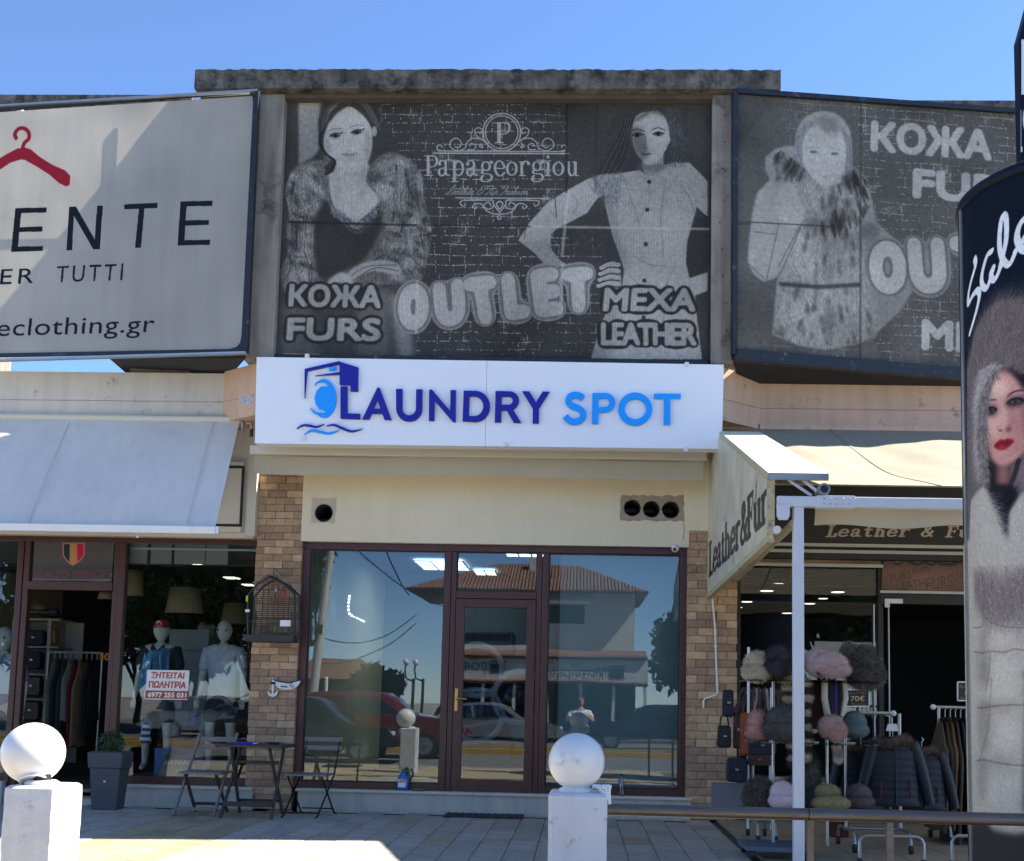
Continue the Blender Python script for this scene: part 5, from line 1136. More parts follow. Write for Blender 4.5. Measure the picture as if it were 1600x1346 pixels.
# ================================================================== foreground pedestals, lamps, rail
def pedestal(x, y, w, d, h, label, cloth=False):
    t = thing('white_pedestal', label, 'pedestal', (x, y, -.05))
    g = MB(); nn = 14; c = .02; rn = random.Random(int(x*100))
    ring = []
    for zz in [-.15]+[h*k/nn for k in range(nn)]+[h-.012, h]:
        k = 0 if zz < h-.001 else .014; e = lambda: rn.uniform(-.003, .003)
        ww, dd = w/2-k, d/2-k
        ring.append([(x-ww+c+e(), y-dd+e(), zz), (x+ww-c+e(), y-dd+e(), zz), (x+ww+e(), y-dd+c, zz), (x+ww+e(), y+dd-c, zz), (x+ww-c, y+dd, zz), (x-ww+c, y+dd, zz), (x-ww+e(), y+dd-c, zz), (x-ww+e(), y-dd+c, zz)])
    vs = [p for r in ring for p in r]; g.add(vs, [(i*8+j, i*8+(j+1) % 8, (i+1)*8+(j+1) % 8, (i+1)*8+j) for i in range(len(ring)-1) for j in range(8)]+[tuple(range(len(vs)-8, len(vs)))])
    obj('plastered_shaft', g, mat('painted_plaster', srgb(200, 202, 205), .75, var=.06, vs=3, bump=.7, bs=22, streak=.10, dirt=.14, dirtcol=(.22, .2, .18), ds=7), t)
    return t
M_globe = mat('opal_globe', srgb(226, 224, 220), .35, var=.03, vs=3, bump=.0, dirt=.03, dirtcol=(.5, .46, .38), ds=4, coat=.15)
d1 = 5.78; Y1 = -12.07+d1
a = W(5, 1228, Y1-.16); b = W(88, 1228, Y1-.16); w1 = b.x-a.x; h1 = a.z-.0
pedestal((a.x+b.x)/2, Y1, w1, .32, h1, 'square white pedestal with the tilted globe lamp at left edge')
c = W(52, 1177, Y1); R1g = 47.5*d1/FPX
t = thing('globe_lamp', 'white globe lamp tilted off its grey base on the left pedestal', 'lamp', (c.x, Y1, h1))
hole_dir = V((.25, -.42, -.87)).normalized()
g = MB(); prof = [(R1g*math.sin(th), -R1g*math.cos(th)) for th in np.linspace(math.radians(24), PI, 26)]; prof[-1] = (1e-5, R1g)
g.lathe(prof, (0, 0, 0), 48); g.lathe([(R1g*.407, -R1g*.914), (R1g*.44, -R1g*.99), (R1g*.36, -R1g*1.0), (R1g*.38, -R1g*.9)], (0, 0, 0), 40)
o = obj('globe', g, M_globe, t, local=True); o.rotation_mode = 'QUATERNION'; o.rotation_quaternion = V((0, 0, -1)).rotation_difference(hole_dir); o.location = (0, 0, c.z-h1)
bx2 = W(66, 1216, Y1-.03).x
obj('base_disc', MB().lathe([(.082, 0), (.085, .012), (.07, .022), (1e-4, .022)], (bx2, Y1-.03, h1), 28), M_white, t)
obj('lamp_holder', MB().lathe([(.044, .02), (.042, .075), (.035, .085), (1e-4, .085)], (bx2, Y1-.03, h1), 20), M_blkframe, t)
d2 = 5.66; Y2 = -12.07+d2
a = W(857, 1240, Y2-.16); b = W(949, 1240, Y2-.16); w2 = b.x-a.x; h2 = a.z
pedestal((a.x+b.x)/2, Y2, w2, .32, h2, 'square white pedestal below the upright globe lamp, joined by the steel handrail')
c = W(901, 1190, Y2); R2g = 43.5*d2/FPX
t = thing('globe_lamp', 'white globe lamp standing upright on the pedestal by the handrail', 'lamp', (c.x, Y2, h2))
obj('globe', MB().sphere(c, R2g, 48, 28), M_globe, t)
obj('base_collar', MB().lathe([(.085, 0), (.085, .014), (.068, .02), (.066, max(.03, c.z-R2g*.93-h2)), (1e-4, max(.03, c.z-R2g*.93-h2))], (c.x, Y2, h2), 28), M_white, t)
g = MB(); a = W(938, 1236, Y2-.06)
for k in range(9):
    P = [a+V((-.035+.008*k, random.uniform(-.03, .03), .02)), a+V((-.01+.007*k, random.uniform(-.03, .02), random.uniform(.0, .03))), a+V((.035+random.uniform(-.01, .01), random.uniform(-.03, .02), -.02-.006*k))]
    g.tube([lerp(P[0], P[1], k_/3) for k_ in range(3)]+[lerp(P[1], P[2], k_/4) for k_ in range(5)], random.uniform(.006, .012), 6)
tag(obj('tied_cloth', g, M_white), 'knotted white cloth strip tied at the foot of the upright globe', 'cloth')
# rail
M_rail = mat('rail_metal', srgb(112, 102, 94), .42, .7, var=.25, vs=5, dirt=.25, dirtcol=(.12, .09, .07), ds=9, stretch=(1, 8, 8))
t = thing('steel_handrail', 'round steel handrail on thin square posts running right from the white pedestal', 'handrail', (1.6, Y2, 0))
ra = W(950, 1265, Y2); rb = W(1640, 1283, Y2); zr = ra.z; rr_ = 9.2*d2/FPX
xj = W(1262, 1275, Y2).x
obj('rail_tube', MB().cyl((ra.x-.01, Y2, zr), (xj, Y2, zr), rr_, n=24), M_rail, t); obj('rail_tube', MB().cyl((xj+.004, Y2, zr), (4.2, Y2, zr), rr_*1.04, n=24), M_rail, t)
for px_ in (1266, 1390): x_ = W(px_, 1300, Y2).x; obj('rail_post', MB().box(x_-.016, x_+.016, Y2-.012, Y2+.012, -.02, zr-rr_*.95), M_rail, t)

# ================================================================== advertising column at right
dC = 6.2; RC = .62; YCc = -12.07+dC
zC = None
# centre placed so that its left tangent meets the picture at x=1508
ex = W(1507, 700, YCc); CX = ex.x+RC*1.03; CC = V((CX, YCc, 0))
zC = W(1507, 322, YCc+.05).z
eC = (-.05, 2.3, 0, zC)        # arc length range of the print from the left tangent round to the front
def pcC(px, py):
    d = ray(px, py); o_2 = CAM-CC; a_q = d.x**2+d.y**2; b_q = 2*(o_2.x*d.x+o_2.y*d.y); c_q = o_2.x**2+o_2.y**2-RC**2; disc = b_q*b_q-4*a_q*c_q
    if disc < 0: tt = -b_q/(2*a_q)
    else: tt = (-b_q-math.sqrt(disc))/(2*a_q)
    q = CAM+d*tt; th = math.atan2(-(q.y-CC.y), -(q.x-CC.x))    # 0 at the -x side, growing towards the camera side
    return ((th*RC-eC[0])*ppc, (zC-q.z)*ppc)
ppc = 330
cv = Canvas((eC[1]-eC[0])*ppc, zC*ppc, np.array((9, 16, 32))/255, pcC)
K = lambda r, g, b: np.array((r, g, b), np.float32)/255
# pale fur coat lower down, painted first
body = cv.mask([(1500, 760), (1560, 740), (1750, 700), (1800, 1290), (1500, 1290)])
cv.comp(cv.mask(R6([(140, 60), (300, 0), (900, 0), (900, 1400), (140, 1400)])), K(96, 92, 92), 1)
coatm = cv.mask(R6([(165, 1000), (250, 880), (320, 1010), (380, 1150), (420, 1260), (410, 1100), (500, 960), (900, 700), (900, 1400), (150, 1400)])+R2([(860, 300), (1800, 300), (1800, 1346), (870, 1346)])[:0])
c_low = cv.mask([(1495, 855), (1900, 800), (1900, 1300), (1495, 1300)]); coatm = np.clip(coatm+c_low, 0, 1)
cv.comp(cv.blur(coatm, 2), K(176, 172, 164), 1)
cv.fur(coatm*cv.mask([(1495, 700), (1900, 640), (1900, 960), (1495, 960)]), 9000, 34, 1.45, .3, [K(200, 197, 190), K(150, 146, 140), K(185, 182, 175), K(120, 116, 116)], .35, .5)
cv.fill(R2([(870, 440), (950, 470), (1100, 540), (1140, 560), (1160, 480), (1260, 440), (1600, 420), (1600, 700), (1250, 740), (1160, 800), (1080, 830), (1000, 810), (940, 760), (890, 640)]), K(112, 102, 104), .85, 8)
cv.fur(cv.mask(R2([(870, 400), (1300, 380), (1600, 400), (1600, 720), (1200, 800), (1000, 800), (880, 640)])), 5500, 46, 1.5, .18, [K(90, 82, 86), K(130, 122, 122), K(170, 165, 160), K(66, 58, 64)], .4, .3)
for ln in ([(870, 870), (930, 860), (950, 800), (1000, 830), (1100, 860), (1250, 870)], [(870, 1050), (940, 1060), (1000, 1045), (1100, 1055), (1180, 1030), (1260, 1045)]): cv.pen(R2(ln), 2.6, col=K(120, 100, 98), alpha=.6)
for ln in ([(880, 220), (930, 215), (1050, 200), (1200, 195), (1250, 215)], [(880, 610), (930, 600), (1050, 625), (1200, 640), (1260, 620)]): cv.pen(R4(ln), 2.6, col=K(120, 100, 98), alpha=.6)
cv.pen(R4([(985, 0), (960, 350), (900, 590)]), 4, col=K(130, 112, 106), alpha=.4); cv.pen(R2([(1000, 1050), (985, 1200), (960, 1346)]), 3, col=K(130, 112, 106), alpha=.5)
cv.fur(c_low, 7000, 12, 1.5, .8, [K(196, 190, 182), K(160, 152, 146), K(182, 176, 168)], .3)
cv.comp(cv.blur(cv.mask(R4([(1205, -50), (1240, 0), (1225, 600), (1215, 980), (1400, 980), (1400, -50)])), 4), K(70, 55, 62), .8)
cv.fill(R4([(840, 1050), (950, 1050), (990, 1110), (1060, 1130), (1150, 1150), (1260, 1130), (1600, 1150), (1600, 1700), (840, 1700)]), K(50, 50, 54), 1, 4)
# hood
hood = cv.mask(R5([(228, 1346), (240, 1150), (262, 1050), (300, 980), (360, 900), (420, 880), (560, 870), (700, 900), (800, 1346)]))+cv.mask(R6([(145, 200), (150, 0), (700, 0), (700, 860), (240, 880), (200, 700), (150, 600)])); hood = np.clip(hood, 0, 1)
cv.comp(cv.blur(hood, 2), K(100, 90, 90), 1)
hx_, hy_ = cv.p2c(*R6([(420, 380)])[0])
cv.fur(hood, 16000, 40, lambda x, y: np.arctan2(y-hy_, x-hx_)+.5, .35, [K(52, 46, 50), K(130, 120, 120), K(160, 150, 148), K(78, 70, 72)], .5, .4)
cv.fur(cv.mask(R6([(195, 250), (230, 80), (330, 20), (400, 40), (280, 180), (262, 400), (262, 650), (240, 860), (200, 700)])), 4500, 26, 2.2, .6, [K(170, 165, 165), K(110, 104, 108), K(200, 196, 194)], .45, .6)
cv.fill(R6([(262, 420), (262, 300), (290, 170), (350, 90), (430, 70), (540, 120), (700, 200), (700, 760), (540, 660), (500, 720), (440, 755), (440, 900), (420, 1100), (400, 1270), (360, 1130), (300, 1000), (270, 800)]), K(30, 24, 32), 1, 3)
cv.fill(R6([(345, 750), (440, 750), (436, 890), (350, 895)]), K(150, 108, 104), .9, 5)
cv.fill(R6([(262, 400), (280, 280), (300, 180), (350, 100), (410, 85), (480, 140), (540, 230), (600, 300), (640, 420), (600, 560), (540, 650), (480, 715), (420, 750), (370, 752), (320, 715), (290, 650), (272, 560)]), K(196, 148, 142), 1, 3, True)
for (x, y), rx, ry, cc_, al in (((560, 330), 60, 120, K(150, 108, 112), .7), ((470, 620), 90, 60, K(168, 118, 116), .7), ((455, 440), 20, 90, K(128, 84, 90), .7), ((300, 560), 26, 120, K(168, 120, 116), .6), ((365, 210), 60, 60, K(232, 200, 190), .8), ((320, 470), 36, 90, K(224, 190, 180), .6), ((395, 400), 16, 80, K(232, 200, 190), .7), ((520, 500), 60, 110, K(178, 122, 122), .7), ((380, 700), 60, 30, K(190, 138, 132), .6), ((290, 640), 20, 70, K(140, 96, 96), .7), ((590, 420), 60, 160, K(120, 80, 84), .7), ((370, 620), 70, 20, K(205, 160, 150), .6), ((440, 330), 20, 60, K(160, 110, 108), .5)):
    c0 = R6([(x, y)])[0]; cv.ellipse(c0, rx/4.483, ry/4.483, cc_, al, 6)
for (ex_, ey_), rx in (((305, 368), 34), ((478, 305), 58)):
    c0 = R6([(ex_, ey_)])[0]; cv.ellipse(c0, (rx+14)/4.48, 38/4.48, K(70, 46, 56), .85, 4, -.25); cv.ellipse(c0, (rx+4)/4.48, 20/4.48, K(34, 24, 32), .8, 2, -.2); cv.ellipse(c0, rx*.62/4.48, 9/4.48, K(128, 116, 124), .75, 1, -.15); cv.ellipse(c0, 12/4.48, 12/4.48, K(26, 20, 24), 1, 1)
    cv.pen(R6([(ex_-rx, ey_+8), (ex_-rx*.3, ey_-20), (ex_+rx*.6, ey_-22), (ex_+rx+8, ey_-4)]), 2.6, 2.2, col=K(24, 18, 26), alpha=.9); cv.pen(R6([(ex_-rx*.8, ey_+14), (ex_, ey_+20), (ex_+rx, ey_+6)]), 1.2, col=K(60, 42, 48), alpha=.5)
cv.pen(R6([(272, 300), (310, 292), (345, 292)]), 4, 3, col=K(86, 56, 58), alpha=.75, taper=True); cv.pen(R6([(415, 275), (450, 244), (500, 226), (545, 230)]), 5, 3.5, col=K(80, 52, 56), alpha=.8, taper=True)
cv.ellipse(R6([(374, 506)])[0], 3, 1.6, K(88, 46, 54), .9, 1); cv.ellipse(R6([(426, 498)])[0], 5, 3.4, K(76, 42, 54), .8, 2, -.3); cv.ellipse(R6([(400, 500)])[0], 5, 3, K(206, 160, 154), .5, 2); cv.pen(R6([(352, 480), (358, 510)]), 1, col=K(150, 100, 96), alpha=.6); cv.pen(R6([(436, 460), (436, 494)]), 2, col=K(140, 88, 88), alpha=.6)
cv.fill(R6([(328, 612), (350, 585), (378, 568), (398, 574), (420, 562), (468, 575), (440, 612), (400, 640), (362, 642), (340, 630)]), K(136, 26, 40), 1, 1, True); cv.ellipse(R6([(395, 600)])[0], 10, 2, K(84, 16, 30), .8, 1.5, -.2);  cv.ellipse(R6([(385, 622)])[0], 6, 2, K(205, 96, 100), .6, 2)
cv.comp(cv.blur(cv.mask(R6([(300, 900), (350, 890), (440, 895), (480, 900), (500, 960), (430, 1080), (420, 1290), (370, 1170), (330, 1010)])), 3), K(20, 18, 28), 1)
for ln in ([(1, 1),],): pass
cv.fur(cv.mask(R6([(250, 880), (330, 1000), (410, 1240), (420, 1300), (200, 1300), (180, 1000)]))+cv.mask(R6([(430, 1080), (520, 940), (700, 800), (700, 1300), (440, 1300)])), 4200, 34, .9, .5, [K(206, 203, 198), K(178, 174, 168), K(150, 146, 142)], .45, .4)
# Sale, in brush script
wt = K(214, 222, 232)
cv.pen(R5([(258, 655), (262, 690), (235, 790), (222, 860), (224, 900), (245, 860), (270, 830), (284, 850), (270, 930), (232, 1062)]), 15, 7, -.9, wt)
cv.pen(R5([(352, 612), (325, 640), (298, 740), (300, 800), (325, 815), (345, 760), (362, 700), (348, 730), (352, 760), (372, 766), (405, 690)]), 13, 7, -.9, wt)
cv.pen(R5([(400, 690), (430, 560), (432, 440), (415, 412), (400, 470), (395, 580), (415, 660), (450, 685), (485, 610)]), 13, 7, -.9, wt)
cv.pen(R5([(485, 610), (520, 560), (560, 480), (540, 430), (505, 470), (492, 540), (520, 600), (570, 600), (640, 540)]), 15, 8, -.9, wt)

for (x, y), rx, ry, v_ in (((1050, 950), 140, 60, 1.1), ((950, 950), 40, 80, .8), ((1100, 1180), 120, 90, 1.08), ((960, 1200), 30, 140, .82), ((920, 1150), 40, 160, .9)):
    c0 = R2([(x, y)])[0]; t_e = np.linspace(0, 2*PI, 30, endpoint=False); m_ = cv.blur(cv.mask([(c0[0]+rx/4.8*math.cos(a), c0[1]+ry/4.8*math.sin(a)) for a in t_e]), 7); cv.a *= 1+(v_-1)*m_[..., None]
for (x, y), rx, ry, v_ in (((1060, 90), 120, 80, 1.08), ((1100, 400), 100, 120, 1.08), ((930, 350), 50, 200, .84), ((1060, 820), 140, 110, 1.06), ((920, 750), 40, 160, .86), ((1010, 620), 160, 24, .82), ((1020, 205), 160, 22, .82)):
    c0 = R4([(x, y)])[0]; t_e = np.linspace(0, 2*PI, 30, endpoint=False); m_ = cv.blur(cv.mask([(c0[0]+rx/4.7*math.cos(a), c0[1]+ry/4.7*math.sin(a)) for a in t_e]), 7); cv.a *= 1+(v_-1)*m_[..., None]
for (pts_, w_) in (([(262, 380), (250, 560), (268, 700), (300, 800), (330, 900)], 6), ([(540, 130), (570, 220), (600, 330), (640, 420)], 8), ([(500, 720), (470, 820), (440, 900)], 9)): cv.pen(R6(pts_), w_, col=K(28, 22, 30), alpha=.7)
cv.fur(cv.mask(R6([(225, 300), (265, 180), (330, 70), (370, 80), (300, 200), (285, 420), (285, 700), (300, 860), (245, 860), (215, 600)])), 2600, 16, 1.9, .6, [K(40, 36, 42), K(150, 146, 148), K(176, 172, 172), K(90, 84, 88)], .55, .5)
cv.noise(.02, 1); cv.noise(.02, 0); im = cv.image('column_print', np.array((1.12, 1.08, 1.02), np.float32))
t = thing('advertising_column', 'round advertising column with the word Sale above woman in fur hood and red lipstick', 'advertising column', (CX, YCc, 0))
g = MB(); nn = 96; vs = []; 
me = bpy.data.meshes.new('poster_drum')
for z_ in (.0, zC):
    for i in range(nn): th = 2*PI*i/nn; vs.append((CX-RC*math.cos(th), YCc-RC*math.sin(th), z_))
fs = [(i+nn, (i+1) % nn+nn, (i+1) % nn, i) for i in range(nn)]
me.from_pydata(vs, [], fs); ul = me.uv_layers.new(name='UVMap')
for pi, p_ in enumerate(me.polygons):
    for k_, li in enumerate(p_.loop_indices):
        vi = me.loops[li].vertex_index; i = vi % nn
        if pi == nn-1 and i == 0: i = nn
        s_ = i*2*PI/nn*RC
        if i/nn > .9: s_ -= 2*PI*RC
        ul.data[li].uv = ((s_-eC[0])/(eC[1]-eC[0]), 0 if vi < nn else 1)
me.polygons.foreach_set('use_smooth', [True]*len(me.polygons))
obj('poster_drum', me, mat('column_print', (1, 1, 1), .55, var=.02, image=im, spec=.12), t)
obj('cap_rim', MB().lathe([(RC-.02, -.03), (RC+.010, -.03), (RC+.014, .0), (RC+.010, .025), (RC-.005, .035), (1e-4, .05)], (CX, YCc, zC), 96), mat('rim_navy', srgb(14, 20, 34), .5, spec=.2), t)
obj('edge_trim', MB().box(CX-RC-.008, CX-RC+.004, YCc+.03, YCc+.06, 0, zC-.03), M_edge, t)
obj('base_ring', MB().lathe([(RC+.03, 0), (RC+.03, .12), (RC-.01, .13)], (CX, YCc, 0), 64), M_blk, t)
# blade sign on the column
t = thing('blade_sign', 'dark upright sign with white lettering on top of the advertising column', 'sign', (CX, YCc, zC+.06))
xL_ = W(1594, 150, YCc).x; zT = W(1590, 76, YCc+.1).z; zT2 = W(1603, 30, YCc+.1).z
obj('sign_body', MB().prism([V((xL_, YCc, zC+.05)), V((xL_+.75, YCc, zC+.05)), V((xL_+.75, YCc, zT+.9)), V((xL_+.25, YCc, zT+.9)), V((xL_, YCc, zT))][::1], (0, -1, 0), .08), mat('rim_navy', (.02, .02, .03), .4), t, bevel=.004)
g = MB(); wf = lambda px, py: W(px, py, YCc-.003)
mtext(g, 'N', wf(1596, 148), wf(1620, 148), wf(1596, 62), bold=.02); mtext(g, 'O', wf(1598, 215), wf(1626, 215), wf(1598, 158), bold=.02); mtext(g, 'L', wf(1595, 238), wf(1597.5, 238), wf(1595, 172), bold=0)
obj('sign_letters', g, M_lsig, t)
# ================================================================== left clothes shop
LS = thing('clothes_shopfront', 'brown framed clothes shop front with open doorway under the grey awning', 'shopfront', (W(180, 1225, 0).x, 0, .1))
zLt = W(200, 842, 0).z; zLs = W(300, 1222, 0).z; xLr = W(394, 1000, 0).x+.04
def lb(xa, xb, za, zb_, y0=-.05, y1=.05, nm='frame_bar'): return obj(nm, MB().box(xa, xb, y0, y1, za, zb_), M_brown, LS, bevel=.006)
xa0 = W(32, 1000, 0).x; xa1 = W(182, 1000, 0).x
lb(-8.8, xLr, zLt-.05, zLt+.08); lb(-8.8, xa0-.07, zLs-.03, zLs+.05); lb(xa1+.075, xLr, zLs-.03, zLs+.05)
lb(xa0-.07, xa0-.004, .06, zLt-.0505); lb(xa0+.0, xa0+.065, .06, zLt-.0505, -.04); lb(xa1-.06, xa1-.004, .06, zLt-.0505, -.04); lb(xa1+.0, xa1+.07, .06, zLt-.0505)
zTr = W(110, 918, 0).z; lb(xa0+.066, xa1-.061, zTr-.035, zTr+.06)
obj('glass_pane', MB().box(-8.8, xa0-.06, -.004, .004, zLs+.04, zLt-.04), M_clearL, LS); obj('glass_pane', MB().box(xa1+.06, xLr, -.004, .004, zLs+.04, zLt-.04), M_clearL, LS); obj('glass_pane', MB().box(xa0+.06, xa1-.05, -.004, .004, zTr+.05, zLt-.04), M_clearL, LS)
obj('sill_wall', MB().box(xa1+.02, W(460, 1250, 0).x-.42, -.13, .16, -.02, zLs-.06), M_sill, LS); obj('sill_slab', MB().box(xa1+.02, W(460, 1250, 0).x-.42, -.16, .16, zLs-.0595, zLs-.031), M_marble, LS); obj('sill_wall', MB().box(-8.8, xa0-.03, -.13, .16, -.02, zLs-.031), M_sill, LS)
obj('door_step', MB().box(xa0-.02, xa1+.01, -.10, .3, -.02, .055), M_marble, LS)
obj('corner_post', MB().box(xLr-.002, xLr+.03, -.06, .1, zLs-.03, zLt+.08), M_brown, LS)
# shade blinds tops behind the glass
M_greyi = mat('interior_grey', srgb(150, 152, 152), .8, var=.05)
g = MB(); a = W(200, 866, .15)
t = thing('window_valance_panel', 'row of pale panels with white rail along the top inside the clothes shop window', 'panel', (W(300, 860, .15).x, .15, a.z))
for px0, px1 in ((200, 230), (236, 268), (273, 320), (322, 356)): obj('panel', MB().box(W(px0, 860, .15).x, W(px1, 860, .15).x, .15, .17, a.z-.10, a.z+.2), M_greyi, t)
obj('rail', MB().box(W(196, 860, .12).x, xLr, .12, .145, W(300, 857, .12).z-.022, W(300, 857, .12).z+.0), M_alu, t)
# transom notice with shield
FT = Frame((0, -.012, 0)); qT = [FT.hit(*p) for p in ((50, 911), (174, 911), (179, 842), (54, 840))]; eT = quad_ext(FT, qT)
cv = plane_canvas(FT, *eT, 420, np.array((84, 92, 94))/255)
T1 = lambda pts: [(x/4.808, 820+y/4.808) for x, y in pts]
cv.fill(T1([(270, 130), (850, 130), (840, 330), (260, 330)]), K(86, 74, 70), .8, 26); cv.fill(T1([(240, 300), (850, 300), (840, 450), (240, 450)]), K(60, 56, 58), .9, 16)
sh = [(468, 136), (636, 136), (634, 232), (600, 275), (543, 310), (500, 275), (472, 235)]
cv.fill(T1(sh), K(198, 120, 110)); cv.fill(T1([(478, 146), (524, 146), (522, 282), (500, 262), (480, 230)]), K(28, 48, 50)); cv.fill(T1([(526, 146), (576, 146), (576, 284), (543, 300), (526, 284)]), K(190, 134, 84)); cv.fill(T1([(579, 146), (628, 146), (625, 228), (600, 262), (579, 280)]), K(186, 24, 62))
cv.text('SP', *T1([(532, 262), (570, 262), (532, 232)]), K(180, 160, 60), .01)
cv.text('SCALZO PRINCIPE', *T1([(250, 408), (835, 402), (252, 346)]), K(120, 58, 58), .0, 1.05)
for ln in ([(250, 130), (240, 380), (290, 410), (800, 412), (835, 380), (852, 120)], [(262, 420), (540, 436), (820, 420)], [(258, 436), (500, 446), (830, 440)]): cv.pen(T1(ln), 4, col=K(128, 134, 134), alpha=.8)
im = cv.image('transom_print')
ts = thing('door_transom_sign', 'clear plastic sign with black gold and red shield over the clothes shop doorway', 'sign', (qT[0].x, -.012, qT[0].z))
sheet('sign_film', FT, qT, eT, mat('transom_print', (1, 1, 1), .25, var=.02, image=im), ts)
def bulb_rect(px, py, w, z, label, grp, d=.05):
    c = WZ(px, py, z); t = thing('recessed_spotlight', label, 'ceiling light', c, grp)
    obj('lit_face', MB().box(c.x-w/2, c.x+w/2, c.y-.12, c.y+.12, z-.008, z-.002), M_lit, t); g = MB(); g.box(c.x-w/2-.02, c.x+w/2+.02, c.y-.15, c.y+.15, z-.0015, z+.01); obj('rim', g, M_blk, t)
for a in ((304, 880, .13, 'brightest recessed ceiling light, nearest the clothes shop window'), (362, 903, .2, 'long recessed ceiling light in the middle of the clothes shop ceiling'), (388, 914, .16, 'recessed ceiling light half hidden by the brick pillar in the clothes shop')): bulb_rect(a[0], a[1], a[2], 2.97, a[3], 'ceiling lights in the clothes shop')
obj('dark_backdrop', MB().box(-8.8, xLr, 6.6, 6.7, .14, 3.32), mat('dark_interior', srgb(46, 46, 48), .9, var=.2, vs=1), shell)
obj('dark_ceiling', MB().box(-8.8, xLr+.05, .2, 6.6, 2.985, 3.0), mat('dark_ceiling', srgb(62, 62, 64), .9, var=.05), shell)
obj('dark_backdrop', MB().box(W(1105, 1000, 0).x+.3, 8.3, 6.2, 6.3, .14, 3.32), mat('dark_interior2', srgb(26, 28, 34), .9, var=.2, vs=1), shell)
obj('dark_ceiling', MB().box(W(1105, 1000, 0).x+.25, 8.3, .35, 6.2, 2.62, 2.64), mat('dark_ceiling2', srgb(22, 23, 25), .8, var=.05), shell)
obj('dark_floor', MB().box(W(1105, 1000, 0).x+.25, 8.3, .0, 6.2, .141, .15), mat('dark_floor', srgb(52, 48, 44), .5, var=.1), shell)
# lamp shades
M_shade = mat('woven_shade', srgb(156, 140, 108), .9, var=.3, vs=40, trans=.2); M_shade2 = mat('linen_shade', srgb(190, 176, 140), .9, var=.08, vs=10, trans=.3)
def shade(px0, px1, py0, py1, Y, m, label, cord=True, bot=1.25):
    a = W(px0, py1, Y); b = W(px1, py1, Y); zt_ = W(px0, py0, Y).z; r = (b.x-a.x)/2; cx = (a.x+b.x)/2
    t = thing('lamp_shade', label, 'lamp shade', (cx, Y, a.z), 'lamps hanging in the clothes shop')
    n = 28; g = MB(); g.lathe([(r, 0), (r/bot, zt_-a.z), (r/bot-.008, zt_-a.z), (r-.008, 0), (r, 0)], (cx, Y, a.z), n); obj('shade', g, m, t)
    if cord: obj('cord', MB().cyl((cx, Y, zt_-.02), (cx, Y, 2.98), .006), M_blk, t)
shade(259, 316, 919, 959, 1.0, M_shade, 'largest woven drum lampshade above the red capped mannequin'); shade(345, 386, 943, 975, 1.9, M_shade, 'smaller woven drum lampshade behind the mannequin in sunglasses')
shade(190, 223, 891, 932, 1.2, M_shade2, 'plain linen lampshade just right of the doorway', False, 1.15); shade(153, 178, 926, 937, 1.6, M_shade2, 'linen lampshade cut off inside the doorway top', False, 1.2)
# leaf clusters; those inside the window imitate the reflection of a tree opposite
def foliage(name, c, rad, n, leaf, m, label, cat='plant', seed=1, flat=1):
    rn = random.Random(seed); g = MB()
    for _ in range(n):
        d = V((rn.gauss(0, 1), rn.gauss(0, 1), rn.gauss(0, 1))).normalized()*rn.random()**.5
        p = V(c)+V((d.x*rad[0], d.y*rad[1], d.z*rad[2])); a = V((rn.uniform(-1, 1), rn.uniform(-1, 1), rn.uniform(-1, 1))).normalized(); b = a.orthogonal().normalized(); s = leaf*rn.uniform(.6, 1.3)
        g.add([p-a*s, p+b*s*.35, p+a*s, p-b*s*.35], [(0, 1, 2, 3)])
    return g
M_leaf = mat('leaf_green', (.045, .085, .03), .6, var=.45, vs=9, trans=.2); M_leaf2 = mat('leaf_dark', (.03, .055, .024), .6, var=.45, vs=7, trans=.2)
a = W(300, 965, 2.6); g = foliage('f', a, (1.15, .5, .55), 2600, .06, M_leaf2, '', seed=4)
tag(obj('reflection_leaves', g, M_leaf2), 'mass of dark green leaves imitating a tree reflection behind the lampshades in clothes shop window', 'greenery'); bpy.data.objects['reflection_leaves']['kind'] = 'stuff'
# shelves with bags inside the doorway
M_wd = mat('pale_shelf_wood', srgb(150, 144, 132), .7, var=.1, vs=3, stretch=(2, 2, 14)); M_lea = mat('brown_leather', srgb(70, 44, 34), .5, var=.15); M_nv = mat('navy_canvas', srgb(34, 38, 52), .8, var=.12); M_tanl = mat('tan_leather', srgb(128, 98, 66), .6, var=.15); M_orl = mat('orange_leather', srgb(140, 66, 36), .5, var=.15)
Ysh = 1.6
t = thing('shelf_unit', 'pale wooden shelf unit with bags inside the clothes shop doorway', 'shelf', (W(60, 1200, Ysh).x, Ysh, .14))
sx0 = W(20, 1000, Ysh).x; sx1 = W(92, 1000, Ysh).x; sm_ = W(76, 1000, Ysh).x
for px_ in (20, 76): x_ = W(px_, 1000, Ysh).x; obj('upright', MB().box(x_-.02, x_+.02, Ysh, Ysh+.4, .14, W(60, 966, Ysh).z), M_wd, t)
shelf_z = [W(60, py, Ysh).z for py in (967, 1010, 1053, 1092, 1131, 1175)]
for z_ in shelf_z: obj('shelf', MB().box(sx0-.0, sx1, Ysh-.012, Ysh+.41, z_-.02, z_+.0), M_wd, t)
obj('back_board', MB().box(sx0, sm_+.25, Ysh+.402, Ysh+.42, .3, shelf_z[0]-.02), M_greyi, t)
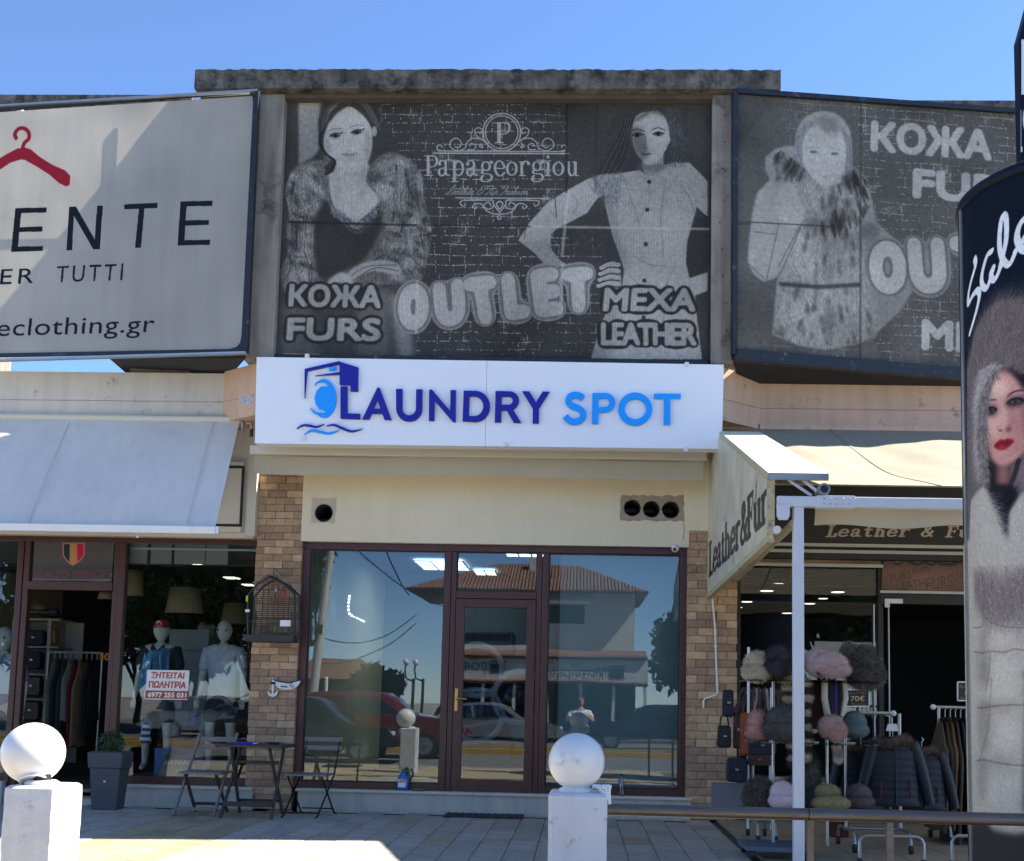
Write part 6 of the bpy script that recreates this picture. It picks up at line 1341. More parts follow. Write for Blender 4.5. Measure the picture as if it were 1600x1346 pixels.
def bag(px0, px1, py0, py1, Y, m, label, strap=True, grp='bags on display', r=.14, d=.12):
    a = W(px0, py1, Y); b = W(px1, py0, Y); cx = (a.x+b.x)/2; w = b.x-a.x; h = b.z-a.z; t = thing('bag', label, 'bag', (cx, Y, a.z), grp); g = MB(); n = 8; rc = min(w, h)*.22
    def ring(y, k):
        P = []
        for (sx, sz, a0) in ((1, 1, 0), (-1, 1, 90), (-1, -1, 180), (1, -1, 270)):
            for i in range(5):
                an = math.radians(a0+i*22.5); rr_ = rc; P.append((cx+(sx*(w/2-rc)+rr_*math.cos(an))*k*(1-.04*sz), y, a.z+h/2+(sz*(h/2-rc)+rr_*math.sin(an))*k))
        return P
    R = [ring(Y-d/2, .86), ring(Y-d/2+.02, .97), ring(Y, 1), ring(Y+d/2-.02, .97), ring(Y+d/2, .86)]; vs = [p for q in R for p in q]; k = 20
    g.add(vs, [(i*k+j, i*k+(j+1) % k, (i+1)*k+(j+1) % k, (i+1)*k+j) for i in range(4) for j in range(k)], True); g.add(R[0], [tuple(range(k-1, -1, -1))]); obj('body', g, m, t)
    obj('flap', MB().box(cx-w*.44, cx+w*.44, Y-d/2-.008, Y-d/2-.001, a.z+h*.45, a.z+h*.93), m, t, bevel=.004); obj('buckle', MB().box(cx-.015, cx+.015, Y-d/2-.014, Y-d/2-.0085, a.z+h*.48, a.z+h*.56), M_edge, t)
    if strap: obj('strap', MB().tube([(cx-w*.35, Y, b.z-.02), (cx-w*.25, Y, b.z+h*.35), (cx, Y, b.z+h*.5), (cx+w*.25, Y, b.z+h*.35), (cx+w*.35, Y, b.z-.02)], .008, 6), m, t)
    return t
bag(38, 73, 985, 1009, Ysh+.12, M_nv, 'dark blue pouch bag with pale trim on the top shelf of the doorway unit', False); bag(78, 91, 984, 1007, Ysh+.12, M_tanl, 'small tan bag standing right of the dark blue pouch bag', False)
bag(38, 68, 1018, 1046, Ysh+.12, M_nv, 'square navy bag on the second shelf inside the doorway', False); bag(36, 68, 1057, 1088, Ysh+.12, M_lea, 'brown leather satchel on the third shelf inside the doorway', False); bag(34, 66, 1095, 1126, Ysh+.12, M_lea, 'rounded brown leather bag on the lowest visible doorway shelf', False)
# hats on the shelf
def hat(px, py, Y, r, m, label, band=True):
    p = W(px, py, Y); t = thing('brimmed_hat', label, 'hat', p, 'hats on the doorway shelf'); obj('crown', MB().lathe([(r*.62, 0), (r*.58, r*.45), (r*.42, r*.62), (1e-4, r*.56)], p, 20, 1.1, .9), m, t); obj('brim', MB().lathe([(r*.6, 0), (r*1.15, -.012), (r*1.18, -.0), (r*.62, .02)], p, 24, 1.1, .9), m, t)
    if band: obj('band', MB().lathe([(r*.625, .015), (r*.62, .05)], p, 20, 1.1, .9), M_blk, t)
hat(62, 958, Ysh+.15, .17, M_tanl, 'tan felt hat on top of the shelf unit in the doorway'); hat(82, 962, Ysh+.1, .13, M_nv, 'dark felt hat beside the tan hat in the doorway')
# clothes rack in doorway
def hanger_row(name, label, px0, px1, pyr, Y, garments, zlow_py, grp=None, legs=True, zf=.15):
    a = W(px0, pyr, Y); b = W(px1, pyr, Y); t = thing(name, label, 'clothes rack', ((a.x+b.x)/2, Y, zf))
    obj('top_rail', MB().cyl((a.x, Y, a.z), (b.x, Y, a.z), .014), M_edge, t)
    if legs:
        for x_ in (a.x, b.x): obj('leg', MB().cyl((x_, Y, zf), (x_, Y, a.z), .014), M_edge, t)
    return t, a, b
def garment(name, x, Y, ztop, h, w, depth, m, label, grp, rn, lean=0):
    # garment seen on its hanger almost edge-on: shoulders slope, folds down the side
    t = thing(name, label, 'garment', (x, Y, ztop), grp); g = MB(); nu, nv = 10, 10
    ph = rn.uniform(0, 6)
    def f(u, v):
        th = 2*PI*u; sh = min(1, .25+v*2.2) if v < .35 else 1; ww = w*sh*(1+.25*v); dd = depth*sh*(1+.15*math.sin(th*3+ph)*v)
        return V((x+lean*v*h+ww/2*math.cos(th)*(1+.12*math.sin(th*4+ph)), Y+dd/2*math.sin(th), ztop-.02-h*v-.06*abs(math.sin(th))*(1 if v < .3 else 0)+.012*math.sin(th*5+ph)*(v > .95)))
    g.grid(f, 24, nv); obj('cloth', g, m, t); obj('hanger_hook', MB().tube([(x, Y, ztop-.03), (x, Y, ztop+.03), (x+.015, Y, ztop+.055), (x, Y, ztop+.07)], .005, 5), M_edge, t); return t
rn = random.Random(5)
t, a, b = hanger_row('clothes_rack', 'clothes rail inside the clothes shop doorway with 50 tag', 76, 160, 1019, 1.5, None, 0)
cols = [(120, 128, 110, 'olive'), (40, 46, 70, 'navy'), (64, 66, 60, 'charcoal'), (128, 136, 124, 'sage green'), (110, 30, 44, 'dark red'), (136, 120, 86, 'khaki'), (92, 78, 60, 'brown'), (20, 22, 28, 'black'), (26, 26, 36, 'blue black spotted')]
for i, c_ in enumerate(cols):
    x = lerp(a.x+.08, b.x-.06, i/(len(cols)-1)); h = rn.uniform(.75, 1.1)
    garment('hanging_garment', x, 1.5, a.z-.05, h, .07, .42, mat('cloth_%s' % c_[3].replace(' ', '_'), srgb(*c_[:3]), .9, var=.12), '%s garment on the rail in the clothes shop doorway' % c_[3], 'garments on the doorway rail', rn, .03)
g = MB(); a = W(155, 1028, 1.35); mtext(g, '50', a+V((0, 0, -.03)), a+V((.13, 0, -.03)), a+V((0, 0, .06)), bold=.03)
tag(obj('price_number', g, mat('orange_print', srgb(210, 120, 40), .6, var=0, )), 'orange number 50 hanging in the clothes shop doorway', 'price tag')
# mannequins
M_skinw = mat('mannequin_shell', srgb(196, 194, 188), .35, var=.03)
def mannequin(px, pytop, pyfeet, Y, label, shirt, shorts, cap=None, glasses=False, arms=(.22, .24), scarf=False, parts_hidden=False):
    top = W(px, pytop, Y); cx = top.x; zb_ = W(px, pyfeet, Y).z; H = top.z-zb_; t = thing('mannequin', label, 'mannequin', (cx, Y, zb_)); k = H/1.85
    P = lambda x, y, z: (cx+x*k, Y+y*k, zb_+z*k)
    J = [(0, 0, .98), (0, 0, 1.12), (0, -.01, 1.32), (0, 0, 1.49), (0, -.01, 1.53), (0, -.01, 1.58)]
    J += [(-.19, 0, 1.465), (-.25, .02, 1.19), (-.27, -.04, .93), (-.28, -.06, .85)]; J += [(.19, 0, 1.465), (.25, .02, 1.19), (.27, -.04, .93), (.28, -.06, .85)]
    J += [(-.10, 0, .92), (-.12, -.02, .50), (-.13, .02, .10), (-.13, -.10, .03)]; J += [(.10, 0, .92), (.13, .0, .50), (.15, .03, .10), (.16, -.09, .03)]
    E = [(0, 1), (1, 2), (2, 3), (3, 4), (4, 5), (3, 6), (6, 7), (7, 8), (8, 9), (3, 10), (10, 11), (11, 12), (12, 13), (0, 14), (14, 15), (15, 16), (16, 17), (0, 18), (18, 19), (19, 20), (20, 21)]
    R_ = [(.16, .11), (.14, .10), (.18, .12), (.13, .09), .062, .06, .065, .048, .034, .022, .065, .048, .034, .022, .095, .062, .038, .03, .095, .062, .038, .03]
    R_ = [(r[0]*k, r[1]*k) if hasattr(r, '__len__') else r*k for r in R_]
    me = skin('body', [P(*j) for j in J], E, R_, 2); g = mb_from(me)
    hz_ = 1.70
    def head(u, v):
        th = 2*PI*u; ph = PI*v; r = math.sin(ph); z = math.cos(ph); x = r*math.cos(th)*.092; y = r*math.sin(th)*.11; zz = z*.14
        if z < 0: x *= 1+.28*z; y *= 1+.12*z
        fr = max(0, -math.sin(th))*r
        y -= .018*math.exp(-((x/.016)**2))*math.exp(-(((z+.12)/.16)**2))*fr       # nose
        y += .010*math.exp(-(((abs(x)-.032)/.016)**2))*math.exp(-(((z-.06)/.1)**2))*fr  # eye sockets
        y -= .006*math.exp(-((x/.026)**2))*math.exp(-(((z+.5)/.07)**2))*fr
        return V(P(x, y-.01, hz_+zz))
    g.grid(head, 28, 22)
    for s in (-1, 1): g.sphere(P(s*.079, .0, hz_-.005), .022*k, 8, 6, (.35, .8, 1.2))
    for s, w_ in ((-1, 9), (1, 13)):      # fingers
        wx, wy, wz = J[w_]; 
        for f in range(4): g.tube([P(wx-.022+f*.015, wy, wz), P(wx-.026+f*.017, wy-.012, wz-.055), P(wx-.024+f*.015, wy-.004, wz-.10+abs(f-1.5)*.006)], [.010*k, .009*k, .006*k], 6)
        g.tube([P(wx+s*-.02, wy-.01, wz+.03), P(wx+s*-.035, wy-.03, wz-.01), P(wx+s*-.033, wy-.03, wz-.04)], [.011*k, .009*k, .006*k], 6)
    obj('body', g, M_skinw, t)
    if shirt:
        Js = [(0, 0, .90), (0, 0, 1.12), (0, -.01, 1.34), (0, 0, 1.485), (-.19, 0, 1.46), (-.25, .01, 1.20), (.19, 0, 1.46), (.25, .01, 1.20)]
        me = skin('shirt', [P(*j) for j in Js], [(0, 1), (1, 2), (2, 3), (3, 4), (4, 5), (3, 6), (6, 7)], [(.195*k, .135*k), (.175*k, .13*k), (.215*k, .145*k), (.15*k, .11*k), (.085*k, .085*k), (.072*k, .072*k), (.085*k, .085*k), (.072*k, .072*k)], 2); obj('shirt', mb_from(me), shirt, t)
        g = MB()
        for s in (-1, 1): g.prism([V(P(s*.005, -.125, 1.46)), V(P(s*.07, -.09, 1.545)), V(P(s*.09, -.11, 1.48)), V(P(s*.04, -.14, 1.42))][::s], (0, -1, .2), .008)
        obj('collar', g, shirt, t)
        obj('button', MB().sphere(P(0, -.152, 1.36), .007*k, 6, 4), M_nv, t)
    if shorts:
        Js = [(0, 0, 1.0), (0, 0, .90), (-.10, 0, .86), (-.125, -.02, .56), (.10, 0, .86), (.135, .0, .56)]
        me = skin('shorts', [P(*j) for j in Js], [(0, 1), (1, 2), (2, 3), (1, 4), (4, 5)], [(.165*k, .12*k), (.17*k, .13*k), .11*k, .10*k, .11*k, .10*k], 2); obj('shorts', mb_from(me), shorts, t)
    if cap:
        g = MB(); g.lathe([(.098*k, 0), (.096*k, .05*k), (.07*k, .085*k), (1e-4, .098*k)], P(0, -.005, hz_+.045), 24, .92, 1.08); obj('cap', g, cap, t)
        g = MB(); g.prism([V(P(.085*math.cos(a_1), -.085-.09*math.sin(a_1), hz_+.045)) for a_1 in np.linspace(0, PI, 12)], (0, 0, 1), .01); obj('cap_peak', g, cap, t)
        g = MB(); mtext(g, 'a', V(P(-.03, -.107, hz_+.07)), V(P(.03, -.107, hz_+.07)), V(P(-.03, -.104, hz_+.115)), bold=.04); obj('cap_emblem', g, M_lsig, t)
    if glasses:
        g = MB()
        for s in (-1, 1): g.prism([V(P(s*.034+.030*math.cos(a_1), -.103, hz_+.012+.022*math.sin(a_1))) for a_1 in np.linspace(0, 2*PI, 14, endpoint=False)][::-1], (0, -1, 0), .006); g.bar(P(s*.06, -.10, hz_+.02), P(s*.083, .01, hz_+.02), .006, .006)
        g.bar(P(-.01, -.103, hz_+.018), P(.01, -.103, hz_+.018), .006, .006); obj('sunglasses', g, M_blk, t)
    if scarf:
        blue = mat('sky_blue_towel', srgb(96, 156, 196), .9, var=.3, vs=9); g = MB()
        for s in (-1, 1):
            def f(u, v, s=s):
                x = s*(.09+.05*v+(u-.5)*.11); return V(P(x, -.135-.02*math.sin(u*5+v*4)+.08*max(0, .15-v)*4, 1.48-.52*v))
            g.grid(f, 8, 14)
        obj('towel', g, blue, t); t.children[-1].modifiers.new('s', 'SOLIDIFY').thickness = .012
        g = MB()
        def f(u, v): return V(P(.02+(u-.5)*.12+.02*v, -.165-.01*math.sin(u*6), 1.46-.42*v))
        g.grid(f, 6, 12); obj('scarf', g, mat('striped_scarf', srgb(70, 110, 140), .9, var=.7, vs=5, stretch=(.2, .2, 4)), t); t.children[-1].modifiers.new('s', 'SOLIDIFY').thickness = .012
    return t
M_poloblue = mat('melange_polo', srgb(186, 194, 210), .9, var=.10, vs=40, bump=.9, bs=9); M_darkprint = mat('dark_print_cloth', srgb(44, 50, 54), .9, var=.6, vs=30); M_capred = mat('red_cap_cloth', srgb(176, 30, 32), .7, var=.06)
mannequin(254, 967, 1206, .7, 'mannequin with red cap and blue towel behind the notice', M_darkprint, mat('patterned_shorts', srgb(58, 66, 70), .9, var=.5, vs=40), cap=M_capred, scarf=True)
mannequin(352, 968, 1206, .62, 'mannequin in sunglasses and grey polo shirt beside the brick pillar', M_poloblue, M_nv, glasses=True)
mannequin(8, 978, 1240, .6, 'mannequin in sunglasses and pale blue shirt at left edge', mat('pale_blue_shirt', srgb(112, 128, 158), .9, var=.1), M_nv, glasses=True)
# notice
FN = Frame((0, -.014, 0)); qN = [FN.hit(*p) for p in ((227, 1093), (293, 1094), (296, 1048), (230, 1047))]; eN = quad_ext(FN, qN)
cv = plane_canvas(FN, *eN, 700, K(226, 224, 218)); N1 = lambda pts: [(180+x/4.807, 820+y/4.807) for x, y in pts]
cv.fill(N1([(228, 1244), (548, 1250), (544, 1310), (226, 1304)]), K(160, 56, 40)); cv.text('ΖΗΤΕΙΤΑΙ', *N1([(268, 1150), (514, 1156), (274, 1108)]), K(176, 48, 36), 0, grow=2); cv.text('ΠΩΛΗΤΡΙΑ', *N1([(252, 1222), (526, 1228), (258, 1176)]), K(176, 48, 36), 0, grow=2); cv.text('6977 255 031', *N1([(244, 1294), (530, 1299), (247, 1259)]), K(232, 228, 220), 0, grow=1.5)
im = cv.image('notice_print'); t = thing('shop_notice', 'white and red notice reading ΖΗΤΕΙΤΑΙ ΠΩΛΗΤΡΙΑ stuck on the clothes shop window', 'notice', (qN[0].x, -.014, qN[0].z)); sheet('notice_sheet', FN, qN, eN, mat('notice_print', (1, 1, 1), .5, var=.02, image=im), t, back=.003)
# white drawers and display plinths
t = thing('plank_cabinet', 'grey plank fronted cabinet between the two window mannequins', 'cabinet', (W(300, 1200, 1.4).x, 1.4, .14)); x_a = W(264, 1000, 1.4).x; x_b = W(326, 1000, 1.4).x; z_1 = W(300, 984, 1.4).z
for k in range(7): z_ = z_1-k*(z_1-.16)/7; obj('plank', MB().box(x_a, x_b, 1.4, 1.44, z_-(z_1-.16)/7+.008, z_), M_greyi, t, bevel=.003)
obj('carcass', MB().box(x_a, x_b, 1.441, 1.8, .15, z_1), M_greyi, t)
g = MB(); rn = random.Random(3); a = W(322, 985, 1.5)
for k in range(22): p = a+V((rn.uniform(-.08, .08), rn.uniform(-.05, .05), rn.uniform(-.16, .06))); g.sphere(p, rn.uniform(.03, .06), 8, 6)
tag(obj('crumpled_scarf', g, mat('grey_scarf', srgb(130, 128, 118), .9, var=.4, vs=20)), 'crumpled pale scarf lying on the plank cabinet', 'scarf')
FPp = Frame((0, .25, 0)); 
for (c4, base, lab, txt) in ((((240, 1220), (276, 1221), (276, 1170), (242, 1169)), (92, 128, 176), 'blue and white poster with dark figure at the feet of the red capped mannequin', None), (((243, 1221), (308, 1221), (304, 1180), (262, 1178)), (150, 140, 124), 'tan poster with pale words HEAVY TOOLS in the clothes shop window', 'HEAVY TOOLS')):
    Yp = .25 if txt is None else .20; FPp = Frame((0, Yp, 0)); q_ = [FPp.hit(*p) for p in c4]; e_ = quad_ext(FPp, q_); cv = plane_canvas(FPp, *e_, 400, K(*base))
    if txt: cv.text(txt, (247, 1196), (296, 1194), (248, 1187), K(226, 222, 212), .03); cv.ellipse((260, 1180), 12, 9, K(90, 66, 50), .8, 6); cv.fill([(243, 1203), (308, 1200), (308, 1221), (243, 1221)], K(170, 158, 140), .9, 3); cv.smear(.1, 20, 20)
    else: cv.fill([(250, 1221), (256, 1190), (268, 1172), (276, 1175), (276, 1221)], K(60, 66, 80), .9, 4)
    im = cv.image('window_poster'); t = thing('window_poster', lab, 'poster', (q_[0].x, Yp, q_[0].z), 'posters in the clothes shop window'); sheet('poster_board', FPp, q_, e_, mat('window_poster%d' % bool(txt), (1, 1, 1), .4, image=im), t, back=.02)
p = W(228, 1140, .35); t = thing('striped_bag', 'small blue and white striped bag hanging from the red capped mannequin', 'bag', (p.x, .35, p.z-.2)); hh = W(228, 1128, .35).z; lo = W(228, 1162, .35).z
for k in range(7):
    za_ = lerp(lo, hh, k/7); zb_ = lerp(lo, hh, (k+1)/7); wa = lerp(.075, .03, k/7); wb = lerp(.075, .03, (k+1)/7); g = MB(); g.lathe([(wa, 0), (wb, zb_-za_)], (p.x, .35, za_), 14, 1, .5); obj('stripe', g, M_white if k % 2 else mat('stripe_blue', srgb(40, 84, 130), .9), t)
obj('cord', MB().tube([(p.x-.02, .35, hh), (p.x, .35, hh+.12), (p.x+.02, .35, hh)], .004, 5), M_white, t)
for px0, px1, py0, py1, m_, lab in ((293, 306, 1112, 1134, mat('blue_box', srgb(50, 90, 150), .7), 'blue box beside the mannequin legs'), (280, 302, 1134, 1150, M_lea, 'brown wooden box beside the mannequin legs')):
    a = W(px0, py1, .8); b = W(px1, py0, .8); t = thing('display_box', lab, 'box', (a.x, .8, a.z)); obj('box_body', MB().box(a.x, b.x, .8, 1.0, a.z, b.z-.02), m_, t, bevel=.004); obj('lid', MB().box(a.x-.005, b.x+.005, .795, 1.005, b.z-.019, b.z), m_, t, bevel=.003)
t = thing('display_plinth', 'low dark plinth carrying the mannequins in the clothes shop window', 'plinth', (W(290, 1210, .6).x, .6, .14)); obj('plinth_top', MB().box(xa1+.1, xLr+.2, .12, 1.3, .14, W(300, 1212, .4).z), mat('plinth_dark', srgb(90, 88, 84), .7, var=.1), t); obj('skirting', MB().box(xa1+.1, xLr+.2, .10, .119, .14, .2), M_blk, t)
t = thing('display_plinth', 'low dark plinth under the left edge mannequin', 'plinth', (-6.6, .6, .14)); obj('plinth_top', MB().box(-8.0, xa0-.1, .12, 1.3, .14, .28), mat('plinth_dark', srgb(90, 88, 84), .7, var=.1), t); obj('skirting', MB().box(-8.0, xa0-.1, .10, .119, .14, .2), M_blk, t)

# ================================================================== right fur shop
RS = thing('fur_shopfront', 'dark fur shop front with black fascia band and glass doors', 'shopfront', (W(1300, 1250, 0).x, 0, .1))
YR = -.16
zf0 = W(1400, 851, -.2).z; zf1 = W(1400, 805, -.2).z+.3; xf0 = W(1195, 840, -.2).x-.4
FF = Frame((0, -.22, 0)); e_ = (xf0, 6.5, zf0, zf1)
cv = plane_canvas(FF, *e_, 260, K(24, 24, 30)); Q2 = lambda pts: [(1080+x/3.077, 540+y/3.077) for x, y in pts]
# bold italic serif, drawn with a broad nib
def ital(c, s, x, y, h, w, col, f, nw=9, nh=3.5):
    Gd = {'L': [('v', (.35, 0), (.35, 1)), ('h', (.1, 1), (.65, 1)), ('h', (.05, 0), (.95, 0)), ('v', (.93, 0), (.93, .25))], 'e': GL['e'], 'a': GL['a'], 't': GL['t'], 'h': GL['h'], 'r': GL['r'], '&': GL['&'], 'F': GL['F'], 'u': GL['u']}
    for ch in s:
        if ch == ' ': x += w*.5; continue
        for st in Gd[ch]:
            pts = f([(x+px*w*.92+py*h*.28, y-py*h) for px, py in st[1:]])
            if st[0] == 'v': c.pen(pts, nw, nh, 0, col, sm=False)
            elif st[0] == 'h': c.pen(pts, nh, nh, 0, col, sm=False)
            else: c.pen(pts, nw*.85, nh, 0, col)
        x += w*1.08
ital(cv, 'Leather', 645, 917, 52, 54, K(176, 164, 146), Q2); ital(cv, '&', 1100, 917, 52, 60, K(176, 164, 146), Q2); ital(cv, 'Fur', 1220, 920, 52, 58, K(176, 164, 146), Q2)
im = cv.image('fur_fascia_print'); q_ = [FF.at(*p) for p in ((e_[0], e_[2]), (e_[1], e_[2]), (e_[1], e_[3]), (e_[0], e_[3]))]
sheet('fascia_band', FF, q_, e_, mat('fur_fascia_print', (1, 1, 1), .4, image=im), RS, back=.05)
M_dkf = mat('dark_shutter', srgb(34, 35, 38), .5, var=.08)
g = MB()
for py0, py1, y_ in ((851, 856, -.24), (861, 866, -.18)): g.box(xf0, 6.5, y_, y_+.06, W(1400, py1, y_).z, W(1400, py0, y_).z)
obj('shutter_box_trim', g, M_edge, RS); RS.children[-1]['kind'] = 'stuff'
obj('shutter_box', MB().box(xf0, 6.5, -.17, 0, W(1400, 875, -.17).z, zf0-.001), M_dkf, RS)
x_d = W(1375, 950, 0).x
obj('poster_strip', MB().box(W(1160, 880, -.05).x, x_d+.0, -.05, 0, W(1300, 881, -.05).z, W(1300, 860, -.05).z), mat('tan_poster', srgb(150, 128, 100), .7, var=.5, vs=2.2), RS); obj('poster_rail', MB().box(W(1160, 880, -.07).x, x_d+.02, -.07, -.03, W(1300, 886, -.07).z, W(1300, 881, -.07).z), M_edge, RS)
FO = Frame((0, -.04, 0)); q_ = [FO.hit(*p) for p in ((1377, 922), (1560, 927), (1560, 864), (1380, 862))]; e_ = quad_ext(FO, q_); cv = plane_canvas(FO, *e_, 380, K(122, 92, 78)); 
cv.text('FURS', *R2([(280, 385), (750, 390), (280, 230)]), K(60, 58, 58), .05, grow=10); cv.text('FURS', *R2([(280, 380), (750, 385), (280, 232)]), K(158, 156, 148), .05)
for txt, x_, y_, w_, h_, sl_ in (('FURS', 255, 530, 150, 60, -30), ('LEATHER', 300, 590, 300, 60, -40), ('FURS', 520, 590, 200, 90, -30), ('FURS', 420, 470, 120, 40, -20), ('LEATHER', 720, 520, 200, 60, -60), ('FUR', 420, 450, 120, 30, -20)): cv.text(txt, *R2([(x_, y_), (x_+w_, y_+sl_), (x_-10, y_-h_)]), K(88, 66, 56), 0)
cv.smear(.06, 30, 30); im = cv.image('furs_poster_print'); sheet('poster_board', FO, q_, e_, mat('furs_poster_print', (1, 1, 1), .6, image=im), RS); obj('poster_rail', MB().box(q_[0].x-.02, 6, -.07, -.03, W(1400, 927, -.07).z, W(1400, 923, -.07).z), M_edge, RS)
obj('lintel', MB().box(x_d, 6.5, -.03, .1, W(1400, 944, 0).z, W(1400, 928, 0).z), M_dkf, RS)
for k in range(7):
    z_ = W(1300, 886+k*4.6, .05).z; obj('shutter_slat', MB().box(W(1155, 900, .05).x, x_d, .05, .07, z_-.028, z_), M_dkf, RS, bevel=.004)
obj('glass_pane', MB().box(W(1150, 1000, .03).x, x_d, .026, .034, .25, W(1300, 886, .03).z), M_clearL, RS)
for px_ in (1153, 1376): x_ = W(px_, 1000, 0).x; obj('frame_post', MB().box(x_-.025, x_+.025, -.02, .06, .1, W(1300, 886, 0).z), M_dkf, RS)
for px_ in (1366, 1389): x_ = W(px_, 1050, 0).x; obj('glass_edge', MB().box(x_-.004, x_+.004, -.02, .01, .15, W(1300, 944, 0).z), M_alu, RS)
g = MB(); a = W(1382, 936, -.03); b = W(1410, 950, -.03); g.box(a.x, b.x, -.05, -.031, W(1382, 943, -.03).z, a.z); g.box(a.x, a.x+.05, -.05, -.031, b.z, W(1382, 943, -.03).z); obj('patch_fitting', g, M_alu, RS)
obj('sill_wall', MB().box(W(1150, 1200, 0).x, x_d, -.04, .1, -.02, .25), mat('fur_sill', srgb(80, 74, 68), .8), RS)
for i, (px, py, w) in enumerate(((1216, 912, .12), (1198, 923, .13), (1167, 940, .12), (1156, 949, .06), (1309, 925, .13), (1286, 935, .1), (1265, 943, .12), (1230, 958, .12), (1171, 904, .08))):
    labs = ['uppermost round spotlight left of the white post', 'bright spotlight second from the top left of the white post', 'spotlight low beside the brick pillar in the fur shop', 'tiny spotlight against the brick pillar edge', 'bright spotlight at the right of the fur shop ceiling', 'dim spotlight between two brighter ones right of the post', 'spotlight just right of the white post', 'lowest spotlight, touching the white post in view', 'faint spotlight up in the corner by the side panel']
    c = WZ(px, py, 2.605); t = thing('recessed_spotlight', labs[i], 'ceiling light', c, 'spotlights in the fur shop ceiling'); obj('lit_face', MB().lathe([(w/1.6, -.006), (1e-4, -.0065)], c, 20), M_lit, t); obj('rim', MB().lathe([(w/1.6, -.006), (w/1.6+.02, 0)], c, 20), M_dkf, t)
# price signs
def price(px0, px1, py0, py1, Y, lines, label):
    F_ = Frame((0, Y, 0)); q_ = [F_.hit(*p) for p in ((px0, py1), (px1, py1), (px1, py0), (px0, py0))]; e_ = quad_ext(F_, q_); cv = plane_canvas(F_, *e_, 600, K(20, 22, 24)); w = px1-px0; h = py1-py0
    for (txt, fx, fy, fw, fh, col) in lines: cv.text(txt, (px0+w*fx, py0+h*(fy+fh)), (px0+w*(fx+fw), py0+h*(fy+fh)), (px0+w*fx, py0+h*fy), col, .0)
    im = cv.image('price_print'); t = thing('price_sign', label, 'price sign', (q_[0].x, Y, q_[0].z), 'black price signs in the fur shop'); sheet('sign_card', F_, q_, e_, mat('price_print%d' % px0, (1, 1, 1), .4, image=im), t, back=.006)
    g = MB(); 
    for i in range(4): g.bar(q_[i]+V((0, -.004, 0)), q_[(i+1) % 4]+V((0, -.004, 0)), .012, .01)
    obj('card_frame', g, M_alu, t)
price(1322, 1358, 1078, 1104, -1.2, [('Special offer', .1, .14, .8, .15, K(150, 120, 70)), ('70€', .2, .36, .6, .32, K(214, 196, 150)), ('Real fur', .25, .78, .6, .12, K(140, 110, 60))], 'black price sign reading 70€ above the green fur hat')
price(1496, 1530, 1066, 1095, -.9, [('Special', .1, .16, .6, .18, K(160, 130, 60)), ('60€', .35, .4, .6, .3, K(220, 200, 150)), ('Real fur', .15, .76, .7, .16, K(170, 90, 50))], 'black price sign reading 60 beside the advertising column')
# ---------------- jackets and racks
def jacket(px, pyt, pyb, Y, m, fur_m, label, zipc=None):
    a = W(px, pyt, Y); b = W(px, pyb, Y); H = a.z-b.z; k = H/.72; cx = a.x; z0 = b.z; t = thing('quilted_jacket', label, 'jacket', (cx, Y, z0), 'quilted jackets with fur collars')
    P = lambda x, y, z: V((cx+x*k, Y+y*k, z0+z*k)); g = MB()
    def f(u, v):
        th = 2*PI*u; w = lerp(.25, .23, v) if v < .75 else lerp(.24, .10, ((v-.75)/.25)**1.6); d = .09 if v < .8 else .07; q = .006*abs(math.sin(v*PI*9)); return P((w+q)*math.cos(th), (d+q)*math.sin(th)-.0, .02+.64*v)
    g.grid(f, 40, 54); obj('quilted_body', g, m, t)
    for s in (-1, 1):
        g = MB(); n = 27; pts = [P(s*(.17+.12*(i/n)**.7+.04*(i/n)), -.01-.02*math.sin(PI*i/n), .60-.56*i/n) for i in range(n+1)]; g.tube(pts, [(.062+.003*abs(math.sin(i*1.05)))*k*(1-.2*i/n) for i in range(n+1)], 12); obj('sleeve', g, m, t)
    obj('zip', MB().bar(P(0, -.108, .03), P(0, -.09, .58), .012, .012), M_blk, t)
    if zipc:
        for s in (-1, 1): obj('pocket_zip', MB().bar(P(s*.14, -.094, .10), P(s*.135, -.096, .26), .008, .01), zipc, t)
    furm = furry([(P(.13*math.cos(a_1), -.03-.07*math.sin(a_1)*.9, .62+.02*math.sin(a_1*2)), .045*k) for a_1 in np.linspace(-.3, PI+.3, 12)], 900, .04*k, 3)
    obj('fur_collar', furm, fur_m, t)
    obj('hanger_hook', MB().tube([P(0, 0, .64), P(0, 0, .72), P(.02, 0, .75), P(0, 0, .77)], .005, 5), M_edge, t)
    return t
def furry(blobs, n, ln, seed, lay=.5, grav=.35):
    rn = random.Random(seed); g = MB()
    for c, r in blobs:
        rr = r if hasattr(r, '__len__') else (r, r, r); g.sphere(c, 1, 14, 9, rr)
    tot = sum((r if not hasattr(r, '__len__') else sum(r)/3)**2 for _, r in blobs)
    for c, r in blobs:
        rr = V(r) if hasattr(r, '__len__') else V((r, r, r)); k = int(2.1*n*((sum(rr)/3)**2)/tot)
        for _ in range(k):
            d = V((rn.gauss(0, 1), rn.gauss(0, 1), rn.gauss(0, 1))).normalized(); p = V(c)+V((d.x*rr.x, d.y*rr.y, d.z*rr.z))*.97
            t_ = (d+V((rn.gauss(0, lay), rn.gauss(0, lay), rn.gauss(0, lay)-grav))).normalized(); s = d.cross(t_); s = s.normalized()*ln*.075 if s.length > 1e-4 else V((ln*.07, 0, 0)); L = ln*rn.uniform(.5, 1.2)
            g.add([p-s, p+s, p+t_*L], [(0, 1, 2)])
    return g
M_furbr = mat('fur_brown_grey', srgb(92, 76, 68), .95, var=.45, vs=14); M_quilt = mat('navy_quilted', srgb(20, 25, 38), .55, var=.12, vs=10); M_zip = mat('wine_zip', srgb(110, 36, 60), .5)
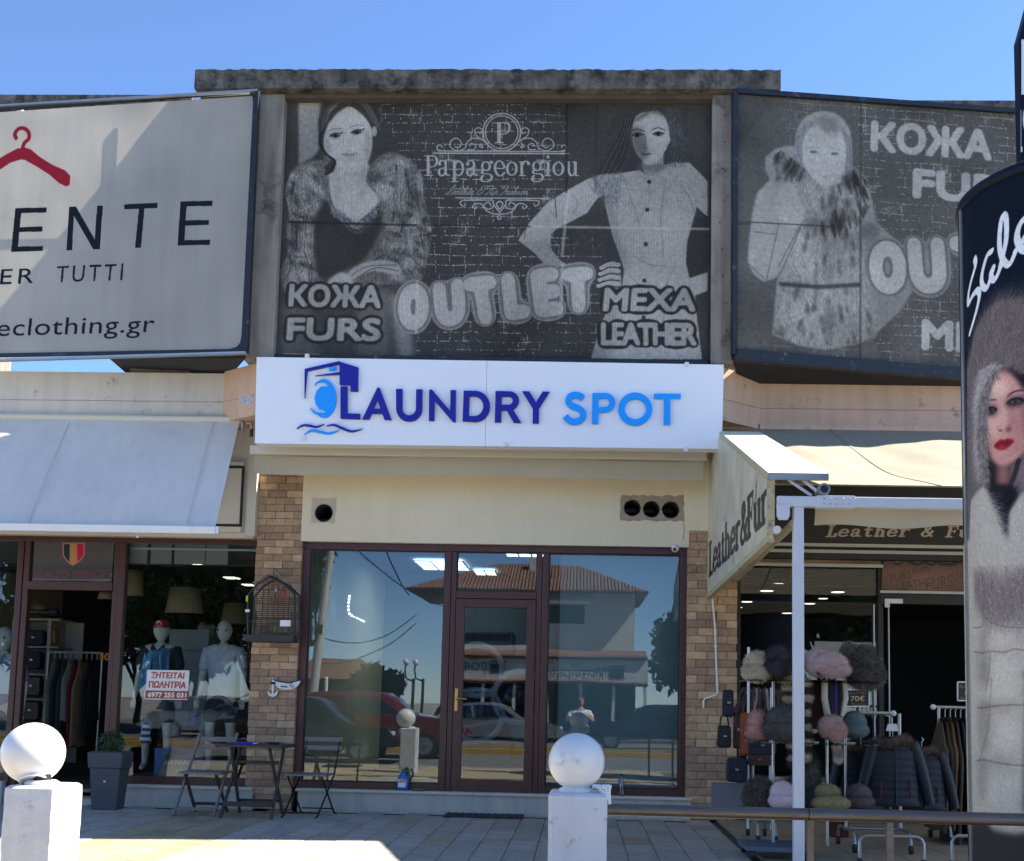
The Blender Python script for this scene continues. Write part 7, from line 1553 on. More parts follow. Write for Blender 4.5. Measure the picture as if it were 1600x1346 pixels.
def hangrail(label, px0, px1, pyr, Y, base_py=None, castor=True, loc=None):
    a = W(px0, pyr, Y); b = W(px1, pyr, Y); z0 = 0; t = thing('clothes_rack', label, 'clothes rack', ((a.x+b.x)/2, Y, 0), 'rolling racks of the fur shop')
    obj('top_rail', MB().cyl((a.x, Y, a.z), (b.x, Y, a.z), .015), M_edge, t); obj('end_knob', MB().sphere((a.x, Y, a.z), .026, 12, 8), M_alu, t)
    for x_ in (a.x+.05, b.x-.05):
        obj('upright', MB().cyl((x_, Y, .16), (x_, Y, a.z), .014), M_edge, t); obj('foot_bar', MB().tube([(x_, Y-.30, .07), (x_, Y-.28, .15), (x_, Y-.2, .17), (x_, Y+.2, .17), (x_, Y+.28, .15), (x_, Y+.30, .07)], .014, 8), M_edge, t)
        for yy in (-.3, .3): obj('castor', MB().cyl((x_-.014, Y+yy, .035), (x_+.014, Y+yy, .035), .035, n=16), M_blk, t)
    obj('base_bar', MB().cyl((a.x+.05, Y, .17), (b.x-.05, Y, .17), .014), M_edge, t)
    return t, a, b
Yj = -2.2
t, a, b = hangrail('chrome rolling rack with navy quilted jackets in front of the fur shop', 1396, 1330, 1115, Yj)
jacket(1395, 1142, 1262, Yj-.1, M_quilt, M_furbr, 'navy quilted jacket with fur hood facing the street, left of the gap', M_zip)
jacket(1440, 1160, 1268, Yj+.1, mat('navy_quilted2', srgb(18, 22, 33), .55, var=.12, vs=10), M_furbr, 'navy quilted jacket with wine zip pocket behind and right of the first', M_zip)
jacket(1345, 1150, 1262, Yj+.15, M_quilt, M_furbr, 'navy quilted jacket half hidden behind the hats')
p = W(1394, 1137, Yj-.35); t = thing('hanger_tag', 'white size tag on the chrome rack end', 'tag', p); obj('tag_card', MB().prism([p+V((-.05, 0, -.03)), p+V((.05, 0, -.03)), p+V((.04, 0, .03)), p+V((-.035, 0, .03))], (0, -1, 0), .01), M_white, t, bevel=.002); obj('tag_hook', MB().tube([p+V((0, 0, .03)), p+V((.0, 0, .08)), p+V((.0, .2, .1))], .005, 5), M_alu, t)
t, a, b = hangrail('long chrome rack of leather coats right of the quilted jackets', 1458, 1560, 1105, -1.5)
rn = random.Random(8); lc = [(70, 58, 40, 'olive brown leather'), (44, 36, 28, 'dark brown leather'), (92, 66, 38, 'tan suede'), (56, 40, 30, 'chestnut leather'), (24, 26, 34, 'black leather'), (84, 32, 32, 'oxblood leather'), (28, 34, 50, 'midnight blue leather'), (34, 84, 112, 'teal blue leather'), (30, 70, 96, 'deep blue leather'), (50, 46, 44, 'grey suede'), (60, 30, 28, 'dark red leather')]
for i, c_ in enumerate(lc):
    x = lerp(a.x+.06, b.x-.06, i/(len(lc)-1)); garment('leather_coat', x, -1.5, a.z-.06, 1.05+rn.uniform(-.05, .1), .10, .5, mat('coat_%s' % c_[3].replace(' ', '_'), srgb(*c_[:3]), .5, var=.15), '%s coat hanging on the long rack beside the advertising column' % c_[3], 'leather coats on the rack', rn, -.05 if i < 4 else 0)
# belts and bags rack beside the pillar
Yb = -1.75
t, a, b = hangrail('white rolling stand with bags and belts beside the right brick pillar', 1168, 1212, 1080, Yb)
obj('grey_board', MB().box(W(1113, 1220, Yb).x, W(1180, 1220, Yb).x, Yb+.05, Yb+.08, W(1140, 1262, Yb).z, W(1140, 1224, Yb).z), mat('grey_board', srgb(120, 118, 124), .7, var=.04), t)
obj('stand_pole', MB().cyl((W(1168, 1100, Yb).x, Yb-.05, .1), (W(1168, 1100, Yb).x, Yb-.05, W(1168, 1012, Yb).z), .012), M_white, t); obj('stand_pole', MB().cyl((W(1204, 1100, Yb).x, Yb-.05, .1), (W(1204, 1100, Yb).x, Yb-.05, W(1204, 1075, Yb).z), .012), M_white, t)
bag(1129, 1146, 1078, 1120, Yb, M_nv, 'tall narrow black bag uppermost beside the brick pillar', False, 'bags beside the right pillar'); bag(1121, 1142, 1134, 1168, Yb-.02, mat('black_bag', srgb(22, 22, 28), .6, var=.1), 'small black shoulder bag hanging against the brick pillar', True, 'bags beside the right pillar'); bag(1135, 1165, 1184, 1222, Yb-.06, M_nv, 'navy satchel lowest beside the brick pillar', False, 'bags beside the right pillar')
bag(1146, 1160, 1112, 1170, Yb+.02, M_lea, 'brown leather tote hanging behind the orange one', False, 'bags beside the right pillar'); bag(1155, 1172, 1113, 1182, Yb-.02, M_orl, 'orange brown leather tote hanging by the white pole', False, 'bags beside the right pillar')
bag(1168, 1212, 1150, 1180, Yb-.04, M_nv, 'wide navy bag under the peach fur hat', False, 'bags beside the right pillar'); bag(1166, 1204, 1178, 1196, Yb-.02, M_lea, 'dark brown bag edge below the wide navy bag', False, 'bags beside the right pillar')
t = thing('belt_bunch', 'bunch of dark leather and studded belts hanging above the peach fur hat', 'belts', W(1185, 1080, Yb))
rn = random.Random(4)
for i in range(17):
    x0_ = W(1163+i*4.0, 1078, Yb-.03).x; a_ = V((x0_, Yb-.03, W(1190, 1074+rn.uniform(0, 4), Yb).z)); L = rn.uniform(.25, .5); g = MB(); pts = [a_+V((rn.uniform(-.01, .01)+(i-8)*.004*j, -.01*j*rn.random(), -L*j/4)) for j in range(5)]
    for j in range(4): g.bar(pts[j], pts[j+1], .022, .006)
    obj('belt', g, M_edge if i in (5, 9) else (M_blk if i % 2 else M_lea), t)
# hats on stands
def fhat(px, py, rx, ry, Y, m, label, blobs=None, n=1600, ln=.035, seed=1, grav=.35, brim=True, m2=None):
    c = W(px, py, Y); s = (Y+12.07)/FPX; RX, RZ = rx*s, ry*s; t = thing('fur_hat', label, 'fur hat', (c.x, Y, c.z-RZ), 'fur hats on display stands')
    bl = blobs or [((0, 0, .15), (.85, .8, .85)), ((0, -.15, -.35), (1.0, .9, .6))]
    for i, (o_3, r_3) in enumerate(bl):
        g = furry([(c+V((o_3[0]*RX, o_3[1]*RX, o_3[2]*RZ)), (r_3[0]*RX, r_3[1]*RX, r_3[2]*RZ))], n//len(bl), ln, seed+i, grav=grav); obj('fur_crown' if i == 0 else 'fur_brim', g, (m2 if (m2 and i) else m), t)
    obj('lining', MB().sphere(c+V((0, 0, -RZ*.55)), 1, 12, 8, (RX*.6, RX*.6, RZ*.3)), M_blk, t)
    return t
F = lambda n, r, g_, b, v=.2, vs=10: mat('fur_'+n, srgb(r, g_, b), .95, var=v, vs=vs)
Yh = -2.9
fhat(1183, 1042, 22, 22, Yh, F('cream', 206, 194, 166), 'cream long haired fur hat at the far left of the top shelf', n=3000, ln=.038, seed=2, grav=.6)
fhat(1216, 1034, 23, 24, Yh-.05, F('black_white', 60, 58, 66, .9, 9), 'black and white patched fur hat behind the white post', seed=3, n=2200)
fhat(1236, 1056, 22, 10, Yh+.05, F('cream2', 190, 168, 120), 'cream fur trim lying under the patched hat', seed=4)
fhat(1293, 1038, 33, 24, Yh-.1, F('blush', 170, 152, 152, .12), 'large dusty pink fur hat right of the white post', blobs=[((-.35, .3, .1), (.7, .7, .95)), ((.1, -.1, 0), (.85, .75, .8)), ((.25, -.25, -.35), (.8, .6, .55))], n=3000, ln=.022, seed=5, m2=F('blush2', 172, 150, 148, .12))
fhat(1351, 1043, 26, 33, Yh+.1, F('silver_fox', 104, 98, 94, .5, 16), 'long haired silver fox hat beside the pink one', n=3600, ln=.055, seed=6, grav=.7)
fhat(1326, 1016, 12, 11, Yh+.35, F('pompom', 110, 108, 100, .3), 'grey green pompom behind the silver fox hat', seed=7, n=900)
fhat(1184, 1134, 19, 25, Yh, F('peach', 170, 128, 114, .25, 20), 'peach fur hat with white streaks at left of the middle shelf', seed=8, n=2000, ln=.02)
fhat(1222, 1131, 31, 27, Yh-.1, F('charcoal', 82, 80, 78, .2), 'big charcoal fur hat crossing behind the white post', seed=9, n=3400, ln=.028)
fhat(1302, 1139, 23, 22, Yh-.1, F('salmon', 168, 138, 128, .12), 'salmon pink trapper hat with raised flap', blobs=[((-.1, .1, .1), (.9, .8, .9)), ((.15, -.35, -.15), (.72, .4, .72))], seed=10, n=2400, ln=.018, m2=F('salmon2', 170, 136, 126, .1))
fhat(1335, 1133, 22, 22, Yh+.15, F('sea_green', 96, 112, 112, .1), 'plain grey green fur hat right of the salmon hat', seed=11, n=2000, ln=.014)
fhat(1222, 1243, 22, 22, Yh-.15, F('pale_pink', 198, 180, 182, .08), 'pale pink fur hat on the bottom shelf left of the white post', seed=12, n=2400, ln=.015)
fhat(1187, 1240, 24, 22, Yh, F('brown_tabby', 96, 88, 78, .5, 12), 'brown tabby fur hat at far left of the bottom shelf', seed=13, n=2600, ln=.05)
fhat(1298, 1248, 29, 19, Yh-.15, F('straw', 150, 138, 98, .12), 'straw coloured fur hat with turned brim right of the white post', blobs=[((-.1, .2, .5), (.62, .6, .6)), ((0, -.1, -.35), (1.0, .8, .62))], seed=14, n=3000, ln=.02)
fhat(1342, 1246, 23, 20, Yh+.1, F('mole', 98, 88, 82, .35), 'mole brown fur hat with dark crown beside the straw one', seed=15, n=2200, ln=.02)
t = thing('hat_stand', 'rolling chrome stand with shelves carrying the fur hats behind the white post', 'hat stand', (W(1255, 1200, Yh).x, Yh, 0))
for px_ in (1208, 1292): x_ = W(px_, 1200, Yh+.15).x; obj('upright', MB().cyl((x_, Yh+.15, .08), (x_, Yh+.15, W(1250, 1065, Yh).z), .013), M_edge, t)
for py_ in (1064, 1160, 1266): z_ = W(1250, py_, Yh).z; obj('shelf_wire', MB().box(W(1165, py_, Yh).x, W(1368, py_, Yh).x, Yh-.12, Yh+.35, z_-.012, z_), glass('shelf_acrylic', .1, (.7, .75, .75)), t)
x_0 = W(1160, 1320, Yh).x; x_1 = W(1262, 1320, Yh).x
obj('base_board', MB().box(x_0, x_1, Yh-.2, Yh+.3, .07, .10), mat('grey_base', srgb(96, 104, 116), .6, var=.08), t)
for x_ in (x_0+.05, x_1-.05):
    for y_ in (Yh-.2, Yh+.28): obj('castor', MB().cyl((x_-.02, y_, .035), (x_+.02, y_, .035), .036, n=16), M_blk, t)
# long fur tails scarf behind post
def tail(px, py0, py1, Y, m1_, m2_, label, r=.05, seg=9, seed=1):
    t = thing('fur_scarf', label, 'fur scarf', W(px, py1, Y), 'fur scarves hanging on the hat stand')
    for k in range(seg):
        c = W(px+2*math.sin(k), lerp(py0, py1, (k+.5)/seg), Y); rz_ = abs(W(px, py0, Y).z-W(px, py1, Y).z)/seg*.62; obj('fur_band', furry([(c, (r, r, rz_))], 260, .03, seed+k), m1_ if k % 2 else m2_, t)
tail(1257, 1062, 1188, Yh-.05, F('dark_band', 50, 42, 42), F('light_band', 170, 160, 136), 'black and cream banded fur scarf hanging behind the white post', .055, 11, 30)
tail(1232, 1072, 1095, Yh, F('dark_band', 50, 42, 42), F('light_band', 170, 160, 136), 'short banded fur tail left of the white post on the top shelf', .05, 3, 50)
tail(1240, 1160, 1200, Yh+.05, F('dark_band', 50, 42, 42), F('light_band', 170, 160, 136), 'banded fur tail hanging low left of the white post', .05, 4, 60)
tail(1308, 1163, 1190, Yh-.05, F('light_band', 170, 160, 136), F('light_band2', 190, 180, 160), 'white fur tail below the salmon hat', .03, 3, 70)
t = thing('patterned_stole', 'black cream and purple fur stole hanging above the salmon hat', 'stole', W(1303, 1110, Yh))
for k, (px_, c_) in enumerate(((1289, (186, 178, 160)), (1296, (30, 26, 30)), (1303, (50, 42, 92)), (1310, (28, 24, 28)), (1318, (196, 188, 168)))):
    a_ = W(px_, 1064, Yh+.02*k); b_ = W(1303+(px_-1303)*.7, 1118, Yh+.02*k); obj('fur_strip', MB().tube([a_, a_.lerp(b_, .5)+V((.01*(k-2), -.02, 0)), b_], .028, 8), mat('stole_%d' % k, srgb(*c_), .95, var=.2), t)
tag(obj('brown_fur_panel', MB().box(W(1262, 1060, Yh+.1).x, W(1290, 1060, Yh+.1).x, Yh+.1, Yh+.14, W(1270, 1140, Yh).z, W(1270, 1062, Yh).z), mat('dark_brown_fur', srgb(66, 42, 34), .9, var=.3)), 'dark brown leather panel hanging behind the pink fur hat', 'leather')
tag(obj('long_fur_coat', furry([(W(1262, 1215, Yh+.2), (.10, .08, .22)), (W(1262, 1245, Yh+.2), (.12, .08, .14))], 1500, .05, 9), F('long_coat', 84, 80, 72, .3)), 'grey brown fur piece hanging low behind the white post', 'fur')
# base hoops at bottom
t = thing('chrome_rack_base', 'chrome tube base on castors of the rack behind the rail posts', 'rack base', (W(1400, 1320, -3.3).x, -3.3, 0)); Yq = -3.3
for (p0_, p1_) in ((1343, 1443), (1487, 1560)):
    a_ = W(p0_, 1306, Yq); b_ = W(p1_, 1306, Yq); z_ = a_.z; obj('hoop', MB().tube([(a_.x, Yq, .06), (a_.x, Yq, z_-.05), (a_.x+.015, Yq, z_-.015), (a_.x+.05, Yq, z_), (b_.x-.05, Yq, z_), (b_.x-.015, Yq, z_-.015), (b_.x, Yq, z_-.05), (b_.x, Yq, .06)], .013, 10), M_edge, t)
    for x_ in (a_.x, b_.x): obj('castor', MB().cyl((x_-.012, Yq, .033), (x_+.012, Yq, .033), .033, n=16), M_blk, t)
tag(obj('red_box', MB().box(W(1300, 1290, -1.4).x, W(1326, 1290, -1.4).x, -1.4, -1.2, 0.0, W(1310, 1283, -1.4).z), mat('red_card', srgb(84, 26, 26), .7)), 'small dark red box on terrace floor behind the hat stand', 'box')
# ================================================================== things on the pavement
M_wdk = mat('weathered_dark_wood', srgb(70, 60, 55), .75, var=.25, vs=4, bump=.4, stretch=(3, 3, 30)); M_wgr = mat('grey_slat_wood', srgb(122, 114, 108), .75, var=.2, vs=4, bump=.4, stretch=(12, 3, 3)); M_fold = mat('folding_frame_black', (.015, .015, .016), .45, .5, var=.1)
# bistro chair with black steel frame (right) : built in local axes, front towards -y
def W0(px, py):        # point on the pavement
    return WZ(px, py, 0)
a = W0(480, 1270); SCY = a.y
# wooden table
ta = WZ(402, 1268, 0); Yt = -.85
t = thing('folding_table', 'square dark wooden folding table between the two chairs with blue book on it', 'table', (W(405, 1160, Yt).x, Yt, 0))
ztab = W(405, 1163, Yt).z; x0_ = W(351, 1163, Yt).x; x1_ = W(452, 1163, Yt).x
for k in range(8): ys_ = Yt-.30+k*.075; obj('top_slat', MB().box(x0_+.02, x1_-.02, ys_, ys_+.07, ztab-.022, ztab), M_wdk, t, bevel=.003)
obj('top_edge', MB().box(x0_, x0_+.019, Yt-.30, Yt+.295, ztab-.03, ztab+.001), M_wdk, t); obj('top_edge', MB().box(x1_-.019, x1_, Yt-.30, Yt+.295, ztab-.03, ztab+.001), M_wdk, t); pass
cxm_ = (x0_+x1_)/2
for s in (-1, 1):
    xx = cxm_+s*.22; obj('leg', MB().bar((xx+s*.03, Yt-.27, 0), (xx-s*.0, Yt+.22, ztab-.03), .035, .022, (1, 0, 0)), M_wdk, t); obj('leg', MB().bar((xx+s*.0, Yt+.27, 0), (xx-s*.03, Yt-.22, ztab-.03), .035, .022, (1, 0, 0)), M_wdk, t)
obj('stretcher', MB().box(cxm_-.24, cxm_+.24, Yt-.22, Yt-.19, .11, .155), M_wdk, t); obj('stretcher', MB().box(cxm_-.22, cxm_+.22, Yt+.19, Yt+.21, .12, .15), M_wdk, t); obj('upper_rail', MB().box(cxm_-.2, cxm_+.2, Yt+.1, Yt+.12, ztab-.2, ztab-.17), M_wdk, t)
p = V((W(388, 1155, Yt).x, Yt-.05, ztab)); t = thing('blue_book', 'bright blue notebook lying on the dark wooden table', 'book', p); obj('cover', MB().box(p.x-.10, p.x+.09, p.y-.09, p.y+.09, ztab+.001, ztab+.022), mat('cobalt_cover', srgb(30, 40, 190), .4, var=.05), t, bevel=.003); obj('pages', MB().box(p.x-.095, p.x+.092, p.y-.088, p.y+.088, ztab+.005, ztab+.018), M_white, t)
p = V((W(426, 1155, Yt).x, Yt+.05, ztab)); t = thing('ashtray', 'low dark dish on the right of the wooden table', 'ashtray', p); obj('dish', MB().lathe([(.05, 0), (.07, .02), (.062, .02), (.045, .006), (1e-4, .006)], p, 20), M_blk, t); obj('rest', MB().tube([p+V((-.06, 0, .024)), p+V((0, 0, .03)), p+V((.06, 0, .024))], .005, 5), M_edge, t)
# wooden chair (left)
Yc_ = -.80; cx_ = W(322, 1200, Yc_).x
t = thing('wooden_folding_chair', 'weathered wooden folding chair standing left of the dark table', 'chair', (cx_, Yc_, 0)); zse = W(322, 1205, Yc_).z; zbk = W(330, 1150, Yc_).z
for s in (-1, 1):
    obj('back_leg', MB().bar((cx_+s*.20-.03, Yc_-.22, 0), (cx_+s*.19+.05, Yc_+.20, zbk+.02), .035, .022, (1, 0, 0)), M_wgr, t); obj('front_leg', MB().bar((cx_+s*.165, Yc_+.24, .0), (cx_+s*.155, Yc_-.16, zse-.02), .032, .02, (1, 0, 0)), M_wdk, t)
for k in range(6): ys_ = Yc_-.21+k*.066; obj('seat_slat', MB().box(cx_-.21, cx_+.21, ys_, ys_+.058, zse-.02, zse), M_wgr, t, bevel=.002)
for k in range(2): z_ = zbk-.015-k*.075; obj('back_slat', MB().box(cx_-.13, cx_+.22, Yc_+.165+k*-.012, Yc_+.183+k*-.012, z_-.05, z_), M_wgr, t, bevel=.003)
obj('stretcher', MB().box(cx_-.21, cx_+.17, Yc_-.20, Yc_-.18, .055, .085), M_wgr, t); obj('stretcher', MB().box(cx_-.165, cx_+.165, Yc_+.19, Yc_+.21, .07, .1), M_wdk, t); obj('arm_rail', MB().box(cx_-.32, cx_-.13, Yc_+.12, Yc_+.14, zbk+.005, zbk+.02), M_wgr, t)
# steel bistro chair (right)
Yc_ = -.75; cx_ = W(486, 1200, Yc_).x
t = thing('bistro_chair', 'folding bistro chair with pale slats and black steel legs in front of left laundry pane', 'chair', (cx_, Yc_, 0)); zse = W(486, 1209, Yc_).z; zbk = W(500, 1153, Yc_).z
for s, xo in ((-1, -.17), (1, .17)):
    obj('back_leg', MB().tube([(cx_+xo-.06, Yc_-.20, .005), (cx_+xo-.045, Yc_-.17, .02), (cx_+xo+.04, Yc_+.12, zse-.02), (cx_+xo+.075, Yc_+.2, zbk)], .009, 8), M_fold, t); obj('front_leg', MB().tube([(cx_+xo+.05, Yc_+.26, .005), (cx_+xo+.03, Yc_+.23, .02), (cx_+xo-.02, Yc_-.17, zse-.015)], .009, 8), M_fold, t)
for k in range(7): ys_ = Yc_-.19+k*.055; obj('seat_slat', MB().box(cx_-.20, cx_+.20, ys_, ys_+.045, zse-.016, zse), M_wgr, t, bevel=.002)
for k in range(2): z_ = zbk-k*.085; obj('back_slat', MB().box(cx_-.12, cx_+.27, Yc_+.185-k*.012, Yc_+.2-k*.012, z_-.045, z_), M_wgr, t, bevel=.003)
obj('cross_rod', MB().cyl((cx_-.2, Yc_-.17, .05), (cx_+.14, Yc_-.17, .05), .007), M_fold, t); obj('cross_rod', MB().cyl((cx_-.13, Yc_+.22, .06), (cx_+.2, Yc_+.22, .06), .007), M_fold, t)
# planter
Yp_ = -.55; a = W(174, 1258, Yp_); xa_ = W(145, 1190, Yp_).x; xb_ = W(200, 1190, Yp_).x; zt_ = W(174, 1175, Yp_).z; cx_ = (xa_+xb_)/2; w_ = (xb_-xa_)
t = thing('grey_planter', 'tall square grey planter with small green shrub beside the clothes shop doorway', 'planter', (cx_, Yp_, 0)); M_pl = mat('planter_grey', srgb(70, 73, 78), .55, var=.08, vs=3, bump=.15)
def frust(w0, w1, z0, z1): 
    vs = [(cx_+sx*w/2, Yp_+sy*w/2*.8, z) for w, z in ((w0, z0), (w1, z1)) for sx, sy in ((-1, -1), (1, -1), (1, 1), (-1, 1))]; return MB().add(vs, [(0, 1, 5, 4), (1, 2, 6, 5), (2, 3, 7, 6), (3, 0, 4, 7), (3, 2, 1, 0), (4, 5, 6, 7)])
obj('pot_body', frust(w_*.70, w_*.86, .0, zt_-.16), M_pl, t, bevel=.008); obj('pot_rim', frust(w_*.94, w_, zt_-.16, zt_), M_pl, t, bevel=.008); obj('soil', MB().box(cx_-w_*.42, cx_+w_*.42, Yp_-w_*.33, Yp_+w_*.33, zt_+.001, zt_+.006), M_grout, t); obj('pot_label', MB().box(cx_-.01, cx_+.012, Yp_-w_*.325, Yp_-w_*.315, .28, .34), M_alu, t)
g = foliage('f', (cx_, Yp_, zt_+.09), (w_*.36, .12, .13), 700, .026, M_leaf, '', seed=2); obj('shrub_leaves', g, M_leaf, t); t.children[-1]['kind'] = 'stuff'; obj('shrub_stem', MB().tube([(cx_, Yp_, zt_), (cx_+.01, Yp_, zt_+.12)], .01, 6), M_wdk, t)
# birdcage on the pillar
Yg = -.36; t = thing('birdcage', 'black wire birdcage with red green bird hanging on the left brick pillar', 'birdcage', (W(425, 1003, Yg).x, Yg, W(425, 1003, Yg).z))
B2 = lambda x, y, Y=Yg: W(180+x/4.807, 820+y/4.807, Y); wy = .115
zt1 = B2(1190, 830).z; zb1_ = B2(1190, 885).z; xl_ = B2(1000, 850).x; xr_ = B2(1368, 850).x
obj('tray', MB().prism([V((xl_-.04, Yg-wy, zt1)), V((xr_+.0, Yg-wy, zt1)), V((xr_-.02, Yg-wy, zb1_)), V((xl_+.0, Yg-wy, zb1_))][::-1], (0, -1, 0), 2*wy), mat('cage_plastic', srgb(44, 42, 44), .5, var=.06), t, bevel=.008)
pr = [(B2(1020, 830).x, zt1), (B2(1020, 540).x, B2(1020, 540).z), (B2(1090, 470).x, B2(1090, 455).z), (B2(1185, 395).x, B2(1185, 400).z), (B2(1290, 455).x, B2(1290, 455).z), (B2(1368, 520).x, B2(1368, 530).z), (B2(1368, 830).x, zt1)]
for yy in (Yg-wy, Yg+wy): obj('hoop_frame', MB().tube([(x, yy, z) for x, z in pr], .012, 6), M_blk, t)
obj('roof_ridge', MB().bar((pr[3][0], Yg-wy, pr[3][1]), (pr[3][0], Yg+wy, pr[3][1]), .05, .02, (0, 0, 1)), M_blk, t)
def width_at(z):
    xs = []
    for i in range(len(pr)-1):
        (xa1, za1), (xb1, zb1x) = pr[i], pr[i+1]
        if min(za1, zb1x)-1e-6 <= z <= max(za1, zb1x)+1e-6 and abs(zb1x-za1) > 1e-6: xs.append(xa1+(xb1-xa1)*(z-za1)/(zb1x-za1))
    return (min(xs), max(xs)) if len(xs) > 1 else None
g = MB(); z_ = zt1+.02
while z_ < pr[3][1]-.02:
    wd_ = width_at(z_)
    if wd_:
        for yy in (Yg-wy, Yg+wy): g.cyl((wd_[0], yy, z_), (wd_[1], yy, z_), .0028, n=4, caps=False)
        for xx in wd_: g.cyl((xx, Yg-wy, z_), (xx, Yg+wy, z_), .0028, n=4, caps=False)
    z_ += .022
obj('cage_wires', g, M_blk, t); t.children[-1]['kind'] = 'stuff'
for xx in (.15, .4, .62, .85):
    x_ = lerp(pr[0][0], pr[6][0], xx); tops_ = [za1+(zb1x-za1)*(x_-xa1)/(xb1-xa1) for (xa1, za1), (xb1, zb1x) in zip(pr, pr[1:]) if abs(xb1-xa1) > 1e-6 and min(xa1, xb1) <= x_ <= max(xa1, xb1)]
    for yy in (Yg-wy, Yg+wy): obj('upright_wire', MB().cyl((x_, yy, zt1), (x_, yy, max(tops_)), .0035, n=6), M_blk, t)
a = B2(1300, 750); obj('feeder', MB().box(a.x-.05, a.x+.06, Yg-wy-.03, Yg-wy-.005, a.z-.03, a.z+.035), M_white, t, bevel=.004); a = B2(1020, 655); obj('feeder', MB().box(a.x-.02, a.x+.025, Yg-wy-.03, Yg-wy-.005, a.z-.015, a.z+.015), M_white, t, bevel=.003); a = B2(1018, 565); obj('yellow_clip', MB().box(a.x-.012, a.x+.008, Yg-wy-.02, Yg-wy, a.z-.03, a.z+.03), mat('yellow_plastic', srgb(190, 190, 50), .5), t)
obj('perch', MB().cyl(B2(1005, 728), B2(1250, 728), .006), M_wgr, t)
obj('hanging_cord', MB().tube([B2(1030, 440, -.15), B2(1120, 380, -.14), B2(1190, 345, -.13), B2(1240, 390, -.14), B2(1290, 440, -.2)], .005, 5), mat('cord_pale', srgb(180, 170, 150), .9), t)
obj('wall_hook', MB().tube([B2(1190, 400, -.10), B2(1190, 395, -.2), B2(1190, 405, Yg)], .008, 6), M_fold, t)
def bird(c, s, m1_, m2_, label):
    t = thing('bird', label, 'bird', c, 'birds in the cage'); obj('body', MB().lathe([(1e-4, -.04*s), (.018*s, -.02*s), (.024*s, .01*s), (.015*s, .035*s), (1e-4, .05*s)], c, 12), m1_, t); obj('head', MB().sphere(c+V((.0, -.008, .055*s)), .018*s, 10, 8), m2_, t); obj('beak', MB().cyl(c+V((0, -.024*s, .056*s)), c+V((0, -.04*s, .05*s)), .006*s, .001, n=6), M_shade, t); obj('tail', MB().bar(c+V((0, .01, -.03*s)), c+V((.0, .05*s, -.09*s)), .018, .005), m1_, t)
bird(B2(1050, 700), 1.1, mat('green_feather', srgb(40, 92, 54), .8, var=.3), mat('red_feather', srgb(150, 44, 40), .8), 'small green bird with red head on the low perch of the birdcage'); bird(B2(1265, 520), 1.1, mat('pink_feather', srgb(196, 92, 88), .8, var=.3), mat('pink_feather', srgb(196, 92, 88), .8), 'small pink bird near the roof of the birdcage')
a = B2(1210, 480); t = thing('toy_ribbon', 'red and pale ribbon toy hanging from the birdcage roof', 'toy', a); obj('ribbon', MB().tube([a+V((0, 0, .07)), a+V((.02, -.01, 0)), a+V((-.01, .01, -.08)), a+V((.02, 0, -.18))], .006, 6), mat('red_ribbon', srgb(150, 60, 50), .8), t); obj('bead', MB().sphere(a+V((0, 0, -.02)), .018, 10, 6), M_white, t)
# boat ornament and anchor
YO = -.15; t = thing('boat_ornament', 'small white and blue fish shaped boat ornament with anchor on the left brick pillar', 'ornament', B2(1270, 1200, YO))
Bo = lambda pts: [B2(x, y, YO) for x, y in pts]; M_nblue = mat('ornament_blue', srgb(30, 44, 92), .5)
obj('hull', MB().prism(Bo(smooth([(1185, 1165), (1230, 1178), (1300, 1190), (1385, 1170), (1375, 1205), (1340, 1232), (1290, 1240), (1230, 1228), (1200, 1200)], 4))[::-1], (0, -1, 0), .02), M_white, t)
obj('gunwale', MB().tube([p+V((0, -.004, 0)) for p in Bo([(1185, 1165), (1230, 1179), (1300, 1190), (1385, 1170)])], .006, 6), M_nblue, t); obj('hull_lettering', MB().bar(*[p+V((0, -.012, 0)) for p in Bo([(1245, 1214), (1295, 1220)])], .012, .004), M_nblue, t)
obj('small_anchor_mark', MB().tube([p+V((0, -.01, 0)) for p in Bo([(1330, 1175), (1325, 1200), (1310, 1205), (1330, 1222), (1345, 1212)])], .004, 5), M_nblue, t)
obj('rope_ring', MB().tube([p+V((0, -.01, 0)) for p in Bo([(1168, 1188), (1205, 1192)])], .013, 8), M_nblue, t); obj('ring', MB().sphere(Bo([(1188, 1172)])[0], .018, 10, 6, (1, .4, 1)), M_white, t)
obj('anchor_shank', MB().bar(*Bo([(1186, 1200), (1182, 1285)]), .018, .014), M_white, t); obj('anchor_arms', MB().prism(Bo([(1142, 1250), (1150, 1280), (1182, 1296), (1212, 1280), (1224, 1245), (1205, 1255), (1196, 1270), (1182, 1276), (1166, 1270), (1160, 1258)])[::-1], (0, -1, 0), .014), M_white, t)
# pipe, camera
t = thing('white_conduit', 'thin white drain pipe running down the right brick pillar with kink at its foot', 'pipe', W(1118, 1100, -.14)); pts = [(1113, 936), (1117, 980), (1119, 1040), (1121, 1082), (1119, 1086), (1101, 1092), (1099, 1096), (1099, 1107)]; obj('pipe_run', MB().tube([W(x, y, -.135) for x, y in pts], .010, 8), M_white, t)
for px_, py_ in ((1118, 1010), (1120, 1070)): c = W(px_, py_, -.135); obj('pipe_clip', MB().box(c.x-.018, c.x+.018, -.15, -.12, c.z-.008, c.z+.008), M_alu, t)
c = W(1055, 858, -.10); t = thing('dome_camera', 'small white security camera in the upper right corner of laundry window', 'security camera', c); obj('mount', MB().cyl(c+V((0, .04, .03)), c+V((0, -.01, .03)), .036), M_white, t); obj('camera_body', MB().sphere(c+V((0, -.02, 0)), .042, 18, 12), M_white, t); obj('lens', MB().cyl(c+V((-.012, -.055, -.012)), c+V((-.014, -.068, -.016)), .018), M_blk, t)
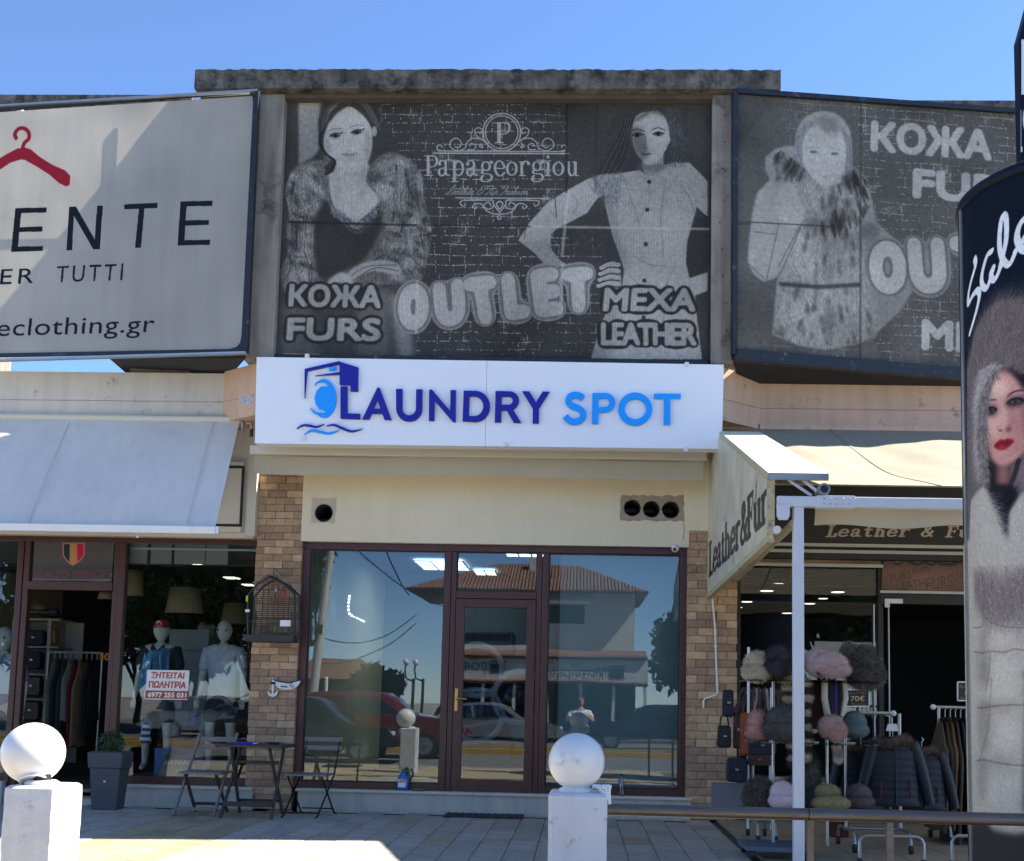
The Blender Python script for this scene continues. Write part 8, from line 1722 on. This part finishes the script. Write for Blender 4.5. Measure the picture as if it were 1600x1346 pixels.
# bottles and plate on the sill
zsl = zs0-.0005
p = W(629, 1237, -.11); p.z = zsl; t = thing('detergent_bottle', 'blue detergent bottle with green cap standing on the laundry sill', 'bottle', p); bl_m = mat('detergent_blue', srgb(30, 90, 160), .2, var=.1, spec=.6); M_gr = mat('green_plastic', srgb(52, 110, 84), .35, var=.1)
obj('bottle_body', MB().lathe([(.052, 0), (.056, .02), (.056, .10), (.044, .15), (.022, .185), (.02, .20), (1e-4, .20)], p, 20, 1.1, .6), bl_m, t); obj('cap', MB().lathe([(.022, .20), (.022, .225), (1e-4, .228)], p, 16), M_gr, t); obj('grip', MB().tube([p+V((.04, 0, .1)), p+V((.075, 0, .15)), p+V((.06, 0, .21)), p+V((.02, 0, .19))], .012, 8), M_gr, t)
g = MB(); g.box(p.x-.045, p.x+.035, p.y-.037, p.y-.034, zsl+.035, zsl+.12); obj('label_patch', g, M_white, t); g = MB(); mtext(g, 'AXI', p+V((-.04, -.0385, .08)), p+V((.03, -.0385, .085)), p+V((-.04, -.0385, .115)), bold=.05); obj('label_print', g, mat('label_red', srgb(190, 30, 40), .5), t)
p = W(655, 1238, -.11); p.z = zsl; t = thing('green_dish', 'shallow green dish on the sill right of the detergent bottle', 'dish', p); obj('dish_body', MB().lathe([(.05, 0), (.085, .016), (.08, .018), (.045, .004), (1e-4, .004)], p, 24), mat('green_dish', srgb(96, 120, 60), .4), t); obj('rim', MB().lathe([(.083, .016), (.087, .019), (.08, .019)], p, 24), mat('green_dish', (.1, .2, .05), .4), t)
p = W(971, 1243, -.11); p.z = zsl; t = thing('water_bottle', 'clear empty water bottle standing on the laundry sill by right pane', 'bottle', p); obj('bottle_body', MB().lathe([(.028, 0), (.031, .01), (.029, .06), (.031, .10), (.029, .14), (.012, .185), (.012, .2)], p, 18), glass('clear_plastic', .12, (.8, .85, .88), .05), t); obj('cap', MB().lathe([(.014, .2), (.014, .218), (1e-4, .218)], p, 12), M_nblue, t)
# door mat
a = WZ(690, 1278, .004); b = WZ(820, 1272, .004); t = thing('door_mat', 'dark worn mat lying before the laundry door', 'mat', ((a.x+b.x)/2, -.4, 0)); ya_ = WZ(750, 1279, 0).y; yb_ = WZ(750, 1269, 0).y
obj('mat_body', MB().box(a.x, b.x, ya_, yb_, .001, .012), mat('mat_dark', srgb(58, 52, 52), .95, var=.3, vs=20, bump=1), t, bevel=.004)
for k in range(12): x_ = lerp(a.x+.03, b.x-.03, k/11); obj('rib', MB().box(x_-.012, x_+.012, ya_+.02, yb_-.02, .0125, .017), mat('mat_rib', srgb(70, 60, 58), .95), t)

# ================================================================== across the road (seen mirrored in the shop glass)
M_wallw = mat('house_white', srgb(205, 202, 192), .85, var=.05, vs=.7, streak=.06); M_rtile = mat('roof_tile', srgb(118, 88, 74), .85, var=.3, vs=5, rnd=.1); M_dark = mat('dark_opening', (.02, .022, .025), .3, var=0); M_railb = mat('railing_black', (.02, .02, .02), .5)
DH = 20.0
def hm(px, py, Y=DH): return MIR(px, py, Y)
H = thing('corner_house', 'white two storey house with tiled hip roof across the road, mirrored in the laundry glass', 'house', V((hm(850, 1170).x, -DH-5, -.02)))
yF = -DH-10.5
DHp = 30.5
h0 = MIR(700, 940, DHp); h1 = MIR(992, 940, DHp); ze = MIR(850, 925, DHp).z; zr = MIR(905, 886, DHp+3).z; zm = MIR(900, 1020, DHp).z; yF = -DHp; xm = MIR(835, 950, DHp).x
obj('wall', MB().box(xm, h1.x, yF-6, yF, -.02, ze), M_wallw, H); obj('wall', MB().box(h0.x+.5, xm-.001, yF-6, yF-1.6, -.02, ze), M_wallw, H)
e = .5; xl__ = MIR(632, 925, DHp-1).x; R0 = [V((xl__, yF+.6, ze)), V((h1.x+e, yF+.6, ze)), V((h1.x+e, yF-6.5, ze)), V((xl__, yF-6.5, ze))]; ra_ = V((h0.x+1.6, yF-3, zr)); rb_ = V((h1.x-2.2, yF-3, zr))
g = MB(); g.add(R0+[ra_, rb_], [(0, 1, 5, 4), (1, 2, 5), (2, 3, 4, 5), (3, 0, 4), (3, 2, 1, 0)]); rf = obj('roof', g, M_rtile, H)
g = MB()
for k in range(70):
    u = (k+.5)/70; p0 = R0[0].lerp(R0[1], u); ux = p0.x; top = ra_.lerp(rb_, min(1, max(0, (ux-ra_.x)/(rb_.x-ra_.x))))
    if ux < ra_.x: f_ = (ux-R0[0].x)/(ra_.x-R0[0].x)
    elif ux > rb_.x: f_ = (R0[1].x-ux)/(R0[1].x-rb_.x)
    else: f_ = 1
    q = V((ux, lerp(R0[0].y, ra_.y, f_), lerp(ze, zr, f_))); g.cyl(p0+V((0, 0, .0)), q+V((0, 0, .0)), .06, n=6)
obj('tile_ridge', g, M_rtile, rf); bpy.data.objects['tile_ridge']['kind'] = 'stuff'
c = MIR(838, 895, DHp+2); obj('chimney', MB().box(c.x-.25, c.x+.25, -DHp-2.5, -DHp-2, ze, MIR(838, 872, DHp+2).z), M_wallw, H)
obj('dark_loggia', MB().box(h0.x+.6, xm-.01, yF-1.599, yF-1.55, MIR(770, 1010, DHp).z, ze-.2), mat('loggia_wall', srgb(120, 120, 118), .8), H)
bz = MIR(770, 1008, DHp).z; obj('balcony_slab', MB().box(h0.x-.2, xm, yF-1.6, yF+.2, bz-.25, bz), M_wallw, H)
rl = obj('balcony_railing', MB().box(h0.x-.15, xm, yF+.12, yF+.16, bz+.92, bz+.98), M_railb, H)
g = MB()
for k in range(34): x_ = lerp(h0.x-.12, xm, k/33); g.box(x_-.012, x_+.012, yF+.125, yF+.15, bz, bz+.93)
o = obj('balusters', g, M_railb, rl); o['kind'] = 'stuff'
for k in range(4): x_ = lerp(h0.x+.0, h0.x+1.6, k/3); obj('loggia_post', MB().box(x_-.05, x_+.05, yF-.0, yF+.1, bz, ze), M_railb, H)
obj('window', MB().box(lerp(xm, h1.x, .15), lerp(xm, h1.x, .5), yF, yF+.03, MIR(880, 975, DHp).z, MIR(880, 945, DHp).z), M_dark, H); obj('shade_hood', MB().box(lerp(xm, h1.x, .02), lerp(xm, h1.x, .55), yF, yF+.5, MIR(880, 938, DHp).z-.12, MIR(880, 938, DHp).z), M_wallw, H)
# restaurant below
yA = yF+1.4; DA = -yA; a0 = MIR(700, 1020, DA).x; a1 = MIR(1014, 1020, DA).x; zt_ = MIR(930, 1030, DA).z; zb_ = MIR(930, 1065, DA).z
T = thing('restaurant_canopy', 'tile edged canopy with white sign band of a kitchen restaurant, mirrored in the glass', 'canopy', ((a0+a1)/2, yA, -.02)); obj('sign_band', MB().box(a0, a1, yA-1.3, yA, zb_, zt_), M_wallw, T)
g = MB(); g.add([(a0, yA+.05, zt_), (a1, yA+.05, zt_), (a1, yF, zm+.1), (a0, yF, zm+.1)], [(0, 1, 2, 3)]); obj('tile_skirt', g, M_rtile, T)
for z_, nm in ((zt_+.04, 'upper'), (zb_-.05, 'lower')):
    g = MB()
    for k in range(60): x_ = lerp(a0, a1, (k+.5)/60); g.cyl((x_, yA-.1, z_+.05), (x_, yA+.12, z_-.04), .07, n=6)
    o = obj('tile_row', g, M_rtile, T); o['kind'] = 'stuff'
inkm = mat('sign_ink', srgb(60, 66, 66), .6)
def mir_text(txt, pxl, pxr, pyb, pyt, bold=.0):      # reads correctly from the street, so it mirrors in the glass
    g = MB(); bl_p = MIR(pxr, pyb, DA-.03); br_p = MIR(pxl, pyb, DA-.03); tl_p = MIR(pxr, pyt, DA-.03); mtext(g, txt, bl_p, br_p, tl_p, n=(0, 1, 0), bold=bold); obj('sign_lettering', g, inkm, T)
mir_text('Μαγειρείο', 853, 947, 1063, 1044); mir_text('Το', 893, 912, 1043, 1036); mir_text('KITCHEN', 715, 768, 1048, 1035, .0); mir_text('TAKI', 735, 748, 1032, 1026)
for px_ in (963, 777): 
    c = MIR(px_, 1052 if px_ > 900 else 1042, DA-.04); g = MB(); g.lathe([(.28, -.22), (.3, .1), (.3, .14)], (0, 0, 0), 20); o = obj('pot_logo', MB().box(c.x-.26, c.x+.26, yA+.0, yA+.02, c.z-.2, c.z+.12), inkm, T, bevel=.05); obj('pot_lid', MB().box(c.x-.3, c.x+.3, yA+.0, yA+.02, c.z+.17, c.z+.22), inkm, T)
for u in np.linspace(0, 1, 7): x_ = lerp(a0+.1, a1-.1, u); obj('canopy_post', MB().box(x_-.06, x_+.06, yA-.14, yA-.02, -.02, zb_), M_wallw, T)
obj('restaurant_front', MB().box(a0+.2, a1-.4, yF+.01, yF+.05, -.02, zb_-.1), M_dark, T)
# trees and shrubs across the road
M_bark = mat('bark', (.10, .075, .05), .9, var=.3, bump=.6)
def tree(x, y, h, r, n, label, leaf=.22, seed=1, m=None, trunk=.16, low=.45, cat='tree', name='broadleaf_tree', z0=-.1, grp='trees across the road'):
    rn = random.Random(seed); t = thing(name, label, cat, (x, y, z0), grp); g = MB(); ht = h*low; g.tube([(x, y, z0), (x+rn.uniform(-.1, .1), y, z0+ht*.5), (x+rn.uniform(-.2, .2), y, z0+ht)], [trunk, trunk*.8, trunk*.6], 8)
    cen = []
    for k in range(9):
        a_ = 2*PI*k/9+rn.random(); q = V((x+math.cos(a_)*r*.6*rn.uniform(.4, 1), y+math.sin(a_)*r*.6*rn.uniform(.4, 1), z0+ht+(h-ht)*rn.uniform(.15, .85))); cen.append((q, r*rn.uniform(.3, .5))); g.tube([(x, y, z0+ht*.8), V((x, y, z0+ht)).lerp(q, .6), q], [trunk*.5, trunk*.3, .02], 6)
    obj('trunk', g, M_bark, t); c = MB()
    for q, rr_ in cen:
        for _ in range(n//9):
            d = V((rn.gauss(0, 1), rn.gauss(0, 1), rn.gauss(0, .8))).normalized()*rr_*rn.random()**.4; p = q+d; a_ = V((rn.uniform(-1, 1), rn.uniform(-1, 1), rn.uniform(-1, 1))).normalized(); b_ = a_.orthogonal().normalized(); s = leaf*rn.uniform(.5, 1.2); c.add([p-a_*s, p+b_*s*.5, p+a_*s, p-b_*s*.5], [(0, 1, 2, 3)])
    obj('crown', c, m or M_leaf, t); return t
p = MIR(1045, 1000, 32); tree(p.x+1.2, p.y, 5.0, 2.2, 4200, 'leafy tree right of the corner house, mirrored at the right edge of the laundry glass', seed=3)
p = MIR(590, 1050, 34); tree(p.x-.2, p.y, 2.3, 1.6, 2600, 'low bushy tree mirrored above the red car', seed=5, low=.15); p = MIR(555, 1060, 30); tree(p.x-1.2, p.y, 1.7, 1.4, 2200, 'pale shrub mirrored beside the white posts', seed=6, low=.1, m=M_leaf2)
for i, (px_, h_, r_) in enumerate(((395, 9.5, 3.6), (310, 10.5, 4.2), (220, 9, 3.8))):
    p = MIR(px_, 1000, 30+i*2); tree(p.x, p.y, h_, r_, 5200, ['dense dark tree mirrored behind the mannequin in sunglasses', 'tallest dense dark tree mirrored over the red capped mannequin', 'dense dark tree mirrored beside the clothes shop doorway'][i], leaf=.3, seed=20+i, m=M_leaf2, low=.2)
p = MIR(80, 1000, 30); tree(p.x, p.y, 8, 3.6, 3600, 'dark tree mirrored at the far left shop pane', leaf=.3, seed=31, m=M_leaf2, low=.2)
for i, px_ in enumerate((1180, 1290, 1420)): p = MIR(px_, 1000, 33); tree(p.x, p.y, 9.5, 3.8, 3600, ['dark tree mirrored behind the cream fur hat', 'dark tree mirrored behind the white post', 'dark tree mirrored at the fur shop entrance'][i], leaf=.3, seed=41+i, m=M_leaf2, low=.2)
# tiled kiosk far left in reflection
p = MIR(540, 1060, 38); t = thing('tiled_kiosk', 'small building with red tiled roof mirrored low in the left laundry pane', 'building', p+V((0, 0, -2))); obj('wall', MB().box(p.x-2, p.x+1, p.y-3, p.y, -.1, p.z), mat('kiosk_red', srgb(150, 70, 56), .8), t); g = MB(); zz = p.z; g.add([(p.x-2.6, p.y+.4, zz), (p.x+1.6, p.y+.4, zz), (p.x+1.6, p.y-3.4, zz), (p.x-2.6, p.y-3.4, zz), (p.x-1.8, p.y-1.5, zz+.9), (p.x+.4, p.y-1.5, zz+.9)], [(0, 1, 5, 4), (1, 2, 5), (2, 3, 4, 5), (3, 0, 4), (3, 2, 1, 0)]); obj('roof', g, M_rtile, t)
for i, px_ in enumerate((493, 508)): p = MIR(px_, 1100, 26); t = thing('white_post', ['left of two white posts mirrored at the edge of the laundry glass', 'right of two white posts mirrored at the edge of the laundry glass'][i], 'post', (p.x, p.y, -.1), 'white posts across the road'); zt_ = MIR(px_, 1060, 26).z; obj('shaft', MB().cyl((p.x, p.y, -.1), (p.x, p.y, zt_), .06), M_white, t); obj('post_cap', MB().sphere((p.x, p.y, zt_), .07, 10, 6), M_white, t)
# street lamps, cables
p = MIR(505, 900, 24); t = thing('utility_pole', 'pale leaning utility pole mirrored at the left of the laundry glass', 'pole', (p.x, p.y, -.1)); top = MIR(522, 848, 24); obj('shaft', MB().cyl((p.x-.3, p.y, -.1), V((top.x, p.y, top.z))+V((.2, 0, 3)), .16, .10), mat('pole_concrete', srgb(180, 176, 166), .8), t); obj('pole_band', MB().cyl((p.x-.05, p.y, 3.2), (p.x-.03, p.y, 3.5), .17), M_blk, t)
for i, (a_, b_, sag) in enumerate((((505, 998), (650, 962), .5), ((500, 1038), (650, 975), .4), ((550, 850), (700, 950), .3), ((600, 850), (640, 930), .2))):
    P0, P1 = MIR(*a_, 26), MIR(*b_, 29); pts = [P0.lerp(P1, k/10)+V((0, 0, -sag*4*(k/10)*(1-k/10))) for k in range(11)]; P2 = P0+(P0-P1)*1.2; tag(obj('overhead_cable', MB().tube([P2]+pts, .022, 5), M_blk), ['upper overhead cable mirrored left of the house eave', 'lower overhead cable mirrored left of the house eave', 'steep cable mirrored at the top of left pane', 'short steep cable mirrored near the roof eave'][i], 'cable', 'cables over the road')
for i, px_ in enumerate((645, 660)):
    p = MIR(px_, 1060, 25); t = thing('street_lamp', ['curved street lamp mirrored left of the door frame', 'second curved street lamp close beside the first mirrored one'][i], 'street lamp', (p.x, p.y, -.1), 'street lamps on the verge'); zt_ = MIR(px_, 1042, 25).z; obj('pole', MB().cyl((p.x, p.y, -.1), (p.x, p.y, zt_-.4), .05), M_blk, t); obj('curved_arm', MB().tube([(p.x, p.y, zt_-.5), (p.x-.25, p.y, zt_-.4), (p.x-.3, p.y, zt_-.1), (p.x-.25, p.y, zt_+.05)], .03, 6), M_blk, t); obj('lamp_glass', MB().sphere((p.x-.25, p.y, zt_+.13), .11, 12, 8), M_alu, t)
# cars
M_tyre = mat('tyre', (.015, .015, .015), .8); M_glassd = mat('car_glass', (.01, .012, .015), .06, var=0, coat=.5); M_chr = mat('wheel_alloy', srgb(170, 172, 176), .3, .8)
def car(cx, cy, L, Wd, Ht, m, name, label, suv=False, z0=-.15, flip=1):
    z0 = -.32; t = thing(name, label, 'car', (cx, cy, z0), 'cars on the road'); X = lambda x: cx+flip*x
    prof = [(-.5, .28), (-.5, .52), (-.49, .60), (-.44, .64), (-.40, .92 if suv else .88), (-.30, 1.0), (.06, 1.0), (.20, .70), (.42, .60), (.495, .50), (.5, .28)] if suv else [(-.5, .26), (-.5, .50), (-.48, .62), (-.36, .68), (-.26, .95), (-.16, 1.0), (.06, .98), (.22, .66), (.44, .56), (.5, .42), (.5, .26)]
    low = [(-.5, .22), (-.5, .62), (.22, .66), (.44, .57), (.5, .44), (.5, .22)]
    g = MB(); S = smooth([(x, z) for x, z in prof], 3); n = len(S)
    rows = []
    for k, (yy, inn) in enumerate(((-.5, 0), (-.46, 0), (.46, 0), (.5, 0))):
        rows.append([V((X(x*L), cy+yy*Wd*(1-.16*max(0, (z-.62)/.38))+0, z0+z*Ht-(0.02 if k in (0, 3) else 0)*(z > .62))) for x, z in S])
    vs = [p for r in rows for p in r]; g.add(vs, [(i*n+j, i*n+(j+1) % n, (i+1)*n+(j+1) % n, (i+1)*n+j) for i in range(3) for j in range(n)], True); g.add(rows[0], [tuple(range(n))]); g.add(rows[3], [tuple(range(n-1, -1, -1))]); obj('body', g, m, t)
    for s in (-1, 1):
        yy = lambda z: cy+s*Wd*(.5*(1-.16*max(0, (z-.62)/.38))+.004)
        for wx in (((-.38, .66), (-.35, .90), (-.17, .95), (-.15, .66)), ((-.13, .66), (-.15, .95), (.04, .94), (.16, .69))): g = MB(); pts = [V((X(x*L), yy(z), z0+z*Ht)) for x, z in wx]; g.prism(pts, (0, s, 0), .006); obj('side_window', g, M_glassd, t)
        for wx in (-.31, .32):
            c = V((X(wx*L), cy+s*(Wd/2-.09), z0+.34)); g = MB(); g.cyl(c+V((0, -.11, 0)), c+V((0, .11, 0)), .34, n=28); w = obj('wheel', g, M_tyre, t); r_ = MB(); r_.cyl(c+V((0, s*.105, 0)), c+V((0, s*.118, 0)), .22, n=20)
            obj('rim', r_, M_chr, w); sp_ = MB()
            for k in range(5): a_ = 2*PI*k/5; sp_.bar(c+V((0, s*.12, 0)), c+V((math.cos(a_)*.2, s*.12, math.sin(a_)*.2)), .05, .02, (0, s, 0))
            o = obj('spokes', sp_, M_chr, w); o['kind'] = 'stuff'
    for s in (-1, 1): obj('tail_light', MB().box(X(-.495*L), X(-.47*L), cy+s*Wd*.36-.12, cy+s*Wd*.36+.12, z0+.52*Ht, z0+.6*Ht), mat('tail_red', srgb(190, 20, 20), .3), t, bevel=.01); obj('head_light', MB().box(X(.47*L), X(.497*L), cy+s*Wd*.36-.12, cy+s*Wd*.36+.12, z0+.44*Ht, z0+.5*Ht), M_alu, t, bevel=.01)
    obj('rear_window', MB().bar((X(-.445*L), cy, z0+.68*Ht), (X(-.405*L), cy, z0+.9*Ht), Wd*.7, .02, (flip*-1, 0, .3)), M_glassd, t)
    return t
p = MIR(578, 1150, 17); car(p.x+.15, -17.2, 4.3, 1.85, 1.66, mat('car_red', srgb(110, 8, 14), .3, var=0, coat=1), 'red_suv', 'red SUV on the road mirrored in the left laundry pane', True)
p = MIR(470, 1160, 14.8); car(p.x+.3, -14.6, 4.2, 1.8, 1.5, mat('car_black', (.012, .013, .015), .25, var=0, coat=1), 'black_car', 'black car nearest the pavement mirrored below the red one')
p = MIR(790, 1130, 25); car(p.x-.3, -24.5, 4.4, 1.8, 1.42, mat('car_silver', srgb(150, 154, 158), .3, .5, var=0, coat=1), 'silver_car', 'silver saloon beyond the verge mirrored in the laundry door')
p = MIR(1020, 1130, 25); car(p.x, -25.2, 4.4, 1.8, 1.5, mat('car_graphite', srgb(46, 52, 58), .3, .4, var=0, coat=1), 'graphite_car', 'dark grey hatchback mirrored in right laundry pane', flip=-1)
p = MIR(340, 1130, 24); car(p.x, -24.5, 4.4, 1.8, 1.45, mat('car_silver', (.4, .4, .4), .3), 'parked_car', 'pale car mirrored behind the mannequin legs')
# the person taking the picture
def person():
    cx, cy, z0 = .02, -12.42, -.32; t = thing('person', 'person in white t-shirt and dark shorts holding up a phone, mirrored in the glass', 'person', (cx, cy, z0)); P = lambda x, y, z: (cx+x*.93, cy+y*.93, z0+z*.93)
    J = [(0, 0, .95), (0, 0, 1.12), (0, .01, 1.32), (0, 0, 1.42), (0, .02, 1.50), (0, .03, 1.56), (-.19, 0, 1.40), (-.30, .10, 1.20), (-.13, .28, 1.33), (-.08, .31, 1.36), (.19, 0, 1.40), (.30, .10, 1.20), (.13, .28, 1.33), (.08, .31, 1.36), (-.1, 0, .90), (-.12, .02, .48), (-.13, 0, .09), (-.13, .14, .03), (.1, 0, .90), (.12, .02, .48), (.13, 0, .09), (.13, .14, .03)]
    E = [(0, 1), (1, 2), (2, 3), (3, 4), (4, 5), (3, 6), (6, 7), (7, 8), (8, 9), (3, 10), (10, 11), (11, 12), (12, 13), (0, 14), (14, 15), (15, 16), (16, 17), (0, 18), (18, 19), (19, 20), (20, 21)]
    R_ = [(.16, .11), (.15, .10), (.18, .12), (.12, .09), .06, .06, .06, .045, .032, .03, .06, .045, .032, .03, .09, .06, .04, .035, .09, .06, .04, .035]
    me = skin('body', [P(*j) for j in J], E, R_, 2); g = mb_from(me); g.sphere(P(0, .03, 1.66), 1, 20, 14, (.078, .096, .12))
    g.cyl(P(0, .12, 1.66), P(0, .145, 1.645), .016, .006, n=8)
    for s in (-1, 1):
        g.sphere(P(s*.08, .03, 1.655), .02, 8, 6)
        for f in range(4): g.tube([P(s*.08, .31, 1.34+f*.016), P(s*.05, .335, 1.345+f*.016), P(s*.03, .33, 1.35+f*.016)], [.009, .008, .006], 6)
        g.tube([P(s*.08, .30, 1.34), P(s*.06, .28, 1.36), P(s*.04, .285, 1.37)], [.01, .009, .007], 6)
    obj('body', g, mat('skin_tone', srgb(190, 140, 112), .5, var=.05), t)
    me = skin('shirt', [P(*J[i]) for i in (0, 1, 2, 3, 6)]+[P(-.27, .07, 1.26)]+[P(*J[10])]+[P(.27, .07, 1.26)], [(0, 1), (1, 2), (2, 3), (3, 4), (4, 5), (3, 6), (6, 7)], [(.185, .13), (.175, .125), (.205, .14), (.125, .1), .08, .075, .08, .075], 2); obj('t_shirt', mb_from(me), mat('white_cotton', srgb(226, 226, 224), .9, var=.03), t)
    me = skin('shorts', [P(0, 0, 1.0), P(0, 0, .88), P(-.11, 0, .84), P(-.13, .02, .50), P(.11, 0, .84), P(.13, .02, .50)], [(0, 1), (1, 2), (2, 3), (1, 4), (4, 5)], [(.17, .12), (.165, .12), .10, .095, .10, .095], 2); obj('shorts', mb_from(me), M_nv, t)
    g = MB(); g.sphere(P(0, .015, 1.69), 1, 18, 12, (.088, .1, .105)); obj('hair', g, mat('dark_hair', (.03, .02, .015), .8), t)
    for s in (-1, 1): g = MB(); g.lathe([(.05, 0), (.052, .05), (.04, .08), (1e-4, .085)], P(s*.13, .04, .0), 14, .9, 2.4); obj('shoe', g, M_white, t)
person()
ph = thing('phone', 'dark phone held up in front of the face of the person in white', 'phone', (0, -12.11, 1.16)); obj('phone_body', MB().box(-.038, .038, -12.118, -12.11, 1.10, 1.25), M_blk, ph, bevel=.002); obj('camera_bump', MB().box(-.032, -.006, -12.1095, -12.107, 1.21, 1.24), M_edge, ph)
# dealer sign mirrored in the fur shop
YS_ = 28; c0 = MIR(1340, 1035, YS_); c1 = MIR(1396, 1004, YS_); t = thing('dealer_sign', 'long white dealer sign with red three diamond mark mirrored in fur shop glass', 'sign', (c0.x, c0.y, -.1)); obj('sign_board', MB().box(c0.x-1.5, c1.x+.6, c0.y-.1, c0.y, c0.z, c1.z), M_white, t); 
for x_ in (c0.x-1.2, c1.x): obj('sign_leg', MB().box(x_-.05, x_+.05, c0.y-.09, c0.y-.01, -.1, c0.z), M_blk, t)
g = MB(); mtext(g, 'MIT', MIR(1361, 1022, YS_-.03), MIR(1346, 1022, YS_-.03), MIR(1361, 1012, YS_-.03), bold=.03); obj('sign_lettering', g, M_blk, t)
c = MIR(1373, 1018, YS_-.03); mred = mat('diamond_red', srgb(190, 20, 40), .5)
for a_ in (90, 210, 330):
    d = V((math.cos(math.radians(a_)), 0, math.sin(math.radians(a_)))); n_ = V((-d.z, 0, d.x)); g = MB(); g.add([c, c+d*.17+n_*.1, c+d*.34, c+d*.17-n_*.1], [(3, 2, 1, 0)]); obj('diamond_mark', g, mred, t)
